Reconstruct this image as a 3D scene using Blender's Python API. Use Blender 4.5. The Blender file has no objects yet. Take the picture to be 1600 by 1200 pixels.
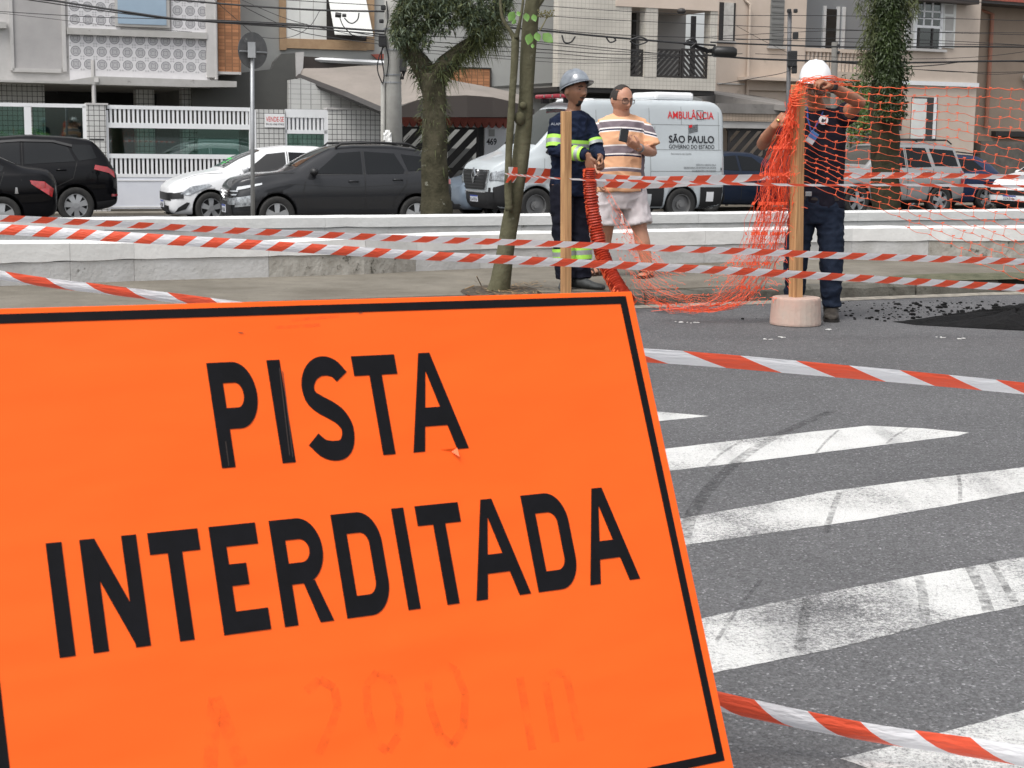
import bpy, bmesh, math, random
from mathutils import Vector, Matrix, Euler
from mathutils.bvhtree import BVHTree
from mathutils import noise as mnoise
S = bpy.context.scene
COL = S.collection
R = math.radians
# ------------------------------------------------------------------ camera
FP = 2500.0
PITCH = math.atan(383 / 2500.0); ROLL = R(0.716)
CP = Vector((0, 0, 1.33))
cf = Vector((0, math.cos(PITCH), -math.sin(PITCH)))
_r0 = Vector((1, 0, 0)); _u0 = Vector((0, math.sin(PITCH), math.cos(PITCH)))
cr = _r0 * math.cos(ROLL) + _u0 * math.sin(ROLL)
cu = _u0 * math.cos(ROLL) - _r0 * math.sin(ROLL)
cam = bpy.data.cameras.new('camera'); camo = bpy.data.objects.new('camera', cam); COL.objects.link(camo)
cam.sensor_width = 36; cam.lens = 36 * FP / 1600; cam.clip_start = 0.05; cam.clip_end = 2000
mw = Matrix.Identity(4)
for i in range(3):
    mw[i][0] = cr[i]; mw[i][1] = cu[i]; mw[i][2] = -cf[i]; mw[i][3] = CP[i]
camo.matrix_world = mw
cam.dof.use_dof = True; cam.dof.focus_distance = 9.0; cam.dof.aperture_fstop = 22
S.camera = camo
# ------------------------------------------------------------------ light: overcast day
SUN_EL, SUN_AZ = R(58), R(215)
w = bpy.data.worlds.new('World'); S.world = w; w.use_nodes = True
nt = w.node_tree; nt.nodes.clear()
sky = nt.nodes.new('ShaderNodeTexSky'); sky.sky_type = 'NISHITA'; sky.sun_disc = False
sky.sun_elevation = SUN_EL; sky.sun_rotation = SUN_AZ; sky.dust_density = 4.0; sky.air_density = 1.0
hs = nt.nodes.new('ShaderNodeHueSaturation'); hs.inputs['Saturation'].default_value = 0.22
bg = nt.nodes.new('ShaderNodeBackground'); bg.inputs['Strength'].default_value = 0.15
wo = nt.nodes.new('ShaderNodeOutputWorld')
nt.links.new(sky.outputs[0], hs.inputs['Color']); nt.links.new(hs.outputs[0], bg.inputs[0]); nt.links.new(bg.outputs[0], wo.inputs[0])
sl = bpy.data.lights.new('sun', 'SUN'); sl.energy = 1.3; sl.angle = R(25); sl.color = (1, .97, .93)
so = bpy.data.objects.new('sun', sl); COL.objects.link(so)
sd = Vector((math.sin(SUN_AZ) * math.cos(SUN_EL), math.cos(SUN_AZ) * math.cos(SUN_EL), math.sin(SUN_EL)))
so.rotation_euler = sd.to_track_quat('Z', 'Y').to_euler(); so.location = (0, -5, 20)
S.view_settings.view_transform = 'Standard'; S.view_settings.look = 'None'; S.view_settings.gamma = 1
S.view_settings.use_curve_mapping = False; S.view_settings.exposure = 0.58
S.render.engine = 'CYCLES'
try:
    S.cycles.max_bounces = 6; S.cycles.transparent_max_bounces = 16; S.cycles.use_denoising = True
except Exception: pass
# ------------------------------------------------------------------ geometry from view rays (places real things at real distances)
def ray(x, y): return cf + cr * ((x - 800) / FP) + cu * ((600 - y) / FP)
def at_z(x, y, z): d = ray(x, y); return CP + d * ((z - CP.z) / d.z)
def at_y(x, y, Y): d = ray(x, y); return CP + d * (Y / d.y)
def at_pl(x, y, P0, N): d = ray(x, y); return CP + d * ((P0 - CP).dot(N) / d.dot(N))
UA = R(25); U = Vector((math.cos(UA), math.sin(UA), 0)); NN = Vector((-math.sin(UA), math.cos(UA), 0))
def st(s, t, z=0): return U * s + NN * t + Vector((0, 0, z))      # street frame
def ranf(a, b): return random.uniform(a, b)
random.seed(7)
# ------------------------------------------------------------------ materials
MATS = {}
def mat(name, col=(.5, .5, .5), rough=.6, metal=0, spec=.5, noise=None, bump=None, coat=0, col2=None, vec='Object', alpha=None, emis=None, dirt=None):
    """procedural principled; noise=(scale, amount) mixes towards col2 (or a darker tone); bump=(scale, strength); dirt=(scale,color,threshold)"""
    if name in MATS: return MATS[name]
    m = bpy.data.materials.new(name); m.use_nodes = True
    n = m.node_tree.nodes; L = m.node_tree.links; b = n['Principled BSDF']
    b.inputs['Base Color'].default_value = (*col, 1); b.inputs['Roughness'].default_value = rough
    b.inputs['Metallic'].default_value = metal; b.inputs['Specular IOR Level'].default_value = spec
    b.inputs['Coat Weight'].default_value = coat; b.inputs['Coat Roughness'].default_value = .04
    tc = n.new('ShaderNodeTexCoord')
    cur = None
    if noise:
        t = n.new('ShaderNodeTexNoise'); t.inputs['Scale'].default_value = noise[0]; t.inputs['Detail'].default_value = 8; t.inputs['Roughness'].default_value = .65
        L.new(tc.outputs[vec], t.inputs['Vector'])
        rp = n.new('ShaderNodeMapRange'); rp.inputs[1].default_value = .35; rp.inputs[2].default_value = .68
        L.new(t.outputs[0], rp.inputs[0])
        mx = n.new('ShaderNodeMix'); mx.data_type = 'RGBA'
        c2 = col2 or tuple(c * (1 - noise[1]) for c in col)
        mx.inputs[6].default_value = (*col, 1); mx.inputs[7].default_value = (*c2, 1)
        L.new(rp.outputs[0], mx.inputs[0]); L.new(mx.outputs[2], b.inputs['Base Color']); cur = mx.outputs[2]
    if dirt:
        t = n.new('ShaderNodeTexNoise'); t.inputs['Scale'].default_value = dirt[0]; t.inputs['Detail'].default_value = 12; t.inputs['Roughness'].default_value = .7
        L.new(tc.outputs[vec], t.inputs['Vector'])
        rp = n.new('ShaderNodeMapRange'); rp.inputs[1].default_value = dirt[2]; rp.inputs[2].default_value = dirt[2] + .08
        L.new(t.outputs[0], rp.inputs[0])
        mx = n.new('ShaderNodeMix'); mx.data_type = 'RGBA'; mx.inputs[7].default_value = (*dirt[1], 1)
        if cur: L.new(cur, mx.inputs[6])
        else: mx.inputs[6].default_value = (*col, 1)
        L.new(rp.outputs[0], mx.inputs[0]); L.new(mx.outputs[2], b.inputs['Base Color']); cur = mx.outputs[2]
    if bump:
        t = n.new('ShaderNodeTexNoise'); t.inputs['Scale'].default_value = bump[0]; t.inputs['Detail'].default_value = 6
        L.new(tc.outputs[vec], t.inputs['Vector'])
        bp = n.new('ShaderNodeBump'); bp.inputs['Strength'].default_value = bump[1]; bp.inputs['Distance'].default_value = .01
        L.new(t.outputs[0], bp.inputs['Height']); L.new(bp.outputs[0], b.inputs['Normal'])
    if emis:
        b.inputs['Emission Color'].default_value = (*emis[0], 1); b.inputs['Emission Strength'].default_value = emis[1]
    MATS[name] = m; return m
def grid_mat(name, tile, grout, sx, sz=None, gw=.1, rough=.3, var=.06, big=None):
    """square tiles with grout in metres of UV"""
    if name in MATS: return MATS[name]
    sz = sz or sx
    m = bpy.data.materials.new(name); m.use_nodes = True
    n = m.node_tree.nodes; L = m.node_tree.links; b = n['Principled BSDF']
    uv = n.new('ShaderNodeTexCoord'); mp = n.new('ShaderNodeMapping'); mp.inputs['Scale'].default_value = (1 / sx, 1 / sz, 1)
    L.new(uv.outputs['UV'], mp.inputs[0])
    br = n.new('ShaderNodeTexBrick'); br.offset = 0; br.inputs['Scale'].default_value = 1
    br.inputs['Brick Width'].default_value = 1; br.inputs['Row Height'].default_value = 1; br.inputs['Mortar Size'].default_value = gw / 2
    br.inputs['Mortar Smooth'].default_value = .1
    br.inputs['Color1'].default_value = (*tile, 1); br.inputs['Color2'].default_value = (*[c * (1 - var) for c in tile], 1); br.inputs['Mortar'].default_value = (*grout, 1)
    L.new(mp.outputs[0], br.inputs['Vector'])
    ns = n.new('ShaderNodeTexNoise'); ns.inputs['Scale'].default_value = .9; ns.inputs['Detail'].default_value = 7
    L.new(uv.outputs['UV'], ns.inputs['Vector'])
    mr = n.new('ShaderNodeMapRange'); mr.inputs[1].default_value = .3; mr.inputs[2].default_value = .7; mr.inputs[3].default_value = .8; mr.inputs[4].default_value = 1.04
    L.new(ns.outputs[0], mr.inputs[0])
    mx = n.new('ShaderNodeMix'); mx.data_type = 'RGBA'; mx.blend_type = 'MULTIPLY'; mx.inputs[0].default_value = 1
    L.new(br.outputs[0], mx.inputs[6]); L.new(mr.outputs[0], mx.inputs[7]); L.new(mx.outputs[2], b.inputs['Base Color'])
    bp = n.new('ShaderNodeBump'); bp.inputs['Strength'].default_value = .6; bp.inputs['Distance'].default_value = .004; bp.invert = True
    L.new(br.outputs['Fac'], bp.inputs['Height']); L.new(bp.outputs[0], b.inputs['Normal'])
    b.inputs['Roughness'].default_value = rough
    MATS[name] = m; return m
def glass_mat(name, tint=(.25, .4, .36), refl=.35, rough=.02):
    if name in MATS: return MATS[name]
    m = bpy.data.materials.new(name); m.use_nodes = True
    n = m.node_tree.nodes; L = m.node_tree.links; n.clear()
    o = n.new('ShaderNodeOutputMaterial'); t = n.new('ShaderNodeBsdfTransparent'); g = n.new('ShaderNodeBsdfGlossy')
    t.inputs[0].default_value = (*tint, 1); g.inputs['Roughness'].default_value = rough; g.inputs[0].default_value = (.9, .95, .95, 1)
    f = n.new('ShaderNodeFresnel'); f.inputs[0].default_value = 1.5
    ad = n.new('ShaderNodeMath'); ad.operation = 'MULTIPLY_ADD'; ad.inputs[1].default_value = 1.0; ad.inputs[2].default_value = refl * .2
    L.new(f.outputs[0], ad.inputs[0])
    mx = n.new('ShaderNodeMixShader'); L.new(ad.outputs[0], mx.inputs[0]); L.new(t.outputs[0], mx.inputs[1]); L.new(g.outputs[0], mx.inputs[2])
    L.new(mx.outputs[0], o.inputs[0]); MATS[name] = m; return m
# ------------------------------------------------------------------ mesh helpers
class MB:
    def __init__(s): s.v = []; s.f = []; s.mi = []; s.uv = {}
    def face(s, idx, mi=0): s.f.append(tuple(idx)); s.mi.append(mi)
    def vs(s, pts):
        b = len(s.v); s.v += [Vector(p) for p in pts]; return list(range(b, b + len(pts)))
    def quad(s, a, b, c, d, mi=0): s.face(s.vs([a, b, c, d]), mi)
    def hexa(s, p, mi=0):                      # 8 points: bottom 4 ccw, top 4
        i = s.vs(p)
        for q in ((0, 3, 2, 1), (4, 5, 6, 7), (0, 1, 5, 4), (1, 2, 6, 5), (2, 3, 7, 6), (3, 0, 4, 7)): s.face([i[k] for k in q], mi)
    def box(s, c, sz, rot=None, mi=0, taper=1):
        hx, hy, hz = [k / 2 for k in sz]; c = Vector(c)
        p = [(-hx, -hy, -hz), (hx, -hy, -hz), (hx, hy, -hz), (-hx, hy, -hz)] + [(x * taper, y * taper, hz) for x, y in ((-hx, -hy), (hx, -hy), (hx, hy), (-hx, hy))]
        p = [Vector(q) for q in p]
        if rot is not None: p = [rot @ q for q in p]
        s.hexa([c + q for q in p], mi)
    def loft(s, rings, closed=True, cap0=True, cap1=True, mi=0):
        ids = [s.vs(r_) for r_ in rings]; n = len(rings[0])
        for a, b in zip(ids[:-1], ids[1:]):
            for k in range(n if closed else n - 1):
                s.face((a[k], a[(k + 1) % n], b[(k + 1) % n], b[k]), mi)
        if cap0: s.face(list(reversed(ids[0])), mi)
        if cap1: s.face(ids[-1], mi)
    def tube(s, pts, rad, n=8, mi=0, cap=True, ref=None, ell=1.0):
        pts = [Vector(p) for p in pts]
        if not isinstance(rad, (list, tuple)): rad = [rad] * len(pts)
        rings = []; pv = None
        for i, p in enumerate(pts):
            d = (pts[min(i + 1, len(pts) - 1)] - pts[max(i - 1, 0)])
            if d.length < 1e-9: d = Vector((0, 0, 1))
            d.normalize()
            if pv is None:
                a = Vector(ref) if ref is not None else (Vector((0, 0, 1)) if abs(d.z) < .9 else Vector((1, 0, 0)))
            else: a = pv
            a = (a - d * a.dot(d))
            if a.length < 1e-6: a = Vector((1, 0, 0)) - d * d.x
            a.normalize(); pv = a; b = d.cross(a)
            rr = rad[i]; ra, rb = rr if isinstance(rr, (tuple, list)) else (rr, rr * ell)
            rings.append([p + a * (ra * math.cos(2 * math.pi * k / n)) + b * (rb * math.sin(2 * math.pi * k / n)) for k in range(n)])
        s.loft(rings, cap0=cap, cap1=cap, mi=mi)
    def prism(s, poly, fn, d0, d1, mi=0):       # poly 2D, fn(a,b,depth)->world
        n = len(poly); a = s.vs([fn(x, y, d0) for x, y in poly]); b = s.vs([fn(x, y, d1) for x, y in poly])
        s.face(list(reversed(a)), mi); s.face(b, mi)
        for k in range(n): s.face((a[k], a[(k + 1) % n], b[(k + 1) % n], b[k]), mi)
    def ball(s, c, r, nu=12, nv=8, mi=0, rot=None):
        c = Vector(c); r = (r, r, r) if not isinstance(r, (tuple, list)) else r
        rings = []
        for j in range(1, nv):
            th = math.pi * j / nv
            ring = [Vector((r[0] * math.sin(th) * math.cos(2 * math.pi * k / nu), r[1] * math.sin(th) * math.sin(2 * math.pi * k / nu), -r[2] * math.cos(th))) for k in range(nu)]
            rings.append(ring)
        tp, bt = Vector((0, 0, r[2])), Vector((0, 0, -r[2]))
        if rot is not None: rings = [[rot @ p for p in q] for q in rings]; tp = rot @ tp; bt = rot @ bt
        ids = [s.vs([c + p for p in q]) for q in rings]
        for a, b in zip(ids[:-1], ids[1:]):
            for k in range(nu): s.face((a[k], a[(k + 1) % nu], b[(k + 1) % nu], b[k]), mi)
        t = s.vs([c + tp])[0]; bo = s.vs([c + bt])[0]
        for k in range(nu):
            s.face((ids[0][(k + 1) % nu], ids[0][k], bo), mi); s.face((ids[-1][k], ids[-1][(k + 1) % nu], t), mi)
def rootloc(o):
    while o.parent: o = o.parent
    return Vector(o.location)
def tag(o, label=None, cat=None, group=None, kind=None):
    if label: o['label'] = label
    if cat: o['category'] = cat
    if group: o['group'] = group
    if kind: o['kind'] = kind
    return o
def build(name, mb, m, parent=None, local=False, smooth=False, uvang=None, base=None, bev=0):
    me = bpy.data.meshes.new(name)
    if parent is None and not local:
        xs = [v.x for v in mb.v]; ys = [v.y for v in mb.v]; zs = [v.z for v in mb.v]
        off = Vector(((min(xs) + max(xs)) / 2, (min(ys) + max(ys)) / 2, min(zs)))
    elif parent is not None and not local: off = rootloc(parent)
    else: off = Vector((0, 0, 0))
    me.from_pydata([v - off for v in mb.v], [], mb.f)
    ms = m if isinstance(m, (list, tuple)) else [m]
    for q in ms: me.materials.append(q)
    if len(ms) > 1: me.polygons.foreach_set('material_index', mb.mi)
    if smooth: me.polygons.foreach_set('use_smooth', [True] * len(me.polygons))
    if uvang is not None:
        ul = me.uv_layers.new(name='UVMap'); dx, dy = math.cos(uvang), math.sin(uvang)
        for p in me.polygons:
            n = p.normal; ud = abs(n.x * dx + n.y * dy)
            for li in p.loop_indices:
                v = me.vertices[me.loops[li].vertex_index].co + off
                s_ = v.x * dx + v.y * dy; t_ = -v.x * dy + v.y * dx
                ul.data[li].uv = (s_, t_) if abs(n.z) > .7 else ((t_, v.z) if ud > .7 else (s_, v.z))
    o = bpy.data.objects.new(name, me); COL.objects.link(o)
    if parent is None: o.location = off
    else: o.parent = parent
    if bev:
        md = o.modifiers.new('bevel', 'BEVEL'); md.width = bev; md.segments = 2; md.limit_method = 'ANGLE'
    return o
def thing(name, label, cat, loc, rotz=0, group=None):
    o = bpy.data.objects.new(name, None); COL.objects.link(o); o.location = loc; o.rotation_euler = (0, 0, rotz)
    o.empty_display_size = .2
    return tag(o, label, cat, group)
def inst(name, me_or_obj, parent, loc, rot=(0, 0, 0), scale=(1, 1, 1)):
    me = me_or_obj.data if hasattr(me_or_obj, 'data') else me_or_obj
    o = bpy.data.objects.new(name, me); COL.objects.link(o); o.parent = parent
    o.location = Vector(loc) - rootloc(parent); o.rotation_euler = rot; o.scale = scale; return o
def mesh_of(name, mb, m, smooth=False):
    me = bpy.data.meshes.new(name); me.from_pydata(mb.v, [], mb.f)
    ms = m if isinstance(m, (list, tuple)) else [m]
    for q in ms: me.materials.append(q)
    if len(ms) > 1: me.polygons.foreach_set('material_index', mb.mi)
    if smooth: me.polygons.foreach_set('use_smooth', [True] * len(me.polygons))
    return me
def evaluated(mb_or_mesh, mods, mats=None):
    """run modifiers over a mesh and return the resulting mesh"""
    if isinstance(mb_or_mesh, MB):
        me = bpy.data.meshes.new('tmp'); me.from_pydata(mb_or_mesh.v, [], mb_or_mesh.f)
    else: me = mb_or_mesh
    o = bpy.data.objects.new('tmp', me); COL.objects.link(o)
    for ty, kw in mods:
        md = o.modifiers.new(ty, ty)
        for k, v_ in kw.items(): setattr(md, k, v_)
    dg = bpy.context.evaluated_depsgraph_get(); dg.update()
    out = bpy.data.meshes.new_from_object(o.evaluated_get(dg))
    bpy.data.objects.remove(o)
    return out
def link_mesh(name, me, parent, m=None, smooth=True):
    if m is not None:
        me.materials.clear()
        for q in (m if isinstance(m, (list, tuple)) else [m]): me.materials.append(q)
    if smooth: me.polygons.foreach_set('use_smooth', [True] * len(me.polygons))
    if parent is not None:
        off = rootloc(parent)
        me.transform(Matrix.Translation(-off))
    o = bpy.data.objects.new(name, me); COL.objects.link(o)
    if parent is not None: o.parent = parent
    return o
def cr_spline(pts, n):
    """catmull-rom through tuples, n samples per segment"""
    out = []; P = [Vector(p) for p in pts]; P = [P[0] * 2 - P[1]] + P + [P[-1] * 2 - P[-2]]
    for i in range(1, len(P) - 2):
        for k in range(n):
            t = k / n; a, b, c, d = P[i - 1], P[i], P[i + 1], P[i + 2]
            out.append(.5 * ((2 * b) + (c - a) * t + (2 * a - 5 * b + 4 * c - d) * t * t + (3 * b - a - 3 * c + d) * t ** 3))
    out.append(P[-2]); return out
def text_mesh(txt, height, bold=0.0, depth=.002, xscale=1.0):
    cu_ = bpy.data.curves.new('txt', 'FONT'); cu_.body = txt; cu_.size = 1; cu_.extrude = 0; cu_.offset = bold; cu_.fill_mode = 'FRONT'; cu_.resolution_u = 4
    o = bpy.data.objects.new('txt', cu_); COL.objects.link(o)
    dg = bpy.context.evaluated_depsgraph_get(); dg.update()
    me = bpy.data.meshes.new_from_object(o.evaluated_get(dg)); bpy.data.objects.remove(o)
    xs = [v.co.x for v in me.vertices]; 
    # cap height of the built-in font is about 0.73 of its size
    k = height / .73
    for v in me.vertices: v.co = Vector(((v.co.x - min(xs)) * k * xscale, v.co.y * k, 0))
    me['w'] = (max(xs) - min(xs)) * k * xscale
    return me
def put_text(name, txt, height, width, org, ux, uz, m, parent, bold=0.0, off=.004):
    """flat lettering: org = left baseline, ux right dir, uz up dir, fitted to width"""
    me = text_mesh(txt, height, bold); xs = [v.co.x for v in me.vertices]; k = width / (max(xs) - min(xs))
    ux = Vector(ux).normalized(); uz = Vector(uz).normalized(); nn = ux.cross(uz)
    off0 = rootloc(parent)
    for v in me.vertices: v.co = Vector(org) + ux * (v.co.x * k) + uz * v.co.y + nn * off - off0
    me.materials.append(m)
    o = bpy.data.objects.new(name, me); COL.objects.link(o); o.parent = parent; return o
# ================================================================== materials used in many places
def asphalt_mat():
    m = bpy.data.materials.new('asphalt'); m.use_nodes = True; n = m.node_tree.nodes; L = m.node_tree.links; b = n['Principled BSDF']
    tc = n.new('ShaderNodeTexCoord')
    def noise_(sc, det=4, ro=.6):
        t = n.new('ShaderNodeTexNoise'); t.inputs['Scale'].default_value = sc; t.inputs['Detail'].default_value = det; t.inputs['Roughness'].default_value = ro
        L.new(tc.outputs['Object'], t.inputs['Vector']); return t.outputs[0]
    def ramp(src, a, b_, c, d):
        r_ = n.new('ShaderNodeMapRange'); r_.inputs[1].default_value = a; r_.inputs[2].default_value = b_; r_.inputs[3].default_value = c; r_.inputs[4].default_value = d
        L.new(src, r_.inputs[0]); return r_.outputs[0]
    def mul(a, b_):
        q = n.new('ShaderNodeMath'); q.operation = 'MULTIPLY'; L.new(a, q.inputs[0]); L.new(b_, q.inputs[1]); return q.outputs[0]
    big = ramp(noise_(.4, 7), .32, .68, .76, 1.14)
    mid = ramp(noise_(45, 5, .75), .3, .7, .78, 1.2)
    vo = n.new('ShaderNodeTexVoronoi'); vo.inputs['Scale'].default_value = 150; L.new(tc.outputs['Object'], vo.inputs['Vector'])
    wn = n.new('ShaderNodeSeparateColor'); L.new(vo.outputs['Color'], wn.inputs[0])
    stone = ramp(wn.outputs[0], .9, 1.0, 1.0, 2.3)
    st2 = ramp(wn.outputs[1], .0, 1, .72, 1.28)
    v = mul(mul(mul(big, mid), stone), st2)
    mx = n.new('ShaderNodeMix'); mx.data_type = 'RGBA'; mx.blend_type = 'MULTIPLY'; mx.inputs[0].default_value = 1
    mx.inputs[6].default_value = (.112, .112, .115, 1)
    cb = n.new('ShaderNodeCombineColor'); [L.new(v, cb.inputs[k]) for k in range(3)]
    L.new(cb.outputs[0], mx.inputs[7]); L.new(mx.outputs[2], b.inputs['Base Color'])
    b.inputs['Roughness'].default_value = .85; b.inputs['Specular IOR Level'].default_value = .25
    bp = n.new('ShaderNodeBump'); bp.inputs['Strength'].default_value = .7; bp.inputs['Distance'].default_value = .006
    L.new(vo.outputs['Distance'], bp.inputs['Height']); L.new(bp.outputs[0], b.inputs['Normal'])
    return m
def paint_mat(name, wear=.5):
    """worn road paint: white where it has kept, asphalt where it has gone"""
    m = asphalt_mat(); m.name = name; n = m.node_tree.nodes; L = m.node_tree.links; b = n['Principled BSDF']
    src = b.inputs['Base Color'].links[0].from_socket
    tc = [q for q in n if q.type == 'TEX_COORD'][0]
    t = n.new('ShaderNodeTexNoise'); t.inputs['Scale'].default_value = 95; t.inputs['Detail'].default_value = 5; t.inputs['Roughness'].default_value = .85
    L.new(tc.outputs['Object'], t.inputs['Vector'])
    t2 = n.new('ShaderNodeTexNoise'); t2.inputs['Scale'].default_value = 2.6; t2.inputs['Detail'].default_value = 4
    L.new(tc.outputs['Object'], t2.inputs['Vector'])
    ad = n.new('ShaderNodeMath'); ad.operation = 'MULTIPLY_ADD'; ad.inputs[1].default_value = .55; L.new(t2.outputs[0], ad.inputs[0]); L.new(t.outputs[0], ad.inputs[2])
    rp = n.new('ShaderNodeMapRange'); rp.inputs[1].default_value = wear + .22; rp.inputs[2].default_value = wear + .42; L.new(ad.outputs[0], rp.inputs[0])
    # tyre grime streaks crossing the paint
    mp = n.new('ShaderNodeMapping'); mp.inputs['Rotation'].default_value = (0, 0, R(-38)); mp.inputs['Scale'].default_value = (5.0, .35, 1)
    L.new(tc.outputs['Object'], mp.inputs[0])
    t3 = n.new('ShaderNodeTexNoise'); t3.inputs['Scale'].default_value = 1.5; t3.inputs['Detail'].default_value = 3; L.new(mp.outputs[0], t3.inputs['Vector'])
    r3 = n.new('ShaderNodeMapRange'); r3.inputs[1].default_value = .52; r3.inputs[2].default_value = .72; r3.inputs[3].default_value = 0; r3.inputs[4].default_value = .55; L.new(t3.outputs[0], r3.inputs[0])
    pm = n.new('ShaderNodeMix'); pm.data_type = 'RGBA'; pm.inputs[6].default_value = (.60, .60, .585, 1); pm.inputs[7].default_value = (.30, .30, .30, 1)
    L.new(r3.outputs[0], pm.inputs[0])
    mx = n.new('ShaderNodeMix'); mx.data_type = 'RGBA'; L.new(rp.outputs[0], mx.inputs[0]); L.new(pm.outputs[2], mx.inputs[6]); L.new(src, mx.inputs[7])
    L.new(mx.outputs[2], b.inputs['Base Color']); return m
M_ASPH = asphalt_mat()
M_PAINT = paint_mat('worn_road_paint', .5); M_PAINT2 = paint_mat('fresher_road_paint', .56)
M_PAVE = mat('pavement_concrete', (.205, .187, .155), .9, spec=.2, noise=(1.7, .0), col2=(.125, .112, .09), bump=(60, .5), dirt=(14, (.10, .09, .075), .6))
M_KERB = mat('kerb_stone', (.15, .145, .125), .9, spec=.2, noise=(6, 0), col2=(.07, .066, .055), bump=(40, .8), dirt=(3.5, (.035, .036, .025), .55))
M_SAND = mat('gutter_sand', (.34, .31, .26), .95, noise=(12, 0), col2=(.16, .15, .13), bump=(90, .6))
M_WHITEW = mat('whitewash', (.70, .70, .685), .85, spec=.2, noise=(3.5, 0), col2=(.60, .60, .585), bump=(25, .4), dirt=(9, (.34, .33, .31), .70))
M_GREYW = mat('grey_block', (.50, .50, .495), .9, spec=.2, noise=(4, 0), col2=(.40, .395, .38), bump=(30, .6), dirt=(7, (.15, .145, .13), .62))
M_GREYR = mat('rough_grey_block', (.40, .385, .35), .95, spec=.2, noise=(7, 0), col2=(.24, .225, .195), bump=(22, 1.0), dirt=(11, (.09, .085, .07), .57))
M_DARKC = mat('canal_side', (.07, .068, .055), .9, noise=(5, 0), col2=(.025, .028, .018), bump=(20, .8))
# ================================================================== ground and roads
ZS = .12            # near pavement
ZR = -.43           # far road
def sheet(name, pts, z, m, kind='structure', parent=None):
    mb = MB(); mb.face(mb.vs([(p[0], p[1], z) for p in pts])); o = build(name, mb, m, parent)
    if parent is None: o['kind'] = kind
    return o
g = MB(); g.face(g.vs([(-900, -900, -.75), (900, -900, -.75), (900, 900, -.75), (-900, 900, -.75)])); tag(build('ground', g, M_ASPH), kind='structure')
def slab(name, s0, s1, t0, t1, z0, z1, m):
    mb = MB(); mb.hexa([st(s0, t0, z0), st(s1, t0, z0), st(s1, t1, z0), st(s0, t1, z0), st(s0, t0, z1), st(s1, t0, z1), st(s1, t1, z1), st(s0, t1, z1)])
    return tag(build(name, mb, m), kind='structure')
TK = 11.27          # kerb face
road = slab('road', -40, 60, -30, TK + .02, -.3, 0, M_ASPH)
slab('pavement', -40, 60, TK + .19, 14.6, -.2, ZS, M_PAVE)
# kerb stones, one after another along the pavement
kerb = thing('kerb', 'worn grey kerb of long stones along the edge of the near road', 'kerb', st(0, TK, 0))
random.seed(3); s_ = -6.0; k = 0
while s_ < 9.5:
    ln = ranf(.85, 1.1); mb = MB(); dz = ranf(-.012, .006); dt = ranf(-.01, .01)
    if 4.3 < s_ < 5.2: dz = -.035
    n_ = 5
    lo = []; 
    rings = []
    for q in range(n_ + 1):
        ss = s_ + .012 + (ln - .024) * q / n_; w1 = ranf(-.008, .008); w2 = ranf(-.006, .006)
        rings.append([st(ss, TK + dt + w1, -.03), st(ss, TK + .17, -.03), st(ss, TK + .17, ZS + dz + w2), st(ss, TK + dt + .035 + w1, ZS + dz + w2), st(ss, TK + dt + .008 + w1, ZS + dz - .03 + w2)])
    mb.loft(rings); build('kerb_stone', mb, M_KERB, kerb, smooth=False); s_ += ln
mb = MB(); mb.hexa([st(-8, TK + .172, -.05), st(20, TK + .172, -.05), st(20, TK + .19, -.05), st(-8, TK + .19, -.05), st(-8, TK + .172, ZS - .012), st(20, TK + .172, ZS - .012), st(20, TK + .19, ZS - .012), st(-8, TK + .19, ZS - .012)])
tag(build('kerb_joint', mb, M_DARKC), kind='structure')
# strip of sand against the kerb
mb = MB(); rr = []
for q in range(90):
    s_ = -4 + q * .18; wd = .16 + .07 * mnoise.noise(Vector((s_ * 1.3, 0, 5))) + .03 * mnoise.noise(Vector((s_ * 7, 0, 5)))
    rr.append((st(s_, TK - wd, .004), st(s_, TK - .002, .012)))
for a, b in zip(rr[:-1], rr[1:]): mb.quad(a[0], b[0], b[1], a[1])
tag(build('gutter_sand', mb, M_SAND), kind='stuff'); bpy.data.objects['gutter_sand']['label'] = 'pale sand lying along the foot of the kerb'
# broken soil patch behind the kerb on the right
M_SOIL = mat('mossy_soil', (.12, .115, .07), .95, noise=(7, 0), col2=(.045, .05, .022), bump=(35, 1.0))
mb = MB(); c = at_z(1490, 433, ZS); ring = []
for k in range(40):
    a = 2 * math.pi * k / 40; r_ = 1 + .25 * mnoise.noise(Vector((math.cos(a) * 1.5, math.sin(a) * 1.5, 3)))
    ring.append(c + U * (1.25 * r_ * math.cos(a)) + NN * (.33 * r_ * math.sin(a)) + Vector((0, 0, .004)))
ctr = c + Vector((0, 0, .03))
ii = mb.vs(ring); ci = mb.vs([ctr])[0]
for k in range(40): mb.face((ii[k], ii[(k + 1) % 40], ci))
tag(build('soil_patch', mb, M_SOIL), 'mossy bare soil where the pavement has broken beside the kerb', kind='stuff')
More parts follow.
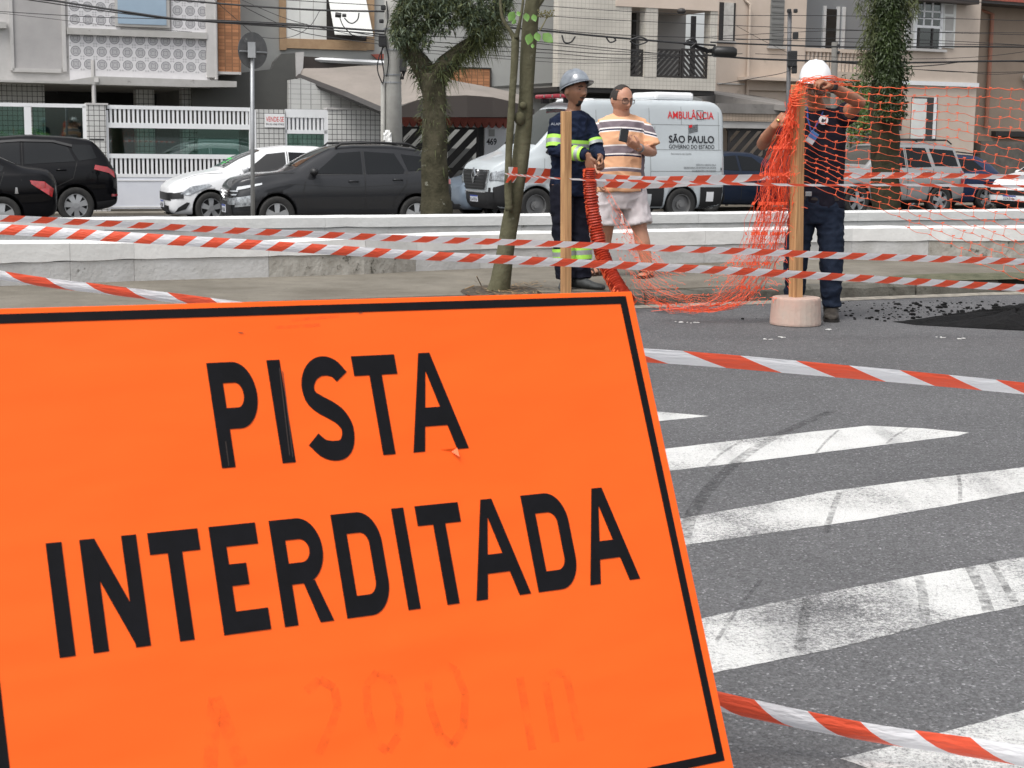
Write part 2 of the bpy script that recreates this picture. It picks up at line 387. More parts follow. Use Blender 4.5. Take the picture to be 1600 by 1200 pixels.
# road markings (worn white hatching), 4 mm sheets
def gz(pts, z): return [at_z(x, y, z) for x, y in pts]
def marking(poly, m=M_PAINT, z=.0012):
    P0 = gz(poly, z); P = []
    for a, b in zip(P0, P0[1:] + P0[:1]):
        n_ = max(1, int((b - a).length / .025)); nr = Vector((-(b - a).y, (b - a).x, 0)).normalized()
        for k in range(n_):
            q = a.lerp(b, k / n_); P.append(q + nr * (.003 * mnoise.noise(q * 9) + .004 * mnoise.noise(q * 60)))
    mb = MB(); mb.face(mb.vs(P)); o = build('road_marking', mb, m, road); return o
marking([(900, 652), (1028, 643), (1108, 650), (1030, 658), (900, 668)], M_PAINT2)
marking([(900, 722), (1041, 701), (1200, 682), (1356, 665), (1440, 669), (1514, 676), (1496, 681), (1332, 701), (1190, 719), (1050, 735), (900, 757)], M_PAINT2)
marking([(900, 838), (1070, 809), (1190, 788), (1291, 768), (1420, 751), (1600, 730), (1800, 707), (1800, 742), (1600, 768), (1480, 790), (1350, 812), (1200, 833), (1073, 851), (900, 885)])
marking([(900, 1004), (1096, 966), (1262, 931), (1437, 899), (1600, 870), (1850, 828), (1850, 900), (1600, 946), (1495, 966), (1291, 1016), (1117, 1051), (900, 1100)])
marking([(1312, 1185), (1390, 1166), (1466, 1147), (1600, 1109), (1900, 1030), (1900, 1300), (1700, 1330), (1420, 1222)])
# curved skid mark and fainter ones
M_SKID = glass_mat('skid', (.5, .5, .5), 0)
def skid_mat():
    m = bpy.data.materials.new('tyre_rubber_mark'); m.use_nodes = True; n = m.node_tree.nodes; L = m.node_tree.links
    b = n['Principled BSDF']; b.inputs['Base Color'].default_value = (.035, .035, .036, 1); b.inputs['Roughness'].default_value = .8
    tc = n.new('ShaderNodeTexCoord'); t = n.new('ShaderNodeTexNoise'); t.inputs['Scale'].default_value = 30; t.inputs['Detail'].default_value = 6
    L.new(tc.outputs['Object'], t.inputs['Vector']); r_ = n.new('ShaderNodeMapRange'); r_.inputs[1].default_value = .35; r_.inputs[2].default_value = .65; r_.inputs[3].default_value = .0; r_.inputs[4].default_value = .42
    L.new(t.outputs[0], r_.inputs[0]); L.new(r_.outputs[0], b.inputs['Alpha']); return m
M_RUB = skid_mat()
def skid(px, wd, z=.0026):
    P = cr_spline([at_z(x, y, z) for x, y in px], 8); mb = MB()
    for a, b in zip(P[:-1], P[1:]):
        d = (b - a).normalized(); nrm = Vector((-d.y, d.x, 0)) * wd / 2
        mb.quad(a - nrm, b - nrm, b + nrm, a + nrm)
    return build('tyre_mark', mb, M_RUB, road)
skid([(1068, 840), (1085, 795), (1125, 745), (1180, 700), (1240, 668), (1300, 642)], .05)
skid([(1120, 1000), (1150, 955), (1190, 905)], .012); skid([(1545, 955), (1530, 915), (1515, 885)], .035)
skid([(1585, 940), (1562, 900), (1545, 872)], .025); skid([(1250, 1015), (1255, 975), (1262, 935)], .03)
skid([(1445, 965), (1442, 930), (1435, 900)], .03); skid([(1290, 832), (1300, 800), (1312, 768)], .022); skid([(1500, 783), (1500, 760), (1497, 738)], .016)
skid([(1105, 728), (1130, 706), (1160, 688)], .015); skid([(1275, 708), (1290, 690), (1310, 672)], .012); skid([(1385, 693), (1400, 680), (1420, 668)], .012)
# fresh asphalt heap in the hole on the right
M_TAR = mat('fresh_asphalt', (.004, .004, .0045), .85, spec=.15, noise=(30, 0), col2=(.012, .012, .012), bump=(70, 1.0))
out = [(1394, 503), (1440, 500), (1500, 499), (1540, 492), (1600, 487), (1760, 480), (1900, 498), (1760, 516), (1600, 517), (1500, 512), (1430, 508)]
P = [at_z(x, y, 0) for x, y in out]; cx = sum((p for p in P), Vector()) / len(P)
mb = MB(); rings = []
dense = []
for a, b in zip(P, P[1:] + P[:1]):
    for k in range(6): dense.append(a.lerp(b, k / 6))
for lv, hh in ((1.0, .004), (.93, .03), (.8, .06), (.6, .085), (.35, .095), (.12, .09)):
    rings.append([cx.lerp(p, lv) + Vector((0, 0, .003 + (hh + .0) * max(.10, min(1, ((cx.lerp(p, lv)).x - P[0].x) / 1.1)) + .03 * mnoise.noise(p * 6 + Vector((lv * 3, 0, 0))) * (lv < 1))) for p in dense])
mb.loft(rings, cap0=False, cap1=True)
tag(build('asphalt_heap', mb, M_TAR), 'low heap of fresh black asphalt on the road at the right', 'asphalt heap')
mb = MB(); random.seed(11)
for k in range(420):
    px = random.gauss(1470, 75); py = random.gauss(486, 11)
    if k < 60: px = ranf(1240, 1600); py = ranf(472, 500)
    if k < 6: px = [1160, 1182, 1105, 1378, 1400, 1210][k]; py = [499, 498, 486, 478, 476, 520][k]
    if py > 505 or py < 470 or px > 1640: continue
    p = at_z(px, py, 0); r_ = random.choice((.005, .006, .008, .010, .014, .022)) * ranf(.6, 1.1)
    mb.ball(p + Vector((0, 0, r_ * .35)), (r_ * ranf(.8, 1.6), r_, r_ * .6), 5, 3, rot=Matrix.Rotation(ranf(0, 6), 3, 'Z'))
tag(build('asphalt_crumbs', mb, M_TAR), 'scattered black asphalt crumbs on the road beside the heap', kind='stuff')
# small pale litter on the road
mb = MB()
for px, py, a, b in ((1225, 527, .05, .006), (1200, 530, .03, .006), (1470, 527, .03, .006), (1500, 529, .05, .005), (1060, 503, .03, .005), (1082, 504, .05, .006), (1295, 515, .02, .006)):
    p = at_z(px, py, .006); [mb.ball(p + Vector((ranf(-a, a), ranf(-.03, .03), 0)), (ranf(.006, .018), ranf(.004, .01), .003), 5, 3) for _ in range(5)]
tag(build('litter_chips', mb, mat('litter', (.6, .6, .58), .8)), 'small pale chips lying on the near road', kind='stuff')
# ================================================================== canal: near wall, far wall, water, far bank
near_px = [(-500, 475), (-250, 460), (0, 447), (110, 443), (210, 439), (420, 433), (570, 428.5), (650, 424), (750, 419.5), (920, 415), (1100, 410.5), (1200, 408), (1330, 404), (1450, 403), (1600, 402.5), (1900, 396), (2200, 389)]
NB = [at_z(x, y, ZS) for x, y in near_px]
ztop = [.50, .49, .475, .46, .45, .425, .455, .455, .455, .45, .455, .455, .455, .455, .46, .46, .46]
nw = thing('canal_wall', 'low whitewashed canal wall with a grey block base on the near bank', 'wall', NB[5])
def wall_run(root, base, ztp, back, mb_names, mats_, z0, zsplit, sub=10, rough=.006):
    for i in range(len(base) - 1):
        a, b = base[i], base[i + 1]; d = (b - a); d.z = 0; L_ = d.length; d.normalize(); nb = Vector((-d.y, d.x, 0))
        g_ = .0015
        for nm, za, zb_a, zb_b, off, mt, th in ((mb_names[0], z0, zsplit, zsplit, 0.0, mats_[0][i % len(mats_[0])], back), (mb_names[1], zsplit, ztp[i], ztp[i + 1], -.012, mats_[1], back + .024)):
            mb = MB(); rings = []
            for q in range(sub + 1):
                t = q / sub; p = a + d * (g_ + (L_ - 2 * g_) * t); zt = zb_a + (zb_b - zb_a) * t
                n1 = rough * 1.6 * mnoise.noise(p * 4); n2 = rough * mnoise.noise(p * 3 + Vector((9, 0, 0)))
                if nm == mb_names[0]: rings.append([Vector((p.x, p.y, 0)) + nb * (off + n1) + Vector((0, 0, za)), Vector((p.x, p.y, 0)) + nb * th + Vector((0, 0, za)), Vector((p.x, p.y, 0)) + nb * th + Vector((0, 0, zt)), Vector((p.x, p.y, 0)) + nb * (off + n1 * .6) + Vector((0, 0, zt))])
                else:
                    lowz = za + .0015 + rough * 2.2 * max(0, mnoise.noise(p * 5))
                    rings.append([Vector((p.x, p.y, lowz)) + nb * off, Vector((p.x, p.y, lowz)) + nb * th, Vector((p.x, p.y, zt - .012 + n2)) + nb * th, Vector((p.x, p.y, zt + n2)) + nb * (th - .03), Vector((p.x, p.y, zt + n2)) + nb * (off + .03), Vector((p.x, p.y, zt - .016 + n2)) + nb * off])
            mb.loft(rings); build(nm, mb, mt, root)
wall_run(nw, NB, ztop, .24, ('base_block', 'coping'), ([M_GREYW, M_GREYW, M_GREYW, M_GREYW, M_GREYW, M_GREYR, M_GREYR, M_GREYW, M_GREYW, M_GREYW, M_GREYW, M_GREYW, M_GREYW, M_GREYR, M_GREYR], M_WHITEW), ZS - .1, .30)
FB = [st(s_, 16.95) for s_ in (-14, -9, -6.5, -4, -1.6, .8, 3.2, 5.6, 8, 10.4, 12.8, 16, 22)]
fw = thing('canal_wall', 'low whitewashed canal wall on the far bank, in front of the parked cars', 'wall', FB[5])
wall_run(fw, FB, [.46] * 13, .26, ('base_block', 'coping'), ([M_GREYW], M_WHITEW), .12, .335)
slab('canal_side_far', -20, 40, 16.99, 17.2, -.6, .118, M_DARKC)
slab('canal_side_near', -20, 40, 14.62, 14.75, -.6, .1, M_DARKC)
slab('canal_water', -20, 40, 14.76, 16.98, -.7, -.5, mat('canal_water', (.02, .03, .02), .08))
slab('far_bank', -40, 60, 17.22, 26.5, -.7, -.33, M_PAVE)
slab('far_road', -40, 60, 26.5, 35.3, -.7, ZR, M_ASPH)
slab('far_pavement', -40, 60, 35.3, 36.2, -.7, ZR + .06, M_PAVE)
slab('house_plots', -40, 60, 36.2, 60, -.7, ZR + .05, M_PAVE)
# ================================================================== the sign: an orange board on a wooden trestle
_e1 = Vector((4300, 257, 2500.)).normalized(); _e2 = Vector((-2156, 10905, 2500.)); _e2 = (_e2 - _e1 * _e1.dot(_e2)).normalized()
E1 = cr * _e1.x + cu * _e1.y + cf * _e1.z; E2 = cr * _e2.x + cu * _e2.y + cf * _e2.z; EN = E1.cross(E2)   # EN points to the viewer
O_S = CP + ray(987, 455) * 3.0
def sp(a, b, d=0): return O_S + E1 * a + E2 * b + EN * d
def sab(x, y):
    q = at_pl(x, y, O_S, EN) - O_S; return q.dot(E1), q.dot(E2)
def sign_orange():
    m = mat('sign_orange', (.91, .112, .010), .38, spec=.22, noise=(1.7, 0), col2=(.86, .118, .012), dirt=(38, (.34, .045, .012), .745))
    n = m.node_tree.nodes; L = m.node_tree.links; b = n['Principled BSDF']
    tc = n.new('ShaderNodeTexCoord'); mp = n.new('ShaderNodeMapping'); mp.inputs['Scale'].default_value = (1.6, 1.6, 5)
    L.new(tc.outputs['Object'], mp.inputs[0]); t = n.new('ShaderNodeTexNoise'); t.inputs['Scale'].default_value = 2.2; t.inputs['Detail'].default_value = 1.5; L.new(mp.outputs[0], t.inputs[0])
    bp = n.new('ShaderNodeBump'); bp.inputs['Strength'].default_value = .55; bp.inputs['Distance'].default_value = .014; b.inputs['Coat Weight'].default_value = .0; b.inputs['Coat Roughness'].default_value = .15; L.new(t.outputs[0], bp.inputs['Height']); L.new(bp.outputs[0], b.inputs['Normal'])
    return m
M_ORG = sign_orange()
M_BLK = mat('sign_black', (.005, .005, .006), .6, spec=.12, noise=(20, 0), col2=(.007, .007, .009))
M_WOOD = mat('rough_timber', (.42, .25, .12), .8, noise=(9, 0), col2=(.30, .17, .08))
sign = thing('road_closed_sign', 'big orange board with black lettering in the foreground', 'sign', Vector((sp(-.62, -.885).x, sp(-.62, -.885).y, 0)))
mb = MB(); nx, ny = 30, 20
W_S, H_S = 1.252, .886
def bulge(a, b): return .0016 * mnoise.noise(Vector((a * 4, b * 9, 0))) 
g_ = [[sp(-W_S + W_S * i / nx, -H_S * j / ny, 0) for i in range(nx + 1)] for j in range(ny + 1)]
mb.hexa([sp(-W_S, -H_S, -.012), sp(0, -H_S, -.012), sp(0, 0, -.012), sp(-W_S, 0, -.012), sp(-W_S, -H_S, 0), sp(0, -H_S, 0), sp(0, 0, 0), sp(-W_S, 0, 0)])
build('board', mb, M_ORG, sign, bev=.0015)
def plate(name, poly, m, d0=.0004, d1=.0012, holes=None):
    mb = MB(); mb.prism(poly, lambda a, b, d: sp(a, b, d), d0, d1); return build(name, mb, m, sign)
ba, bb, tk = -.0165, -.0095, .0148
for q in ([(-1.2345, bb), (ba, bb), (ba, bb - tk), (-1.2345, bb - tk)], [(-1.2345, -.869), (ba, -.869), (ba, -.869 + tk), (-1.2345, -.869 + tk)],
          [(ba - tk, bb - tk), (ba, bb - tk), (ba, -.869 + tk), (ba - tk, -.869 + tk)], [(-1.2345, bb - tk), (-1.2345 + tk, bb - tk), (-1.2345 + tk, -.869 + tk), (-1.2345, -.869 + tk)]):
    plate('border_strip', q, M_BLK)
# letters: drawn in a unit frame x 0..1 (width), y 0..1 (height)
SW = .27; SH = .2
def arc(cx, cy, rx, ry, a0, a1, n=10): return [(cx + rx * math.cos(R(a0 + (a1 - a0) * k / n)), cy + ry * math.sin(R(a0 + (a1 - a0) * k / n))) for k in range(n + 1)]
def glyph(ch, sw):
    """list of strips: each a list of (outer, inner) pairs making quads"""
    sx = sw; sy = SH
    def rect(x0, y0, x1, y1): return [((x0, y1), (x0, y0)), ((x1, y1), (x1, y0))]
    if ch == 'I': return [rect(0, 0, 1, 1)]
    if ch == 'T': return [rect(0, 1 - sy, 1, 1), rect(.5 - sx / 2 - .01, 0, .5 + sx / 2 - .01, 1 - sy)]
    if ch == 'E': return [rect(0, 0, sx + .02, 1), rect(sx + .02, 1 - sy, 1, 1), rect(sx + .02, 0, 1, sy), rect(sx + .02, .435, .68, .435 + sy)]
    if ch == 'N': return [rect(0, 0, sx, 1), rect(1 - sx, 0, 1, 1), [((sx * .98, 1), (sx, .62)), ((1 - sx, .40), (1 - sx * .9, 0))]]
    def bowl(y0, y1, x0):
        rx = .46; ry = min(.32, (y1 - y0) / 2); irx = rx - sx; iry = max(ry - sy, .06)
        o = [(x0, y1)] + arc(1 - rx, y1 - ry, rx, ry, 90, 0) + arc(1 - rx, y0 + ry, rx, ry, 0, -90) + [(x0, y0)]
        i = [(x0, y1 - sy)] + arc(1 - rx, y1 - sy - iry, irx, iry, 90, 0) + arc(1 - rx, y0 + sy + iry, irx, iry, 0, -90) + [(x0, y0 + sy)]
        return list(zip(o, i))
    if ch == 'D': return [rect(0, 0, sx, 1), bowl(0, 1, sx)]
    if ch == 'P': return [rect(0, 0, sx, 1), bowl(.36, 1, sx)]
    if ch == 'R': return [rect(0, 0, sx, 1), bowl(.38, 1, sx), [((.50, .40), (.74, .40)), ((1 - sx * 1.02, 0), (1.0, 0))]]
    if ch == 'A': return [[((.41, 1), (.62, 1)), ((.40, .8), (.70, .8)), ((.355, .72), (.51, .72)), ((.225, .23 + sy), (.405, .23 + sy))][:1] + [((.02 + .39 * .0, 0), (.0 + sx * .86, 0))],
                          ] if False else [[((.40, 1), (.52, .97)), ((0, 0), (.205, 0))], [((.40, 1), (.60, 1)), ((.79, 0), (1, 0))], rect(.20, .25, .80, .44)]
    if ch == 'S':
        cl = [(.93, .80), (.80, .875), (.62, .915), (.42, .905), (.24, .84), (.135, .73), (.17, .62), (.34, .54), (.56, .475), (.75, .40), (.865, .29), (.82, .165), (.68, .095), (.48, .08), (.26, .115), (.07, .205)]
        pts = [Vector((x, y, 0)) for x, y in cl]; pts = cr_spline(pts, 3); out = []
        for k, p in enumerate(pts):
            d = pts[min(k + 1, len(pts) - 1)] - pts[max(k - 1, 0)]; d = Vector((d.x * .08, d.y * .17, 0)).normalized(); nrm = Vector((-d.y, d.x, 0))
            hw = .5 * math.hypot(nrm.x * .0215, nrm.y * .033)
            out.append(((p.x - nrm.x * hw / .08, p.y - nrm.y * hw / .17), (p.x + nrm.x * hw / .08, p.y + nrm.y * hw / .17)))
        return [out]
def letter(ch, a0, a1, b0, b1, m=M_BLK, name='letter', d1=.0012):
    w_ = a1 - a0; h_ = b1 - b0; mb = MB(); sw = .0225 / w_
    strips = glyph(ch, sw)
    for q, sst in enumerate(strips):
        dd = d1 + .00012 * q
        fr = [(mb.vs([sp(a0 + o[0] * w_, b0 + o[1] * h_, dd), sp(a0 + i[0] * w_, b0 + i[1] * h_, dd)]), mb.vs([sp(a0 + o[0] * w_, b0 + o[1] * h_, 0.0002), sp(a0 + i[0] * w_, b0 + i[1] * h_, 0.0002)])) for o, i in sst]
        for (a, a2), (b, b2) in zip(fr[:-1], fr[1:]):
            mb.face((a[0], b[0], b[1], a[1])); mb.face((a[0], a2[0], b2[0], b[0])); mb.face((a[1], b[1], b2[1], a2[1]))
        a, a2 = fr[0]; mb.face((a[0], a[1], a2[1], a2[0])); a, a2 = fr[-1]; mb.face((a[0], a2[0], a2[1], a[1]))
    return build(name, mb, m, sign)
for ch, a0, a1 in (('P', -.847, -.770), ('I', -.745, -.7225), ('S', -.691, -.612), ('T', -.593, -.5145), ('A', -.5105, -.405)):
    if ch == 'T': a0, a1 = -.5945, -.5145
    letter(ch, a0, a1, -.2745, -.1015)
for ch, a0, a1 in (('I', -1.1325, -1.1095), ('N', -1.083, -.9975), ('T', -.980, -.901), ('E', -.883, -.807), ('R', -.784, -.701), ('D', -.678, -.596), ('I', -.5695, -.5475), ('T', -.5265, -.4455), ('A', -.4435, -.338), ('D', -.3225, -.2365), ('A', -.218, -.1135)):
    letter(ch, a0, a1, -.5345, -.3655)
# ghost of removed letters "A 200 m"
def ghost_mat():
    m = bpy.data.materials.new('glue_residue'); m.use_nodes = True; n = m.node_tree.nodes; L = m.node_tree.links; b = n['Principled BSDF']
    b.inputs['Base Color'].default_value = (.58, .088, .010, 1); b.inputs['Roughness'].default_value = .6
    tc = n.new('ShaderNodeTexCoord'); t = n.new('ShaderNodeTexNoise'); t.inputs['Scale'].default_value = 24; t.inputs['Detail'].default_value = 8; t.inputs['Roughness'].default_value = .75
    L.new(tc.outputs['Object'], t.inputs['Vector']); r_ = n.new('ShaderNodeMapRange'); r_.inputs[1].default_value = .42; r_.inputs[2].default_value = .78; r_.inputs[3].default_value = .0; r_.inputs[4].default_value = .5
    L.new(t.outputs[0], r_.inputs[0]); L.new(r_.outputs[0], b.inputs['Alpha']); return m
M_GH = ghost_mat()
def ghost(strokes, wd):
    mb = MB()
    for P in strokes:
        for (x0, y0), (x1, y1) in zip(P[:-1], P[1:]):
            a = Vector(sab(x0, y0)); b = Vector(sab(x1, y1)); d = (b - a).normalized(); nr = Vector((-d.y, d.x)) * wd / 2
            mb.quad(sp(*(a - nr), .0005), sp(*(b - nr), .0005), sp(*(b + nr), .0005), sp(*(a + nr), .0005))
    build('residue', mb, M_GH, sign)
ghost([[(328, 1200), (336, 1090)], [(336, 1090), (378, 1196)]], .022)
ghost([[(478, 1080), (500, 1062), (522, 1075), (528, 1105), (515, 1140), (498, 1178)]], .014)
ghost([[(572, 1072), (590, 1050), (612, 1062), (625, 1100), (622, 1150), (606, 1175), (588, 1160), (575, 1115), (572, 1072)]], .014)
ghost([[(668, 1058), (688, 1035), (712, 1048), (727, 1085), (724, 1140), (706, 1165), (688, 1150), (672, 1105), (668, 1058)]], .014)
ghost([[(812, 1058), (832, 1172)], [(852, 1065), (868, 1160)], [(852, 1065), (868, 1050), (884, 1055), (908, 1158)]], .015)
mb = MB()
for (x0, y0, x1, y1) in ((352, 690, 357, 728), (436, 575, 452, 712), (441, 580, 457, 715), (372, 520, 380, 521), (560, 490, 566, 489)):
    a = Vector(sab(x0, y0)); b = Vector(sab(x1, y1)); nr = (b - a).normalized(); nr = Vector((-nr.y, nr.x)) * .0006; mb.quad(sp(*(a - nr), .0018), sp(*(b - nr), .0018), sp(*(b + nr), .0018), sp(*(a + nr), .0018))
build('scratch', mb, mat('scratch_brown', (.04, .025, .02), .6), sign)
# scuffs and a small peel under the A of PISTA
ghost([[(455, 500), (530, 494)], [(430, 512), (500, 508)]], .006)
mb = MB(); P = [sab(x, y) for x, y in ((688, 703), (712, 701), (714, 716), (705, 706))]; mb.face([mb.vs([sp(P[0][0], P[0][1], .0004), sp(P[1][0], P[1][1], .006), sp(P[2][0], P[2][1], .010), sp(P[3][0], P[3][1], .0006)])[k] for k in range(4)]); build('peel', mb, M_ORG, sign)
# trestle behind the board, on the road
for a in (-W_S + .12, -.12):
    mb = MB(); top = sp(a, -.03, -.035); b_ = sp(a, -.885, -.035); d = (b_ - top).normalized(); foot = top + d * (top.z / -d.z)
    mb.tube([top, foot + d * -.005], .028, 4); build('leg', mb, M_WOOD, sign)
    back = Vector((top.x - EN.x * .75, top.y - EN.y * .75, 0)) ; back = Vector((top.x, top.y, 0)) + Vector((-EN.x, -EN.y, 0)).normalized() * .34
    mb = MB(); mb.tube([top + Vector((-EN.x, -EN.y, 0)) * .05, back + Vector((0, 0, .02))], .026, 4); build('leg', mb, M_WOOD, sign)
mb = MB(); mb.tube([sp(-W_S + .05, -.25, -.04), sp(-.05, -.25, -.04)], .022, 4); build('crossbar', mb, M_WOOD, sign)
# ================================================================== barrier tape
def tape_mat():
    m = bpy.data.materials.new('barrier_tape'); m.use_nodes = True; n = m.node_tree.nodes; L = m.node_tree.links; b = n['Principled BSDF']
    uv = n.new('ShaderNodeTexCoord'); sx = n.new('ShaderNodeSeparateXYZ'); L.new(uv.outputs['UV'], sx.inputs[0])
    ad = n.new('ShaderNodeMath'); ad.operation = 'MULTIPLY_ADD'; ad.inputs[1].default_value = .42; L.new(sx.outputs[1], ad.inputs[0]); L.new(sx.outputs[0], ad.inputs[2])
    fr = n.new('ShaderNodeMath'); fr.operation = 'FRACT'; L.new(ad.outputs[0], fr.inputs[0])
    gt = n.new('ShaderNodeMath'); gt.operation = 'GREATER_THAN'; gt.inputs[1].default_value = .5; L.new(fr.outputs[0], gt.inputs[0])
    mx = n.new('ShaderNodeMix'); mx.data_type = 'RGBA'; mx.inputs[6].default_value = (.88, .88, .90, 1); mx.inputs[7].default_value = (.92, .125, .06, 1)
    L.new(gt.outputs[0], mx.inputs[0]); L.new(mx.outputs[2], b.inputs['Base Color'])
    b.inputs['Roughness'].default_value = .3; b.inputs['Specular IOR Level'].default_value = .5
    t = n.new('ShaderNodeTexNoise'); t.inputs['Scale'].default_value = 5; L.new(uv.outputs['UV'], t.inputs[0])
    bp = n.new('ShaderNodeBump'); bp.inputs['Strength'].default_value = .35; bp.inputs['Distance'].default_value = .02; L.new(t.outputs[0], bp.inputs['Height']); L.new(bp.outputs[0], b.inputs['Normal'])
    tr = n.new('ShaderNodeBsdfTranslucent'); L.new(mx.outputs[2], tr.inputs[0]); ms = n.new('ShaderNodeMixShader'); ms.inputs[0].default_value = .3
    L.new(b.outputs[0], ms.inputs[1]); L.new(tr.outputs[0], ms.inputs[2]); L.new(ms.outputs[0], n['Material Output'].inputs[0])
    return m
M_TAPE = tape_mat()
def tape(label, pts, width, twist, period=.30, phase=0, name='barrier_tape', sag=0.0, curl=.12, flip=False):
    """pts: 3D points; twist: tilt angles from upright at each point (radians) interpolated"""
    P = cr_spline(pts, 14); n_ = len(P); mb = MB(); rows = []; us = []; acc = 0
    for k, p in enumerate(P):
        if k: acc += (P[k] - P[k - 1]).length
        f_ = k / (n_ - 1); i = f_ * (len(twist) - 1); i0 = min(int(i), len(twist) - 2); tw = twist[i0] + (twist[i0 + 1] - twist[i0]) * (i - i0)
        d = (P[min(k + 1, n_ - 1)] - P[max(k - 1, 0)]).normalized()
        up = Vector((0, 0, 1)); up = (up - d * up.dot(d)).normalized(); sd_ = d.cross(up)
        tw += .10 * mnoise.noise(Vector((acc * .8, phase * 7, 1)))
        ax = up * math.cos(tw) + sd_ * math.sin(tw); ay = d.cross(ax)
        z = Vector((0, 0, -sag * 4 * f_ * (1 - f_)))
        rows.append([p + z + ax * (width * q) + ay * (width * curl * (4 * q * q - 1) * -1) for q in (-.5, -.25, 0, .25, .5)]); us.append(acc)
    ids = [mb.vs(r_) for r_ in rows]; uvs = []
    for k in range(n_ - 1):
        for j in range(4):
            mb.face((ids[k][j], ids[k + 1][j], ids[k + 1][j + 1], ids[k][j + 1]))
            uvs += [(us[k] / period + phase, j / 4), (us[k + 1] / period + phase, j / 4), (us[k + 1] / period + phase, (j + 1) / 4), (us[k] / period + phase, (j + 1) / 4)]
    o = build(name, mb, M_TAPE, smooth=True); ul = o.data.uv_layers.new(name='UVMap')
    for k, q in enumerate(uvs): ul.data[k].uv = (q[0], 1 - q[1]) if flip else q
    return tag(o, label, 'tape', 'red and white barrier tapes')
TY = lambda x, y0=10.3, x0=-100, y1=11.3, x1=1700: y0 + (y1 - y0) * (x - x0) / (x1 - x0)
tape('thin upper tape of the two crossing in front of the canal walls', [at_y(x, y, 10.35 + x * .0003) for x, y in ((-260, 333), (0, 341), (180, 350), (400, 362), (640, 373), (860, 381), (1140, 392), (1330, 400), (1600, 409), (1900, 420))], .062, [.7, .8, .75, .75, .7, .7], .205, .1, flip=True)
tape('lower wider tape running in front of both timber posts', [at_y(x, y, 9.9 + x * .0007) for x, y in ((-260, 346), (0, 358), (200, 371), (420, 384), (640, 398), (860, 409), (1140, 423), (1330, 434), (1600, 450), (1900, 464))], .066, [-.1, .0, .3, .6, .65, .7], .205, .45, flip=True)
tape('short tape slanting down to the top edge of the orange sign at left', [at_y(x, y, Y) for x, y, Y in ((-900, 270, 7.6), (-420, 352, 6.6), (0, 429, 5.7), (170, 452, 5.35), (330, 472, 5.0), (520, 500, 4.6), (700, 540, 4.3))], .055, [.7, .8, .9, 1.0], .44, .25, curl=.3)
tape('tape stretched over the asphalt from the top right corner of the orange sign', [at_y(x, y, Y) for x, y, Y in ((0, 640, 4.9), (400, 585, 5.1), (760, 553, 5.4), (1000, 555, 5.7), (1290, 578, 6.05), (1600, 607, 6.5), (1900, 640, 7.0), (2500, 705, 8.0))], .056, [.35, .35, .4, .4, .5, .55], .50, .30)
tape('lowest tape, crossing the hatching near the bottom right corner', [at_y(x, y, Y) for x, y, Y in ((300, 900, 3.7), (700, 990, 3.5), (950, 1050, 3.4), (1120, 1095, 3.35), (1350, 1143, 3.3), (1600, 1182, 3.2), (1850, 1245, 3.1))], .061, [.45, .45, .5, .3], .232, .75, curl=.2)
tape('wide loose tape from the thin tree, behind the bystanders, to the right', [at_y(x, y, Y) for x, y, Y in ((792, 273, 12.7), (870, 276, 13.25), (1000, 285, 13.45), (1130, 280, 13.4), (1220, 276, 13.3), (1400, 274, 13.3), (1560, 276, 13.3), (1900, 285, 13.3))], .125, [.2, .3, .5, .9, 1.2, 1.1, 1.2, 1.3], .23, .2, flip=True)
tape('very thin twisted tape from the thin tree across both timber posts', [at_y(x, y, Y) for x, y, Y in ((792, 272, 12.65), (880, 279, 10.9), (1000, 283, 11.2), (1240, 289, 11.25), (1420, 289, 11.3), (1620, 292, 11.3), (1900, 300, 11.3))], .05, [1.2, 1.3, 1.15, 1.25, 1.1, 1.2], .23, .7)
# tape wound round the tree
# ================================================================== timber posts
M_TIM = mat('planed_timber', (.50, .28, .12), .6, noise=(5, 0), col2=(.38, .20, .085))
def timber_uv():
    m = bpy.data.materials.new('stake_timber'); m.use_nodes = True; n = m.node_tree.nodes; L = m.node_tree.links; b = n['Principled BSDF']
    tc = n.new('ShaderNodeTexCoord'); mp = n.new('ShaderNodeMapping'); mp.inputs['Scale'].default_value = (14, 14, .9); L.new(tc.outputs['Object'], mp.inputs[0])
    t = n.new('ShaderNodeTexNoise'); t.inputs['Scale'].default_value = 2.5; t.inputs['Detail'].default_value = 8; t.inputs['Distortion'].default_value = .8; L.new(mp.outputs[0], t.inputs[0])
    cr_ = n.new('ShaderNodeValToRGB'); e = cr_.color_ramp.elements; e[0].position = .3; e[0].color = (.27, .135, .055, 1); e[1].position = .66; e[1].color = (.52, .30, .135, 1)
    L.new(t.outputs[0], cr_.inputs[0]); L.new(cr_.outputs[0], b.inputs['Base Color']); b.inputs['Roughness'].default_value = .65
    bp = n.new('ShaderNodeBump'); bp.inputs['Strength'].default_value = .2; L.new(t.outputs[0], bp.inputs['Height']); L.new(bp.outputs[0], b.inputs['Normal']); return m
M_STAKE = timber_uv()
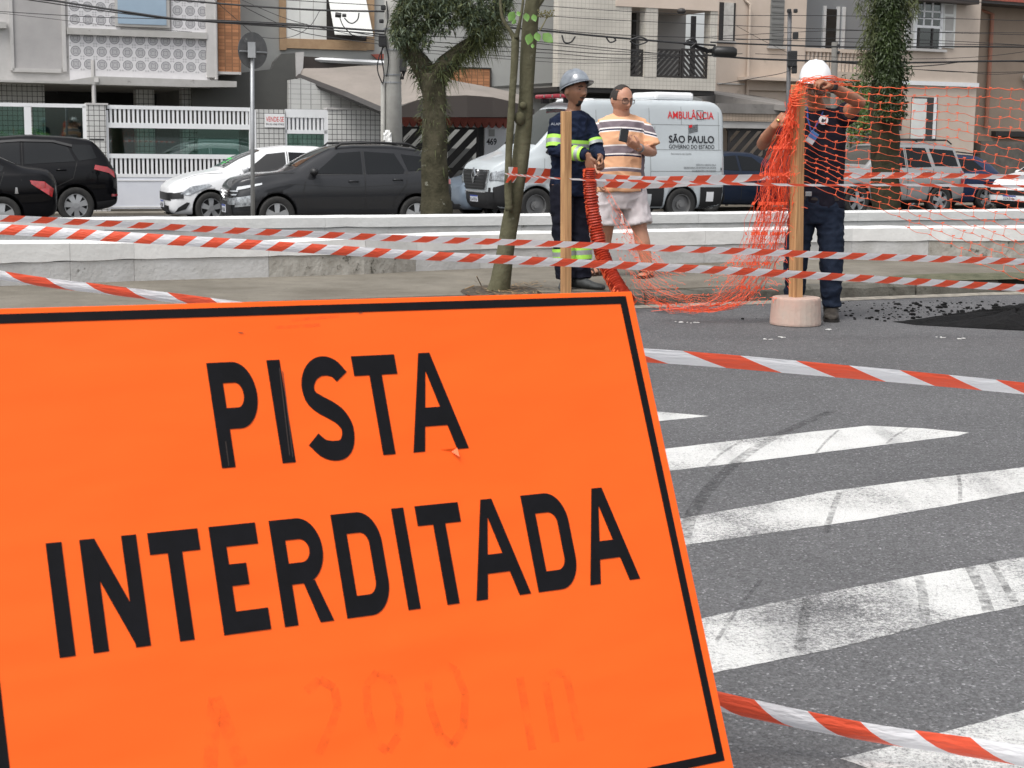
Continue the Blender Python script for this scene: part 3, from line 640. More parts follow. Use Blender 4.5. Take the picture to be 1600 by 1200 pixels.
def stake(label, pb, pt, Y, wpx, base_px, base_h, base_rx, rot):
    foot = at_y(pb[0], pb[1], Y); top = at_y(pt[0], pt[1], Y); wd = wpx / FP * Y * .8
    root = thing('timber_post', label, 'post', Vector((foot.x, foot.y, 0)))
    f0 = Vector((foot.x, foot.y, .03)); d = (top - f0).normalized(); rt = Matrix.Rotation(rot, 3, 'Z')
    mb = MB(); ax = rt @ Vector((wd / 2, 0, 0)); ay = rt @ Vector((0, wd / 2, 0))
    mb.hexa([f0 - ax - ay, f0 + ax - ay, f0 + ax + ay, f0 - ax + ay, top - ax - ay, top + ax - ay, top + ax + ay, top - ax + ay]); build('upright', mb, M_STAKE, root, bev=.003)
    mb = MB(); n_ = 28; r0 = []; rings = []
    for zz, k in ((0.003, 1.02), (.02, 1.03), (base_h * .5, 1.0), (base_h - .015, .975), (base_h, .955)):
        rings.append([Vector((foot.x + base_rx * k * math.cos(2 * math.pi * q / n_) * (1 + .02 * mnoise.noise(Vector((q, 0, 0)))), foot.y + base_rx * k * math.sin(2 * math.pi * q / n_), zz)) for q in range(n_)])
    mb.loft(rings); build('base', mb, mat('pink_concrete', (.50, .33, .27), .85, noise=(3.5, 0), col2=(.42, .36, .31), bump=(25, .5), dirt=(10, (.30, .24, .2), .64)), root, bev=.004)
    return root
post1 = stake('timber post standing in front of the worker with the grey helmet', (884, 520), (884.5, 174), 10.85, 16, 0, .17, .17, R(30))
post2 = stake('timber post in a round pink concrete base, net tied at its top', (1243, 494), (1247, 132), 11.75, 19.5, 0, .205, .183, R(32))
# ================================================================== houses across the far road
M_CON = mat('pale_render', (.53, .515, .505), .85, noise=(1.1, 0), col2=(.41, .40, .385), bump=(20, .2), dirt=(2.2, (.25, .24, .225), .62))
M_CONL = mat('ledge_render', (.45, .44, .425), .85, noise=(2, 0), col2=(.36, .35, .33), dirt=(3, (.14, .13, .12), .64))
M_GREYH = mat('grey_wall_paint', (.385, .39, .375), .8, noise=(.7, 0), col2=(.33, .335, .32), bump=(15, .1))
M_DKG = mat('dark_grey_wall', (.105, .105, .098), .85, noise=(1.0, 0), col2=(.085, .085, .08))
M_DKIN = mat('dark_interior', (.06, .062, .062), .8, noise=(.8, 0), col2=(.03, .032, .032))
M_MIDIN = mat('grey_interior', (.20, .20, .195), .85, noise=(.8, 0), col2=(.14, .14, .135))
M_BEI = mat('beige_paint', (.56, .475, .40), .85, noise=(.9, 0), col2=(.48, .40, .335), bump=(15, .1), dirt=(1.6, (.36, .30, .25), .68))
M_BEI2 = mat('beige_paint_light', (.62, .52, .44), .85, noise=(.8, 0), col2=(.53, .44, .365), bump=(15, .1), dirt=(1.4, (.40, .33, .27), .64))
M_BRN = mat('brown_paint', (.33, .26, .20), .85, noise=(.9, 0), col2=(.27, .21, .165))
M_WPNT = mat('white_metal_paint', (.78, .79, .80), .35, noise=(1.5, 0), col2=(.70, .71, .72))
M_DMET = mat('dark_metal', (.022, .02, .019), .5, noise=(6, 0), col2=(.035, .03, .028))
M_TILEW = grid_mat('white_wall_tile', (.60, .60, .58), (.07, .07, .07), .115, gw=.12)
M_TILEC = grid_mat('cream_wall_tile', (.60, .565, .50), (.40, .37, .32), .11, gw=.09, var=.05)
M_TILEP = grid_mat('peach_tile_band', (.50, .40, .31), (.28, .22, .17), .10, gw=.12)
M_BRK = grid_mat('orange_brick_cladding', (.52, .235, .11), (.24, .12, .06), .17, .08, gw=.16, var=.4, rough=.8)
M_CANV = mat('tan_canvas', (.25, .22, .195), .85, noise=(1.2, 0), col2=(.19, .17, .15), dirt=(1.6, (.20, .175, .15), .62))
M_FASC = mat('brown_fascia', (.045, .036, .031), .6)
M_GLS = glass_mat('green_gate_glass', (.50, .70, .64), .5)
M_GLW = glass_mat('window_glass', (.45, .5, .5), .8)
M_CURT = mat('curtain', (.62, .60, .56), .9, noise=(8, 0), col2=(.48, .46, .43))
M_BLUEG = mat('frosted_blue_glass', (.33, .43, .53), .12, spec=.8, noise=(.6, 0), col2=(.27, .36, .45))
M_RED = mat('red_print', (.62, .02, .02), .6); M_INK = mat('dark_print', (.03, .03, .035), .6)
M_RTILE = mat('red_clay', (.42, .11, .075), .7, noise=(9, 0), col2=(.28, .07, .05))
M_SHUT = mat('white_shutter', (.72, .73, .70), .5, noise=(2, 0), col2=(.62, .63, .61))
M_PINKB = mat('copper_pipe_paint', (.33, .15, .10), .6)
M_LEAF = mat('leaf_green', (.055, .105, .028), .55, noise=(9, 0), col2=(.028, .055, .016))
class Fr:
    """vertical facade plane through a view ray at a given distance; off>0 comes towards the street"""
    def __init__(s, px, Y, ang):
        s.P = at_y(px, 217, Y); s.P.z = 0; s.a = R(ang); s.d = Vector((math.cos(s.a), math.sin(s.a), 0)); s.n = Vector((math.sin(s.a), -math.cos(s.a), 0))
    def st(s, x, y, off=0):
        q = at_pl(x, y, s.P + s.n * off, s.n); return (q - s.P).dot(s.d), q.z
    def w(s, a, z, off=0): return s.P + s.d * a + s.n * off + Vector((0, 0, z))
    def ext(s, x0, y0, x1, y1, off):
        xm, ym = (x0 + x1) / 2, (y0 + y1) / 2
        return s.st(x0, ym, off)[0], s.st(x1, ym, off)[0], s.st(xm, y1, off)[1], s.st(xm, y0, off)[1]
    def addm(s, mb, a0, a1, z0, z1, o0, o1, mi=0):
        mb.hexa([s.w(a0, z0, o1), s.w(a1, z0, o1), s.w(a1, z0, o0), s.w(a0, z0, o0), s.w(a0, z1, o1), s.w(a1, z1, o1), s.w(a1, z1, o0), s.w(a0, z1, o0)], mi)
    def box(s, name, root, m, px, o0, o1, kind=None, zb=None):
        a0, a1, z0, z1 = s.ext(*px, o1)
        if zb is not None: z0 = zb
        mb = MB(); s.addm(mb, a0, a1, z0, z1, o0, o1); o = build(name, mb, m, root, uvang=s.a); return o
    def bx(s, name, root, m, a0, a1, z0, z1, o0, o1):
        mb = MB(); s.addm(mb, a0, a1, z0, z1, o0, o1); return build(name, mb, m, root, uvang=s.a)
    def poly(s, name, root, m, pts, o0, o1):
        mb = MB(); mb.prism([s.st(x, y, o1) for x, y in pts], lambda a, z, d: s.w(a, z, d), o0, o1); return build(name, mb, m, root, uvang=s.a)
    def base(s, px): q = s.st(px, 300); return s.w(q[0], ZR + .05)
GZ = ZR + .05
# ---------- house 1 (left): upper storey with patterned tiles
A = Fr(0, 37.0, 22)
h1 = thing('apartment_house', 'pale house with patterned tile panels upstairs, behind the white gate', 'house', A.base(150))
a0, a1, z0, z1 = A.ext(-260, -150, 338, 128, 0)
A.bx('wall', h1, M_CON, a0, a1, z0, 9, -.5, 0)
A.bx('ceiling_slab', h1, M_CONL, a0, a1, z0 - .02, z0 + .3, -7.5, -.5)
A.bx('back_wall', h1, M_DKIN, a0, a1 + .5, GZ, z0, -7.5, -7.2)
A.bx('side_wall', h1, M_MIDIN, a1 - .25, a1, GZ, z0 - .02, -7.2, -3.0)
A.poly('ledge', h1, M_CONL, [(-200, 126), (0, 125), (100, 127), (150, 119), (240, 122), (370, 127), (370, 136), (300, 136), (0, 128), (-200, 128)], .001, .35)
A.box('recessed_panel', h1, mat('grey_panel', (.40, .385, .38), .85, noise=(1.5, 0), col2=(.34, .33, .325)), (20, -60, 96, 107), .0, .02)
for q in ((14, -60, 20, 110), (96, -60, 102, 112), (20, 107, 96, 113)): A.box('panel_frame', h1, M_CON, q, .0, .06)
A.box('ledge', h1, M_CONL, (105, 47, 324, 57), .0, .14)
A.box('ledge', h1, M_CONL, (-60, 33, 10, 43), .0, .14)
A.box('column', h1, M_CON, (322, -120, 336, 121), .0, .12)
# patterned relief tiles (each its own piece)
M_TFACE = mat('pattern_tile_white', (.66, .65, .66), .5, noise=(6, 0), col2=(.60, .59, .60)); M_TGR = mat('pattern_tile_grey', (.20, .20, .21), .6); M_TGL = mat('pattern_tile_pale_grey', (.43, .425, .435), .6)
def tile_mesh(sz):
    mb = MB(); h = sz / 2 - .002
    mb.box((0, .01, 0), (2 * h, .02, 2 * h), mi=0)
    n_ = 16
    def ring(r0, r1, y0, mi):
        a = mb.vs([(r0 * math.cos(2 * math.pi * k / n_), y0, r0 * math.sin(2 * math.pi * k / n_)) for k in range(n_)]); b = mb.vs([(r1 * math.cos(2 * math.pi * k / n_), y0, r1 * math.sin(2 * math.pi * k / n_)) for k in range(n_)])
        for k in range(n_): mb.face((a[k], a[(k + 1) % n_], b[(k + 1) % n_], b[k]), mi)
    ring(h * .02, h * .70, -.002, 2); ring(h * .70, h * .80, -.003, 1); ring(h*.80, h*.86, -.002, 0)
    for k in range(4):
        an = math.pi / 4 + k * math.pi / 2
        for rr_, an2 in ((h * .36, an - .45), (h * .36, an + .45), (h * .50, an)):
            c = Vector((rr_ * math.cos(an2), -.004, rr_ * math.sin(an2))); e = Vector((math.cos(an), 0, math.sin(an))) * h * .15; f_ = Vector((-math.sin(an), 0, math.cos(an))) * h * .07
            mb.quad(c - e, c + f_, c + e, c - f_, 1)
        an = k * math.pi / 2; c = Vector((h * .93 * math.cos(math.pi / 4 + an) * 1.25, -.003, h * .93 * math.sin(math.pi / 4 + an) * 1.25)); 
        mb.quad(c + Vector((-h * .17, 0, 0)), c + Vector((0, 0, -h * .17)), c + Vector((h * .17, 0, 0)), c + Vector((0, 0, h * .17)), 2)
    return mesh_of('tile', mb, [M_TFACE, M_TGR, M_TGL])
s0, zt = A.st(107, 48, .03); s1, _ = A.st(321, 60, .03); TS = (s1 - s0) / 10.7
TM = tile_mesh(TS); off_ = .03
def tiles(ix0, ix1, ztop_, nrow, soff=0):
    for r_ in range(nrow):
        for c_ in range(ix0, ix1):
            inst('tile', TM, h1, A.w(s0 + soff + TS * (c_ + .5), ztop_ - TS * (r_ + .5), off_), (0, 0, A.a))
zA = A.st(213, 51, .03)[1]
tiles(0, 11, zA - .02, 3)
A.bx('panel_backing', h1, M_TFACE, s0, s0 + TS * 11, zA - TS * 4.2, zA, .0, .028)
zB = A.st(213, 48, .03)[1] + .06 + TS * 4
tiles(0, 4, zB, 4); tiles(8, 11, zB, 4)
A.bx('panel_backing', h1, M_TFACE, s0, s0 + TS * 4, zB - TS * 6, zB + .2, .0, .028); A.bx('panel_backing', h1, M_TFACE, s0 + TS * 8, s0 + TS * 11, zB - TS * 6, zB + .2, .0, .028)
tiles(-9, -6, A.st(-20, 46, .03)[1], 3, .15); tiles(-9, -6, A.st(-20, -44, .03)[1], 4, .15)
w_ = A.box('window', h1, M_CONL, (179, -90, 264, 42), .0, .10); A.box('pane', w_, M_BLUEG, (183, -90, 259, 38), .10, .115)
A.box('window_mullion', w_, M_CONL, (220, -90, 223, -8), .115, .13)
# brick clad strip and pipe
A.box('brick_cladding', h1, M_BRK, (338, -150, 375, 112), -.6, -.05)
A.box('ledge', h1, M_CON, (336, 112, 377, 116), -.6, .02)
mb = MB(); p0 = A.w(A.st(336, 0, .1)[0], 8, .08); mb.tube([p0, Vector((p0.x, p0.y, A.st(336, 124, .1)[1]))], .05, 8); build('drainpipe', mb, M_CON, h1)
# ground floor tiled columns behind the gate
for q, o_ in (((-90, 128, 70, 200), -1.2), ((213, 140, 241, 170), -1.5), ((285, 136, 308, 170), -1.1)):
    A.box('tiled_column', h1, M_TILEW, q, o_ - .45, o_, zb=GZ)
A.box('ac_unit', h1, mat('dark_vent', (.03, .03, .03), .7), (90, 137, 111, 146), -7.2, -7.0)
mb = MB(); p0 = A.w(A.st(147, 160, .3)[0], A.st(147, 163, .3)[1], .3); mb.tube([p0, p0 + Vector((0, 0, 1.0))], .05, 6); mb.box(p0 + Vector((.08, 0, .55)), (.1, .1, .1)); build('ledge_prop', mb, M_CON, h1)
# garage / dark side wall between the houses
sw_ = thing('side_wall', 'dark grey stepped side wall rising behind the white slatted gate', 'wall', A.base(400))
A.poly('wall', sw_, M_DKG, [(300, 137), (338, 118), (424, 108), (428, 96), (440, 84), (474, 82), (474, 200), (300, 200)], -.75, -.6)
A.poly('cap', sw_, M_CON, [(462, 82), (475, 81), (473, 112), (463, 120)], -.598, -.55)
# ---------- street gates and fence walls of house 1
G = Fr(0, 35.1, 21)
def gate_root(name, label, cat, px): return thing(name, label, cat, G.base(px))
ga = gate_root('glass_gate', 'white framed gate with green glass behind the black tall car', 'gate', 60)
for q in ((-150, 160, 137, 166), (40, 166, 51, 331), (131, 166, 137, 331), (-60, 166, -52, 331), (-150, 222, 137, 228)): G.box('frame', ga, M_WPNT, q, -.05, .0)
for q in ((-52, 166, 40, 222), (51, 166, 131, 222)): G.box('pane', ga, M_GLS, q, -.03, -.02)
G.box('bottom_panel', ga, M_WPNT, (-150, 228, 137, 331), -.045, -.01, zb=GZ)
pl = gate_root('gate_pillar', 'white tiled pillar between the glass gate and the slatted gate', 'pillar', 152)
G.box('tiled_shaft', pl, M_TILEW, (137, 164, 167, 331), -.3, .06, zb=GZ); G.box('cap', pl, M_CON, (135, 161, 169, 164), -.32, .08)
gb = gate_root('slatted_gate', 'long white metal gate with slats and a dark glass band', 'gate', 280)
for q in ((167, 166, 393, 172), (167, 193, 393, 201), (167, 241, 393, 248), (167, 272, 393, 277)): G.box('rail', gb, M_WPNT, q, -.06, .0)
for q in ((167, 172, 171, 331), (390, 172, 401, 331)): G.box('frame', gb, M_WPNT, q, -.06, .01)
G.box('pane', gb, M_GLS, (171, 201, 390, 241), -.04, -.03)
G.box('bottom_panel', gb, mat('gate_sheet', (.66, .68, .73), .4, noise=(.8, 0), col2=(.58, .60, .66)), (167, 277, 393, 331), -.055, -.008, zb=GZ + .05)
for q in ((167, 281, 393, 283), (167, 322, 393, 324)): G.box('rib', gb, M_WPNT, q, -.008, .004)
G.box('slat_backing', gb, M_DMET, (171, 172, 390, 193), -.3, -.29); G.box('slat_backing', gb, M_DMET, (171, 248, 390, 272), -.3, -.29)
sA = G.st(171, 200)[0]; sB = G.st(390, 200)[0]; NS = 32
zz = {}
for k in range(NS):
    sx_ = sA + (sB - sA) * (k + .1) / NS; pxk = 171 + (219) * (k + .3) / NS
    for (ya, yb) in ((172, 193), (248, 272)):
        G_z1 = G.st(280, ya)[1]; G_z0 = G.st(280, yb)[1]; key = (ya,)
        if key not in zz:
            mb = MB(); hz = G_z1 - G_z0; mb.box((0, 0, hz / 2), ((sB - sA) / NS * .52, .03, hz)); zz[key] = mesh_of('slat', mb, M_WPNT)
        inst('slat', zz[key], gb, G.w(sx_ + .03, G_z0, -.03), (0, 0, G.a))
pv = gate_root('gate_pillar', 'white tiled pillar carrying the for-sale notice', 'pillar', 420)
G.box('tiled_shaft', pv, M_TILEW, (402, 171, 446, 331), -.3, .03, zb=GZ)
ns = gate_root('sale_notice', 'small white notice with red lettering on the tiled pillar', 'sign', 430)
nb_ = G.box('board', ns, mat('notice_white', (.75, .75, .75), .6), (414, 178, 445, 199), .03, .05)
def ftext(F_, root, txt, x0, x1, yb, yt, m, off, bold=0.0, name='lettering'):
    a0, z0_ = F_.st(x0, yb, off); a1, _ = F_.st(x1, yb, off); z1_ = F_.st((x0 + x1) / 2, yt, off)[1]; z0m = F_.st((x0 + x1) / 2, yb, off)[1]
    return put_text(name, txt, z1_ - z0m, a1 - a0, F_.w(a0, z0m, off), F_.d, Vector((0, 0, 1)), m, root, bold, .003)
ftext(G, ns, 'VENDE-SE', 415.5, 443.5, 190, 182, M_RED, .05, .004)
ftext(G, ns, '99132-1040 97403', 415.5, 443.5, 195.5, 192.5, M_INK, .05, .01)
gc = gate_root('small_gate', 'narrow white pedestrian gate with slats above green glass', 'gate', 480)
for q in ((446, 171, 513, 184), (446, 203, 513, 209), (446, 184, 449, 331), (507, 184, 513, 331)): G.box('frame', gc, M_WPNT, q, -.06, .0)
G.box('slat_backing', gc, mat('slat_shadow_grey', (.30, .31, .33), .7), (449, 184, 507, 203), -.12, -.11)
sA = G.st(449, 193)[0]; sB = G.st(507, 193)[0]; z0_ = G.st(478, 203)[1]; hz = G.st(478, 184)[1] - z0_
mb = MB(); mb.box((0, 0, hz / 2), ((sB - sA) / 9 * .55, .03, hz)); sm_ = mesh_of('slat', mb, M_WPNT)
for k in range(9): inst('slat', sm_, gc, G.w(sA + (sB - sA) * (k + .5) / 9, z0_, -.03), (0, 0, G.a))
G.box('pane', gc, M_GLS, (449, 209, 507, 331), -.04, -.03, zb=GZ + .3)
G.box('bottom_panel', gc, M_WPNT, (449, 290, 507, 331), -.05, -.02, zb=GZ)
G.box('wall_behind', pv, M_TILEW, (446, 205, 513, 331), -1.6, -1.5, zb=GZ)
tw = gate_root('tiled_wall', 'white square-tiled garden wall beside the concrete pole', 'wall', 560)
G.box('wall', tw, M_TILEW, (513, 172, 627, 331), -.25, .02, zb=GZ); G.box('cap', tw, M_CON, (511, 169, 629, 172), -.28, .05)
G.poly('upper_wall', tw, grid_mat('whitewashed_tile', (.56, .56, .54), (.26, .26, .25), .24, .115, gw=.09), [(452, 125), (470, 122), (490, 130), (592, 173), (630, 190), (452, 190)], -.5, -.3)
# potted palm behind the glass gate
pm = thing('palm_plant', 'small green palm seen through the glass gate at the left edge', 'plant', G.w(G.st(20, 210, -.8)[0], GZ, -.8))
mb = MB(); random.seed(5); pb_ = G.w(G.st(18, 214, -.8)[0], G.st(18, 214, -.8)[1], -.8)
mb2 = MB(); mb2.tube([Vector((pb_.x, pb_.y, GZ)), pb_], .05, 6); build('stem', mb2, mat('palm_stem', (.1, .07, .04), .9), pm)
for k in range(22):
    an = ranf(0, 6.28); L_ = ranf(.5, .85); up = ranf(.35, 1.0)
    d = Vector((math.cos(an), math.sin(an), 0)); pp = [pb_ + d * (L_ * t) + Vector((0, 0, up * L_ * (t - t * t * .8))) for t in (0, .25, .5, .75, 1)]
    sd_ = Vector((-d.y, d.x, 0))
    for j in range(1, 5):
        for sg in (-1, 1):
            for t in (0, .5):
                a = pp[j - 1].lerp(pp[j], t); mb.face(mb.vs([a, a + sd_ * sg * .17 + d * .12 - Vector((0, 0, .06)), a + d * .03]))
build('frond', mb, mat('palm_green', (.07, .16, .05), .5), pm)
# ---------- house 2: grey wall, awning, number 469
B = Fr(600, 41.5, 22)
h2 = thing('grey_house', 'light grey house with wood-framed white shutters behind the concrete pole', 'house', B.base(620))
a0, a1, _, _ = B.ext(374, -200, 872, 150, 0)
B.bx('wall', h2, M_GREYH, a0, a1, GZ, 10, -.3, 0)
for q in ((437, -60, 447, 78), (573, -60, 585, 78), (447, 62, 573, 77)): B.box('window_frame', h2, mat('window_wood', (.42, .29, .17), .6, noise=(5, 0), col2=(.33, .21, .12)), q, 0, .08)
w_ = B.box('window', h2, M_SHUT, (447, -60, 510, 62), 0, .05)
for x_ in (468, 489): B.box('window_joint', w_, M_CONL, (x_, -60, x_ + 1, 62), .05, .055)
B.box('window_opening', h2, M_DMET, (510, -60, 573, 62), 0, .04)
mb = MB(); p = [B.w(*B.st(x, y, o_), o_) for x, y, o_ in ((512, -8, .06), (570, -8, .06), (583, 57, .65), (523, 54, .65))]
mb.hexa([p[3], p[2], p[1], p[0]] + [q + Vector((0, 0, .04)) for q in (p[3], p[2], p[1], p[0])]); build('awning_shutter', mb, M_SHUT, h2)
B.poly('brick_cladding', h2, M_BRK, [(704, 106), (766, 108), (766, 145), (704, 125)], 0, .05)
for q in ([(703, 104), (768, 106), (768, 108), (703, 106)], [(766, 108), (768, 108), (768, 146), (766, 146)]): B.poly('cladding_edge', h2, M_DMET, q, 0, .07)
B.poly('ledge', h2, M_DKG, [(768, 135), (865, 129), (865, 131.5), (768, 138)], 0, .06)
B.poly('lower_wall', h2, mat('lower_grey', (.33, .32, .295), .85), [(768, 138), (865, 131.5), (872, 131), (872, 160), (768, 160)], 0, .04)
mb = MB(); p = B.w(B.st(864, 60)[0], 0, .1); mb.tube([p, p + Vector((0, 0, 9))], .035, 6); build('drainpipe', mb, M_DKG, h2)
# awning
aw = thing('canvas_awning', 'tan curved canvas awning over the carport left of the thin tree', 'awning', G.base(700))
lower = [(466, 119, 38.6), (500, 130, 38.0), (540, 147, 37.4), (575, 162, 36.9), (600, 172, 36.6), (627, 165, 36.5), (650, 156, 36.6), (680, 150, 36.7), (730, 148, 36.8), (770, 151, 37.0), (800, 158, 37.1), (835, 170, 37.3)]
upper = [(478, 114, 40), (505, 108, 40), (545, 103, 40), (580, 101, 40), (620, 101, 40.2), (650, 103, 40.3), (672, 108, 40.4), (700, 124, 40.5), (735, 135, 40.6), (770, 144, 40.7), (800, 151, 40.8), (835, 163, 41)]
mb = MB(); rings = []
for lo, up in zip(lower, upper):
    a = at_y(*lo); b = at_y(*up); rings.append([a.lerp(b, t / 8) + Vector((0, 0, .16 * math.sin(math.pi * t / 8))) for t in range(9)])
for i in range(len(rings) - 1):
    for j in range(8): mb.quad(rings[i][j], rings[i + 1][j], rings[i + 1][j + 1], rings[i][j + 1])
me = evaluated(mb, [('WELD', {}), ('SOLIDIFY', dict(thickness=.03)), ('SUBSURF', dict(levels=1, render_levels=1))]); link_mesh('canvas', me, aw, M_CANV)
mb = MB(); mb.tube([at_y(466, 121, 38.5) , at_y(540, 149, 37.3), at_y(598, 174, 36.5)], .09, 4); build('gutter', mb, M_DMET, aw)
mb = MB(); P_ = [at_y(x, y + 1, Y) for x, y, Y in lower[4:]]; Q_ = [at_y(x, 183 if x > 620 else 186, Y) for x, y, Y in lower[4:]]
for k in range(len(P_) - 1): mb.hexa([Q_[k], Q_[k + 1], Q_[k + 1] + Vector((0, .06, 0)), Q_[k] + Vector((0, .06, 0)), P_[k], P_[k + 1], P_[k + 1] + Vector((0, .06, 0)), P_[k] + Vector((0, .06, 0))])
build('fascia', mb, M_FASC, aw)
mb = MB(); mb.tube([at_y(492, 93, 40.8), at_y(600, 98.5, 41), at_y(660, 101.5, 41.1)], .06, 4); build('roof_edge', mb, M_WPNT, aw)
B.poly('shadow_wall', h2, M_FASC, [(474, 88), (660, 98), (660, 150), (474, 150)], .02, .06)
B.poly('red_detail', h2, M_RTILE, [(580, 85), (600, 84), (603, 91), (590, 93)], .06, .12)
hn = thing('carport_front', 'carport front with dark slatted gate, red clay edging and house number', 'carport', G.base(700))
G.box('lintel', hn, mat('lintel_grey', (.36, .36, .35), .8), (627, 191, 800, 198), -.2, 0)
G.box('back_wall', hn, M_MIDIN, (627, 196, 800, 331), -5, -4.9, zb=GZ)
G.box('column', hn, M_WPNT, (757, 196, 790, 331), -.3, .03, zb=GZ); G.box('relief', hn, M_GREYH, (764, 202, 773, 213), .03, .045)
G.box('pillar', hn, M_DKIN, (749, 198, 757, 331), -.25, -.03, zb=GZ)
ftext(G, hn, '469', 760, 776, 226, 216, M_INK, .03, .03)
s0_ = G.st(627, 186)[0]; s1_ = G.st(795, 186)[0]; zt_ = G.st(710, 182)[1]; nT = 15; wT = (s1_ - s0_) / nT
mb = MB(); n_ = 7; ring = lambda o_: [Vector((wT * .55 * math.cos(math.pi * k / (n_ - 1)), -o_, -.24 * (math.sin(math.pi * k / (n_ - 1))) - .0)) for k in range(n_)]
mb.loft([ring(0), ring(.08)], closed=True); tmesh = mesh_of('roof_tile', mb, M_RTILE)
for k in range(nT): inst('roof_tile', tmesh, hn, G.w(s0_ + wT * (k + .5), zt_ - .02, .02), (0, 0, G.a))
G.box('tile_bed', hn, mat('clay_dark', (.12, .035, .03), .8), (627, 181, 795, 191), -.1, -.005)
gd = thing('dark_gate', 'dark metal gate of diagonal slats behind the mossy tree trunk', 'gate', G.base(690))
for q in ((627, 198, 749, 202), (627, 325, 749, 331), (627, 198, 630, 331), (686, 198, 690, 331), (745, 198, 749, 331), (627, 262, 749, 266)): G.box('frame', gd, M_DMET, q, -.06, .0)
gx0, gx1 = G.st(630, 250)[0], G.st(745, 250)[0]; zg0, zg1 = G.st(690, 325)[1], G.st(690, 202)[1]
def diag(F_, root, a0, a1, z0, z1, step, wd, m, off, sgn=1):
    H = z1 - z0; k = a0 - H
    while k < a1:
        pts = [(k, z0), (k + wd, z0), (k + wd + H, z1), (k + H, z1)] if sgn > 0 else [(k + H, z0), (k + H + wd, z0), (k + wd, z1), (k, z1)]
        def clip(p_, lo, keep):
            out = []
            for i in range(len(p_)):
                a, b = p_[i], p_[(i + 1) % len(p_)]; ina = (a[0] >= lo) == keep; inb = (b[0] >= lo) == keep
                if ina: out.append(a)
                if ina != inb: t = (lo - a[0]) / (b[0] - a[0]); out.append((lo, a[1] + (b[1] - a[1]) * t))
            return out
        pts = clip(pts, a0, True)
        if len(pts) > 2: pts = clip(pts, a1, False)
        if len(pts) > 2:
            mb = MB(); mb.prism(pts, lambda a, z, d: F_.w(a, z, d), off - .02, off); build('slat', mb, m, root)
        k += step
diag(G, gd, gx0, gx1, zg0, zg1, .36, .22, M_DMET, -.02)
G.box('light_panel', gd, mat('pale_inside', (.42, .42, .41), .8), (700, 232, 738, 330), -1.9, -1.85)
# ---------- house 3: cream tiled with balcony
C_ = Fr(870, 41.0, 25)
h3 = thing('cream_tiled_house', 'cream tiled house with a dark railed balcony above the ambulance', 'house', C_.base(1000))
x0, x1 = 872, 1119
def a_(x, F_=C_, o_=0): return F_.st(x, 100, o_)[0]
zt = C_.st(1000, 0)[1]; zb_ = C_.st(1000, 139)[1]; zr = C_.st(1000, 120)[1]; zl = C_.st(1050, 14)[1]
C_.bx('wall', h3, M_TILEC, a_(872), a_(985), zb_, 10, -.3, 0)
C_.bx('parapet', h3, M_TILEC, a_(985), a_(1119), zb_, zr, -.3, 0)
C_.bx('lintel', h3, M_BEI2, a_(960), a_(1119), zl, zl + .5, -.3, .03)
C_.bx('upper_wall', h3, M_TILEC, a_(985), a_(1119), zl + .5, 10, -.3, 0)
C_.bx('wall', h3, M_TILEC, a_(1108), a_(1119), zr, zl, -.3, 0)
C_.bx('column', h3, M_TILEC, a_(1007), a_(1026), zr, zl, -.3, .01)
C_.bx('balcony_back', h3, mat('balcony_wall', (.36, .345, .33), .85, noise=(1, 0), col2=(.30, .29, .275)), a_(980), a_(1125), zb_, 6, -1.9, -1.8)
C_.bx('balcony_floor', h3, M_MIDIN, a_(980), a_(1119), zr - .15, zr - .02, -1.8, -.3)
C_.bx('balcony_ceiling', h3, M_BEI2, a_(980), a_(1119), zl + .01, zl + .15, -1.8, -.3)
for q in ((1003, 15, 1008, 120), (1026, 17, 1036, 120), (1096, 17, 1102, 120)):
    aa0, aa1, _, _ = C_.ext(*q, -1.2); C_.bx('door_frame', h3, M_DMET, aa0, aa1, zr, zl, -1.79, -1.7)
mb = MB(); mb.ball(C_.w(a_(1060), zl - .05, .08), (.12, .08, .08)); build('wall_lamp', mb, M_DMET, h3)
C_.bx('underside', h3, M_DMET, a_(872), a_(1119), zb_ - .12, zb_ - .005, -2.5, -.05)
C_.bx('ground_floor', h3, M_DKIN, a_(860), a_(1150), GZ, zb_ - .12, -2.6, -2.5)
ra = thing('balcony_railing', 'dark narrow railing panel left of the balcony column', 'railing', C_.w(a_(985), zr))
rb = thing('balcony_railing', 'dark wide railing of diagonal slats right of the balcony column', 'railing', C_.w(a_(1027), zr))
for rt_, xa, xb, sg in ((ra, 985, 1007, 1), (rb, 1027, 1066, 1), (rb, 1069, 1108, -1)):
    zh = zr + .72 * 1.0; aa, ab_ = a_(xa), a_(xb)
    zh = C_.st(xb, 77)[1]
    C_.bx('rail', rt_, M_DMET, aa, ab_, zh - .05, zh, -.14, -.08); C_.bx('rail', rt_, M_DMET, aa, ab_, zr + .01, zr + .06, -.14, -.08)
    C_.bx('rail', rt_, M_DMET, aa, ab_, zh - .2, zh - .16, -.14, -.08)
    C_.bx('rail_post', rt_, M_DMET, aa - .02, aa + .03, zr + .01, zh, -.145, -.075); C_.bx('rail_post', rt_, M_DMET, ab_ - .03, ab_ + .02, zr + .01, zh, -.145, -.075)
    diag(C_, rt_, aa, ab_, zr + .05, zh - .05, .15, .085, M_DMET, -.09, sg)
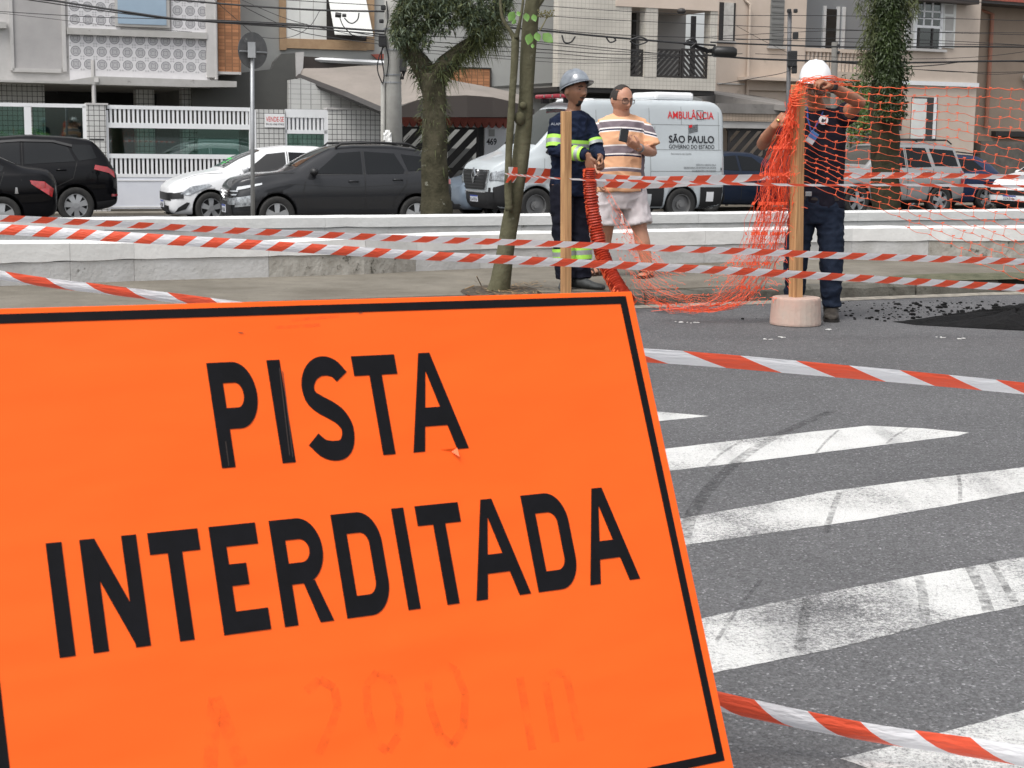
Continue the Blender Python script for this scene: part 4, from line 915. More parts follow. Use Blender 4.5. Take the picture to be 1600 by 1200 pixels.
# concrete canopy right of the ambulance
cp = thing('concrete_canopy', 'grey concrete garage canopy with a tiled edge right of the ambulance', 'canopy', C_.base(1190))
mb = MB(); PX = [(1118, 147, 44.2), (1180, 162, 43.6), (1262, 171, 43.4), (1262, 181, 43.4), (1180, 176, 43.6), (1118, 163, 44.2)]
P_ = [at_y(*q) for q in PX]; bk = Vector((-.4, 3.2, .35))
mb.hexa([P_[5], P_[2] + Vector((0, 0, -.1)), P_[2] + bk + Vector((0, 0, -.1)), P_[5] + bk, P_[0], P_[2], P_[2] + bk, P_[0] + bk]); build('slab', mb, mat('weathered_slab', (.24, .225, .21), .9, noise=(1.5, 0), col2=(.15, .14, .13), dirt=(3, (.09, .085, .08), .6)), cp)
D_ = Fr(1190, 43.6, 25)
D_.box('tiled_edge', cp, M_TILEP, (1128, 178, 1268, 190), -.15, 0); D_.box('lintel', cp, M_CONL, (1128, 190, 1268, 201), -.15, -.04)
D_.box('top_slab', cp, mat('weathered_slab', (.24, .225, .21)), (1122, 163, 1268, 178), -3.2, .05)
D_.box('garage_opening', cp, M_DKIN, (1128, 201, 1268, 331), -3.2, -3.1, zb=GZ)
D_.box('side_pillar', cp, M_MIDIN, (1256, 201, 1272, 331), -.4, -.02, zb=GZ)
ggt = thing('dark_gate', 'dark slatted garage gate under the concrete canopy', 'gate', D_.base(1180))
for q in ((1136, 201, 1250, 205), (1136, 260, 1250, 263), (1136, 201, 1139, 331), (1192, 201, 1195, 331), (1247, 201, 1250, 331)): D_.box('frame', ggt, M_DMET, q, -.2, -.15)
aa0, aa1, zz0, zz1 = D_.ext(1139, 205, 1247, 300, -.17); diag(D_, ggt, aa0, aa1, zz0, zz1, .34, .2, M_DMET, -.17)
# ---------- house 4: beige, balcony to the right
Eh = Fr(1145, 46.5, 27)
h4 = thing('beige_house', 'beige house with drainpipe, narrow windows and a balustraded balcony', 'house', Eh.base(1250))
ae = lambda x, o_=0: Eh.st(x, 100, o_)[0]
z10 = 10
Eh.bx('wall', h4, M_BEI2, ae(1108), ae(1257), GZ, 10, -.3, 0)
zr4 = Eh.st(1315, 112)[1]; zc4 = Eh.st(1315, 76)[1]
Eh.bx('parapet', h4, M_BEI, ae(1257), ae(1420), Eh.st(1315, 146)[1], zr4, -.3, 0)
Eh.bx('lower_wall', h4, M_BEI, ae(1257), ae(1420), GZ, Eh.st(1315, 146)[1], -.6, -.3)
Eh.bx('balcony_back', h4, mat('grey_balcony', (.27, .285, .30), .85), ae(1240, -1.6), ae(1430, -1.6), zr4 - .1, 10, -1.8, -1.6)
Eh.bx('balcony_door', h4, M_DMET, ae(1286, -1.6), ae(1303, -1.6), zr4, Eh.st(1295, 14, -1.6)[1], -1.6, -1.56)
for q in ((1303, 1307), (1312, 1316), (1282, 1286)): Eh.bx('door_frame', h4, M_WPNT, ae(q[0], -1.6), ae(q[1], -1.6), zr4, Eh.st(1300, 10, -1.6)[1], -1.6, -1.53)
Eh.bx('balcony_side', h4, M_SHUT, ae(1262), ae(1266), zr4 - .1, 10, -1.6, -.3)
bl = thing('balustrade', 'cream balustrade with upright balusters on the right balcony', 'railing', Eh.w(ae(1315), zr4))
Eh.bx('top_rail', bl, M_BEI2, ae(1257), ae(1400), zr4 + .55, zr4 + .66, -.2, -.05)
mb = MB(); mb.box((0, 0, .275), (.075, .075, .55)); bmsh = mesh_of('baluster', mb, M_BEI2)
aa = ae(1259)
while aa < ae(1400): inst('baluster', bmsh, bl, Eh.w(aa, zr4, -.12), (0, 0, Eh.a)); aa += .145
for nm, q, mt, o1_ in (('window', (1124, 4, 1149, 65), M_DMET, .02), ('window_sill', (1121, 64, 1150, 67), M_CONL, .09), ('curtain', (1131, 4, 1146, 63), M_CURT, .03), ('window', (1205, -60, 1226, 72), mat('grey_louvre', (.22, .22, .21), .7), .03), ('window_sill', (1201, 72, 1228, 76), M_CONL, .09)):
    Eh.box(nm, h4, mt, q, .0, o1_)
for k in range(9): Eh.box('louvre', h4, M_MIDIN, (1206, -10 + k * 9, 1225, -7 + k * 9), .03, .045)
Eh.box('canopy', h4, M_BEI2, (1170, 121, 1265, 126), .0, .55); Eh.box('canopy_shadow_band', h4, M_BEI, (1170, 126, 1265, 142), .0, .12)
Eh.box('ledge', h4, M_CONL, (1122, 130, 1164, 132), .0, .06)
mb = MB(); p = Eh.w(ae(1167), 0, .08); mb.tube([Vector((p.x, p.y, Eh.st(1167, 155)[1])), Vector((p.x, p.y, Eh.st(1167, 8)[1])), Vector((p.x - .25, p.y, Eh.st(1167, -4)[1]))], .045, 8); build('drainpipe', mb, M_BEI, h4)
mb = MB(); mb.ball(Eh.w(ae(1237), Eh.st(1237, 139)[1], .2), (.12, .14, .1)); build('wall_lamp', mb, M_DMET, h4)
mb = MB(); random.seed(8)
for k in range(420):
    c = Eh.w(ae(ranf(1262, 1385)), zr4 - .55 + ranf(-.15, .5) * ranf(.2, 1), ranf(.0, .35)); d = Vector((ranf(-1, 1), ranf(-1, 1), ranf(-.2, 1))).normalized() * ranf(.15, .35); s_ = d.cross(Vector((0, 1, .2))).normalized() * .02
    mb.face(mb.vs([c - s_, c + s_, c + d]))
tag(build('balcony_plants', mb, M_LEAF), 'spiky green plants growing along the ledge below the balustrade', kind='stuff')
# ---------- house 5: beige with white shutters
H5 = Fr(1378, 47.0, 29)
h5 = thing('beige_house', 'beige corner house with a white shuttered window upstairs', 'house', H5.base(1450))
a5 = lambda x, o_=0: H5.st(x, 100, o_)[0]
H5.bx('wall', h5, M_BEI, a5(1402), a5(1528), GZ, 10, -.35, 0)
H5.bx('side_wall', h5, M_BEI, a5(1528) - .3, a5(1528), GZ, 10, -4.5, -.35)
H5.box('cornice', h5, M_WPNT, (1404, 127.5, 1530, 134), .0, .08)
w_ = H5.box('window', h5, M_GLW, (1432, -20, 1473, 76), .012, .02); H5.box('curtain', w_, M_CURT, (1436, -20, 1470, 74), .002, .008)
for q in ((1430, -20, 1434, 76), (1470, -20, 1474, 76), (1432, 40, 1472, 44), (1444, -20, 1446, 40), (1457, -20, 1459, 40), (1432, 17, 1472, 19), (1432, 28, 1472, 30)): H5.box('window_frame', w_, M_WPNT, q, .0, .05)
for q in ((1434, 44, 1437, 76), (1456, 44, 1458, 76)): H5.box('window_bar', w_, M_DMET, q, .02, .05)
for xa, xb in ((1415, 1430), (1474, 1493)):
    sh_ = H5.box('shutter', h5, M_SHUT, (xa, 4, xb, 75), .02, .07)
    for k, (ya, yb) in enumerate(((8, 22), (26, 48), (52, 72))): H5.box('louvre_panel', sh_, M_CONL, (xa + 3, ya, xb - 3, yb), .07, .075)
H5.box('window_sill', h5, M_CON, (1412, 76, 1480, 80), .0, .14)
H5.box('ground_window', h5, M_DKIN, (1424, 152, 1464, 218), .0, .03); H5.box('white_shutter', h5, M_SHUT, (1425, 154, 1447, 218), .03, .06); H5.box('window_frame', h5, M_WPNT, (1459, 152, 1463, 218), .03, .06)
H5.box('meter_box', h5, M_DMET, (1398, 186, 1409, 204), .0, .2)
H5.box('roof_edge', h5, M_FASC, (1395, -20, 1531, 2), .0, .5)
# ---------- house 6
H6 = Fr(1530, 51.0, 29)
h6 = thing('brown_house', 'brown-beige house with a copper coloured downpipe at the right edge', 'house', H6.base(1570))
a6 = lambda x, o_=0: H6.st(x, 100, o_)[0]
H6.bx('wall', h6, M_BRN, a6(1500), a6(1800), GZ, 10, -.3, 0)
mb = MB(); p = H6.w(a6(1542), 0, .12); mb.tube([Vector((p.x, p.y, H6.st(1542, 200)[1])), Vector((p.x, p.y, H6.st(1542, 22)[1])), Vector((p.x - .5, p.y, H6.st(1542, 14)[1]))], .07, 8); build('downpipe', mb, M_PINKB, h6)
H6.box('roof', h6, M_RTILE, (1528, -60, 1780, 8), .0, .8); H6.box('eave', h6, M_FASC, (1520, 8, 1780, 13), .0, .78)
H6.box('ledge', h6, M_DMET, (1556, 206, 1700, 214), .0, .2)
mb = MB(); mb.ball(H6.w(a6(1598), H6.st(1598, 122)[1], .2), (.14, .14, .14)); build('wall_lamp', mb, M_CONL, h6)
lw = thing('low_wall', 'low dark rough garden wall at the right edge behind the white car', 'wall', H5.base(1570))
Hl = Fr(1540, 49.5, 29); Hl.box('wall', lw, mat('rough_dark_wall', (.14, .125, .11), .9, noise=(3, 0), col2=(.08, .075, .065)), (1530, 222, 1750, 331), -.3, 0, zb=GZ)
# gate pillars and shrub behind the netting
gp = thing('white_gate', 'pale gate posts behind the leafy shrub, right of the man in the white helmet', 'gate', H5.base(1350))
for x_ in (1322, 1334, 1366): H5.box('post', gp, M_CON, (x_, 165, x_ + 5, 331), .5, .6, zb=GZ)
H5.box('panel', gp, M_MIDIN, (1322, 190, 1400, 331), .35, .4, zb=GZ)
sh = thing('leafy_shrub', 'green leafy shrub between the man in the white helmet and the dark tree trunk', 'shrub', H5.w(a5(1350, 1.2), GZ, 1.2))
mb = MB(); random.seed(9)
cen = at_y(1350, 185, H5.w(a5(1350, 1.2), 0, 1.2).y)
for k in range(1500):
    v = Vector((random.gauss(0, .32), random.gauss(0, .3), random.gauss(0, .48))); c = cen + v; d = Vector((ranf(-1, 1), ranf(-1, 1), ranf(-1, 1))).normalized(); s_ = d.cross(Vector((ranf(-1, 1), ranf(-1, 1), ranf(-1, 1)))).normalized() * .035
    mb.face(mb.vs([c - s_, c + d * .045, c + s_, c - d * .045]))
build('foliage', mb, mat('shrub_green', (.10, .17, .035), .55, noise=(6, 0), col2=(.05, .09, .02)), sh)
mb = MB(); mb.tube([Vector((cen.x, cen.y, GZ)), cen], .05, 6); build('stem', mb, mat('bark_plain', (.10, .085, .06), .9), sh)
# backdrop of more roofs so nothing is empty above and beside the row
# ================================================================== vehicles
M_TYRE = mat('tyre_rubber', (.012, .012, .012), .8, noise=(20, 0), col2=(.025, .024, .022))
M_CGL = mat('car_glass', (.005, .006, .007), .05, spec=.38)
M_CGL2 = mat('car_windscreen', (.03, .037, .037), .04, spec=.8, coat=.4)
M_CHR = mat('chrome', (.55, .56, .57), .18, metal=1)
M_BPL = mat('black_plastic', (.014, .014, .015), .5)
M_ALLOY = mat('alloy', (.45, .46, .47), .3, metal=.7)
M_ALLOYD = mat('dark_alloy', (.12, .12, .125), .35, metal=.6)
M_LAMP = mat('headlamp_glass', (.42, .45, .47), .08, spec=.9, metal=.3, noise=(14, 0), col2=(.08, .08, .09))
M_TAIL = mat('tail_lamp', (.45, .012, .015), .1, spec=.9, coat=1, noise=(12, 0), col2=(.25, .005, .008))
M_PLATE = mat('plate_white', (.6, .62, .66), .4); M_PLB = mat('plate_blue', (.02, .05, .3), .4)
M_SEAM = mat('seam_black', (.006, .006, .006), .7)
def paint(name, c, met=0, coat=.6, r=.35): return mat(name, c, r, metal=met, spec=.05, coat=coat, noise=(1.3, 0), col2=tuple(q * .93 for q in c))
def interp(tab, x, col):
    if x <= tab[0][0]: return tab[0][col]
    for a, b in zip(tab[:-1], tab[1:]):
        if x <= b[0]:
            t = (x - a[0]) / (b[0] - a[0]); return a[col] + (b[col] - a[col]) * t
    return tab[-1][col]
def sm_interp(tab, x, col, k=.05):
    return sum(interp(tab, x + d * k, col) for d in (-1, -.5, 0, .5, 1)) / 5
class Car:
    """local frame: x from nose (0) to tail (L), y across (negative = side towards us when nose is left), z up"""
    def __init__(s, name, label, loc, rot, L, W, tab, paint_, wheels, R_w, rim_style='alloy', cat='car', group='cars parked across the canal', clad=None):
        # tab rows: x, zbottom, halfwidth, zbelt, ztop, halfwidth_top
        s.root = thing(name, label, cat, loc, rot, group); s.L, s.W, s.tab = L, W, tab; s.paint = paint_
        xs = []; n_ = 64
        for k in range(n_ + 1): xs.append(L * (k / n_))
        xs[0] = .0; rings = []
        for x in xs:
            zb, hw, zl, zt, ht = [sm_interp(tab, x, c, .055) for c in (1, 2, 3, 4, 5)]
            zt = max(zt, zl + .012)
            h_ = zl - zb
            prof = [(0, zb), (hw * .72, zb), (hw * .93, zb + .03), (hw * .975, zb + h_ * .18), (hw * .995, zb + h_ * .42), (hw, zb + h_ * .62), (hw * .992, zb + h_ * .78), (hw * .965, zl - .03), (hw * .94, zl)]
            g = zt - zl
            a = hw * .94
            prof += [(a + (ht - a) * .35, zl + g * .35), (a + (ht - a) * .72, zl + g * .72), (ht, zl + g * .90), (ht * .93, zl + g * .975), (ht * .6, zt), (0, zt + .012)]
            ring = [Vector((x, -y, z)) for y, z in prof] + [Vector((x, y, z)) for y, z in prof[-2:0:-1]]
            rings.append(ring)
        mb = MB(); mb.loft(rings)
        body = evaluated(mb, [('SUBSURF', dict(levels=1, render_levels=1))])
        s.bvh = BVHTree.FromPolygons([v.co.copy() for v in body.vertices], [tuple(p.vertices) for p in body.polygons])
        # wheel wells
        cut = MB(); Rc = R_w + .055
        for xw in wheels:
            for sg in (-1, 1):
                a = W / 2 - .30; b = W / 2 + .2
                cut.tube([(xw, sg * a, R_w), (xw, sg * b, R_w)], Rc, 36, ref=(1, 0, 0))
        co = bpy.data.objects.new('tmpcut', mesh_of('tmpcut', cut, M_BPL)); COL.objects.link(co)
        me = evaluated(body, [('BOOLEAN', dict(object=co, operation='DIFFERENCE', solver='EXACT'))]); bpy.data.objects.remove(co)
        me.materials.clear(); me.materials.append(paint_); me.materials.append(M_BPL)
        for p in me.polygons:
            c = p.center
            for xw in wheels:
                d = math.hypot(c.x - xw, c.z - R_w)
                if d < Rc + .02 and (abs(d - Rc) < .012 and abs(p.normal.y) < .5 or (abs(abs(c.y) - (W / 2 - .30)) < .01 and d < Rc)): p.material_index = 1
            if clad is not None and c.z < clad: p.material_index = 1
            if c.z < sm_interp(tab, c.x, 1) + .02 and p.normal.z < -.3: p.material_index = 1
        me.polygons.foreach_set('use_smooth', [True] * len(me.polygons))
        o = bpy.data.objects.new('body', me); COL.objects.link(o); o.parent = s.root; s.body = o
        sh_ = o.modifiers.new('wn', 'WEIGHTED_NORMAL') if False else None
        s.R_w = R_w
        for xw in wheels:
            for sg in (-1, 1): s.wheel(xw, sg, R_w, rim_style)
    def wheel(s, xw, sg, Rw, style):
        y0 = sg * (s.W / 2 - .23); y1 = sg * (s.W / 2 - .012)
        mb = MB(); prof = [(.64, 0), (.90, .0), (.985, .04), (1, .12), (1, .88), (.985, .96), (.90, 1), (.70, 1), (.64, .93)]
        rings = [[Vector((xw + Rw * r_ * math.cos(2 * math.pi * k / 32), y0 + (y1 - y0) * t, Rw + Rw * r_ * math.sin(2 * math.pi * k / 32))) for k in range(32)] for r_, t in prof]
        mb.loft(rings, cap0=True, cap1=False); ty = build('tyre', mb, M_TYRE, s.root, local=True, smooth=True)
        yi = y0 + (y1 - y0) * .55; yo = y0 + (y1 - y0) * .93
        mt = {'alloy': M_ALLOYD, 'cover': M_ALLOY, 'steel': mat('steel_wheel', (.20, .20, .20), .45, metal=.5)}[style]
        mb = MB(); rr = Rw * .66
        rg = [[Vector((xw + r_ * math.cos(2 * math.pi * k / 32), y, Rw + r_ * math.sin(2 * math.pi * k / 32))) for k in range(32)] for r_, y in ((rr, yo), (rr * .93, yo), (rr * .90, yi), (.01, yi))]
        mb.loft(rg, cap0=False, cap1=False); rim = build('rim', mb, [M_ALLOY if style == 'alloy' else mt][0] if style != 'alloy' else M_ALLOY, s.root, local=True, smooth=False)
        mb = MB(); mb.loft([[Vector((xw + r_ * math.cos(2 * math.pi * k / 24), yi + sg * .006, Rw + r_ * math.sin(2 * math.pi * k / 24))) for k in range(24)] for r_ in (rr * .89, .01)], cap0=False, cap1=False)
        if style != 'steel': build('brake_shadow', mb, M_BPL, s.root, local=True)
        n_ = {'alloy': 5, 'cover': 7, 'steel': 0}[style]
        mb = MB(); ym = yo - sg * .012
        for k in range(n_):
            a = 2 * math.pi * k / n_ + .3
            e = Vector((math.cos(a), 0, math.sin(a))); t_ = Vector((-math.sin(a), 0, math.cos(a))); c = Vector((xw, ym, Rw)); dy = Vector((0, sg * .02, 0))
            w0, w1 = (.035, .055) if style == 'alloy' else (.035, .06)
            b0 = c + e * .03; b1 = c + e * rr * .95
            mb.hexa([b0 - t_ * w0 - dy, b0 + t_ * w0 - dy, b1 + t_ * w1 - dy, b1 - t_ * w1 - dy, b0 - t_ * w0 + dy * .6, b0 + t_ * w0 + dy * .6, b1 + t_ * w1, b1 - t_ * w1])
        mb.tube([Vector((xw, ym - sg * .02, Rw)), Vector((xw, ym + sg * .02, Rw))], .055, 14, ref=(1, 0, 0))
        if style == 'steel':
            for k in range(8):
                a = 2 * math.pi * k / 8; mb.tube([Vector((xw + .09 * math.cos(a), yi, Rw + .09 * math.sin(a))), Vector((xw + .09 * math.cos(a), yi + sg * .03, Rw + .09 * math.sin(a)))], .012, 6, ref=(1, 0, 0))
            mb.tube([Vector((xw, yi, Rw)), Vector((xw, yi + sg * .05, Rw))], .10, 18, ref=(1, 0, 0))
        build('hub', mb, mt if style != 'alloy' else M_ALLOY, rim, local=True)
    def hit(s, a, b, side):
        if side in ('L', 'R'):
            sg = -1 if side == 'R' else 1; o = Vector((a, sg * 3, b)); d = Vector((0, -sg, 0))
        elif side == 'F': o = Vector((-3, a, b)); d = Vector((1, 0, 0))
        elif side == 'B': o = Vector((s.L + 3, a, b)); d = Vector((-1, 0, 0))
        else: o = Vector((a, b, 6)); d = Vector((0, 0, -1))
        h = s.bvh.ray_cast(o, d)
        if h[0] is None: return None, None
        n_ = h[1]
        if n_.dot(d) > 0: n_ = -n_
        return h[0], n_
    def patch(s, name, poly, side, m, off=.006, step=.08, parent=None, smooth=True):
        """panel of given outline laid on the body skin and slightly proud of it"""
        bm = bmesh.new(); f = bm.faces.new([bm.verts.new((x, y, 0)) for x, y in poly])
        for ax in (0, 1):
            lo = min(p[ax] for p in poly); hi = max(p[ax] for p in poly); k = lo + step
            while k < hi - .001:
                co = [0, 0, 0]; co[ax] = k; no = [0, 0, 0]; no[ax] = 1
                bmesh.ops.bisect_plane(bm, geom=bm.verts[:] + bm.edges[:] + bm.faces[:], plane_co=co, plane_no=no); k += step
        bmesh.ops.triangulate(bm, faces=bm.faces[:]); bm.verts.ensure_lookup_table(); bad = []
        for v in bm.verts:
            p, n_ = s.hit(v.co.x, v.co.y, side)
            if p is None: bad.append(v)
            else: v.co = p + n_ * off
        if bad: bmesh.ops.delete(bm, geom=bad, context='VERTS')
        bmesh.ops.recalc_face_normals(bm, faces=bm.faces[:])
        me = bpy.data.meshes.new(name); bm.to_mesh(me); bm.free(); me.materials.append(m)
        if smooth: me.polygons.foreach_set('use_smooth', [True] * len(me.polygons))
        o = bpy.data.objects.new(name, me); COL.objects.link(o); o.parent = parent or s.root; return o
    def both(s, name, poly, m, **k):
        for sd_ in ('R', 'L'): s.patch(name, poly, sd_, m, **k)
    def line(s, name, pts, side, w=.014, m=None, off=.003):
        P = []
        for (a, b) in zip(pts[:-1], pts[1:]):
            n_ = max(1, int(math.hypot(b[0] - a[0], b[1] - a[1]) / .07))
            P += [(a[0] + (b[0] - a[0]) * k / n_, a[1] + (b[1] - a[1]) * k / n_) for k in range(n_)]
        P.append(pts[-1]); mb = MB(); H = [s.hit(x, y, side) for x, y in P]; H = [h for h in H if h[0] is not None]
        for (p, n_), (q, n2) in zip(H[:-1], H[1:]):
            d = (q - p); 
            if d.length < 1e-5: continue
            t = d.normalized().cross(n_) * w / 2
            mb.quad(p - t + n_ * off, q - t + n2 * off, q + t + n2 * off, p + t + n_ * off)
        if mb.f: return build(name, mb, m or M_SEAM, s.root, local=True)
    def box(s, name, c, sz, m, rot=None, bev=.01, parent=None):
        mb = MB(); mb.box(c, sz, rot); return build(name, mb, m, parent or s.root, local=True, bev=bev)
    def tube(s, name, pts, r_, m, n=8, parent=None): mb = MB(); mb.tube(pts, r_, n); return build(name, mb, m, parent or s.root, local=True, smooth=True)
    def mirror(s, x, z, m=None, sz=(.14, .2, .13)):
        for sg in (-1, 1):
            hw = abs(s.hit(x, z, 'R')[0].y) if s.hit(x, z, 'R')[0] else s.W / 2
            mb = MB(); mb.ball((x, sg * (hw + .12), z + .05), (sz[0] / 2, sz[1] / 2, sz[2] / 2), 14, 10); o = build('mirror', mb, m or s.paint, s.root, local=True, smooth=True)
            mb = MB(); mb.tube([(x, sg * (hw - .02), z - .02), (x, sg * (hw + .08), z + .02)], .02, 6); build('mirror_arm', mb, M_BPL, o, local=True)
    def handle(s, x, z, m=None):
        for sd_ in ('R', 'L'):
            p, n_ = s.hit(x, z, sd_); mb = MB(); mb.tube([p + Vector((-.09, 0, 0)) + n_ * .01, p + Vector((-.06, 0, .003)) + n_ * .035, p + Vector((.06, 0, .003)) + n_ * .035, p + Vector((.09, 0, 0)) + n_ * .01], .014, 6); build('door_handle', mb, m or s.paint, s.root, local=True, smooth=True)
    def plate(s, side, y, z, txt=None, w=.40):
        p, n_ = s.hit(y, z, side); sx = -1 if side == 'F' else 1; p = p + Vector((sx * .02, 0, 0))
        pl_ = s.box('licence_plate', p, (.012, w, .13), M_PLATE, bev=0); s.box('plate_band', p + Vector((sx * .0065, 0, .052)), (.003, w, .028), M_PLB, bev=0, parent=pl_)
        mb = MB(); random.seed(int(abs(p.z) * 1000))
        if txt:
            me = text_mesh(txt, .062, .02); xs = [v.co.x for v in me.vertices]; k = .34 / (max(xs) - min(xs))
            for v in me.vertices: v.co = Vector((p.x + sx * .0085, p.y + (-sx) * (-1) * (v.co.x * k - .17), p.z - .048 + v.co.y)) if False else Vector((p.x + sx * .0085, p.y + (v.co.x * k - .17) * (1 if sx > 0 else -1), p.z - .048 + v.co.y))
            me.materials.append(M_INK); o = bpy.data.objects.new('plate_lettering', me); COL.objects.link(o); o.parent = pl_
def placed(px, py_ground, D_, ang):          # nose position on the far road
    p = at_y(px, 300, D_); return Vector((p.x, p.y, ZR))
# --- dark grey crossover, nose to the left
def crossover():
    L, W = 4.17, 1.72
    tab = [(0, .42, .50, .60, .72, .42), (.05, .26, .68, .66, .84, .58), (.18, .22, .78, .72, .93, .68), (.5, .2, .84, .82, 1.01, .72), (1.0, .2, .86, .92, 1.07, .72), (1.18, .2, .86, .95, 1.12, .68),
           (1.55, .2, .86, .97, 1.34, .60), (1.9, .2, .86, .98, 1.49, .56), (2.3, .2, .86, .99, 1.53, .56), (3.0, .2, .86, 1.01, 1.53, .56), (3.5, .2, .85, 1.04, 1.48, .55), (3.8, .24, .83, 1.06, 1.36, .56), (4.02, .3, .78, 1.02, 1.12, .60), (4.12, .36, .72, .95, 1.0, .58), (4.17, .45, .60, .8, .86, .5)]
    p = placed(350, 0, 29.4, 0)
    c = Car('crossover_car', 'dark grey crossover with roof rails, parked in front of the white hatchback', p, R(19), L, W, tab, paint('dark_grey_paint', (.030, .031, .034), .3), (.82, 3.42), .325, 'alloy', clad=.36)
    c.patch('windscreen', [(1.22, -.60), (1.86, -.50), (1.86, .50), (1.22, .60)], 'T', M_CGL2)
    c.both('side_window', [(1.52, 1.03), (1.98, 1.38), (2.40, 1.41), (2.40, 1.03)], M_CGL); c.both('side_window', [(2.47, 1.03), (2.47, 1.41), (3.03, 1.38), (3.20, 1.10), (3.17, 1.04)], M_CGL)
    c.both('quarter_window', [(3.27, 1.08), (3.16, 1.37), (3.55, 1.33), (3.78, 1.12)], M_CGL)
    c.both('door_sill_cladding', [(1.2, .22), (3.0, .22), (3.0, .38), (1.2, .38)], M_BPL, off=.012)
    for s_ in ('R', 'L'):
        c.line('door_seam', [(1.36, .98), (1.30, .75), (1.36, .34)], s_); c.line('door_seam', [(2.44, 1.42), (2.44, .34)], s_); c.line('door_seam', [(3.24, 1.1), (3.22, .85), (2.98, .6), (2.95, .34)], s_); c.line('belt_trim', [(1.45, 1.01), (3.3, 1.05)], s_, .018, M_BPL)
        c.line('crease', [(.9, .86), (2.2, .80), (3.9, .90)], s_, .006, M_SEAM, .001)
    c.patch('grille', [(-.60, .62), (.60, .62), (.66, .70), (-.66, .70)], 'F', M_BPL, off=.012); c.patch('lower_grille', [(-.62, .27), (.62, .27), (.6, .55), (-.6, .55)], 'F', M_BPL, off=.014)
    for z in (.655, .715): c.patch('chrome_bar', [(-.70, z), (.70, z), (.70, z + .022), (-.70, z + .022)], 'F', M_CHR, off=.022)
    for sg in (-1, 1): c.patch('headlight', [(sg * .42, .50), (sg * .70, .50), (sg * .72, .62), (sg * .45, .60)], 'F', M_LAMP, off=.02); 
    c.both('headlight', [(.12, .74), (.56, .84), (.56, .87), (.14, .80)], mat('daylight_strip', (.6, .62, .64), .1, spec=.9), off=.012)
    c.both('headlight', [(.09, .46), (.34, .49), (.42, .60), (.35, .66), (.10, .62)], M_LAMP, off=.014)
    c.both('fog_lamp_housing', [(.08, .28), (.34, .26), (.38, .40), (.12, .40)], M_BPL, off=.014)
    c.both('tail_light', [(3.88, .88), (4.1, .86), (4.12, .98), (3.93, 1.04)], M_TAIL, off=.012)
    mb = MB(); mb.tube([(.0, -.02, .60), (-.02, 0, .69), (.0, .02, .60)], .012, 4); mb.tube([(-.005, -.06, .60), (-.03, 0, .66), (-.005, .06, .60)], .012, 4)
    mb.tube([(-.012, -.05, .655), (-.035, 0, .72), (-.012, .05, .655)], .014, 4); build('badge', mb, M_CHR, c.root, local=True)
    for sg in (-1, 1): c.tube('roof_rail', [(1.95, sg * .55, 1.47), (2.05, sg * .56, 1.545), (2.7, sg * .57, 1.57), (3.3, sg * .565, 1.55), (3.5, sg * .55, 1.47)], .02, M_BPL)
    c.tube('aerial', [(3.3, 0, 1.5), (3.5, 0, 1.70)], .008, M_BPL); c.mirror(1.48, 1.02, M_BPL, (.16, .22, .14)); c.handle(2.22, .90); c.handle(3.05, .93); c.plate('F', 0, .42, 'FUN2I61')
    c.line('wiper', [(1.25, -.3), (1.32, .35)], 'T', .015, M_BPL, .02); c.line('wiper', [(1.25, .1), (1.34, .58)], 'T', .015, M_BPL, .02)
    c.line('bonnet_seam', [(.35, -.70), (1.15, -.74)], 'T'); c.root.scale = (1, 1, 1.06); return c
crossover()
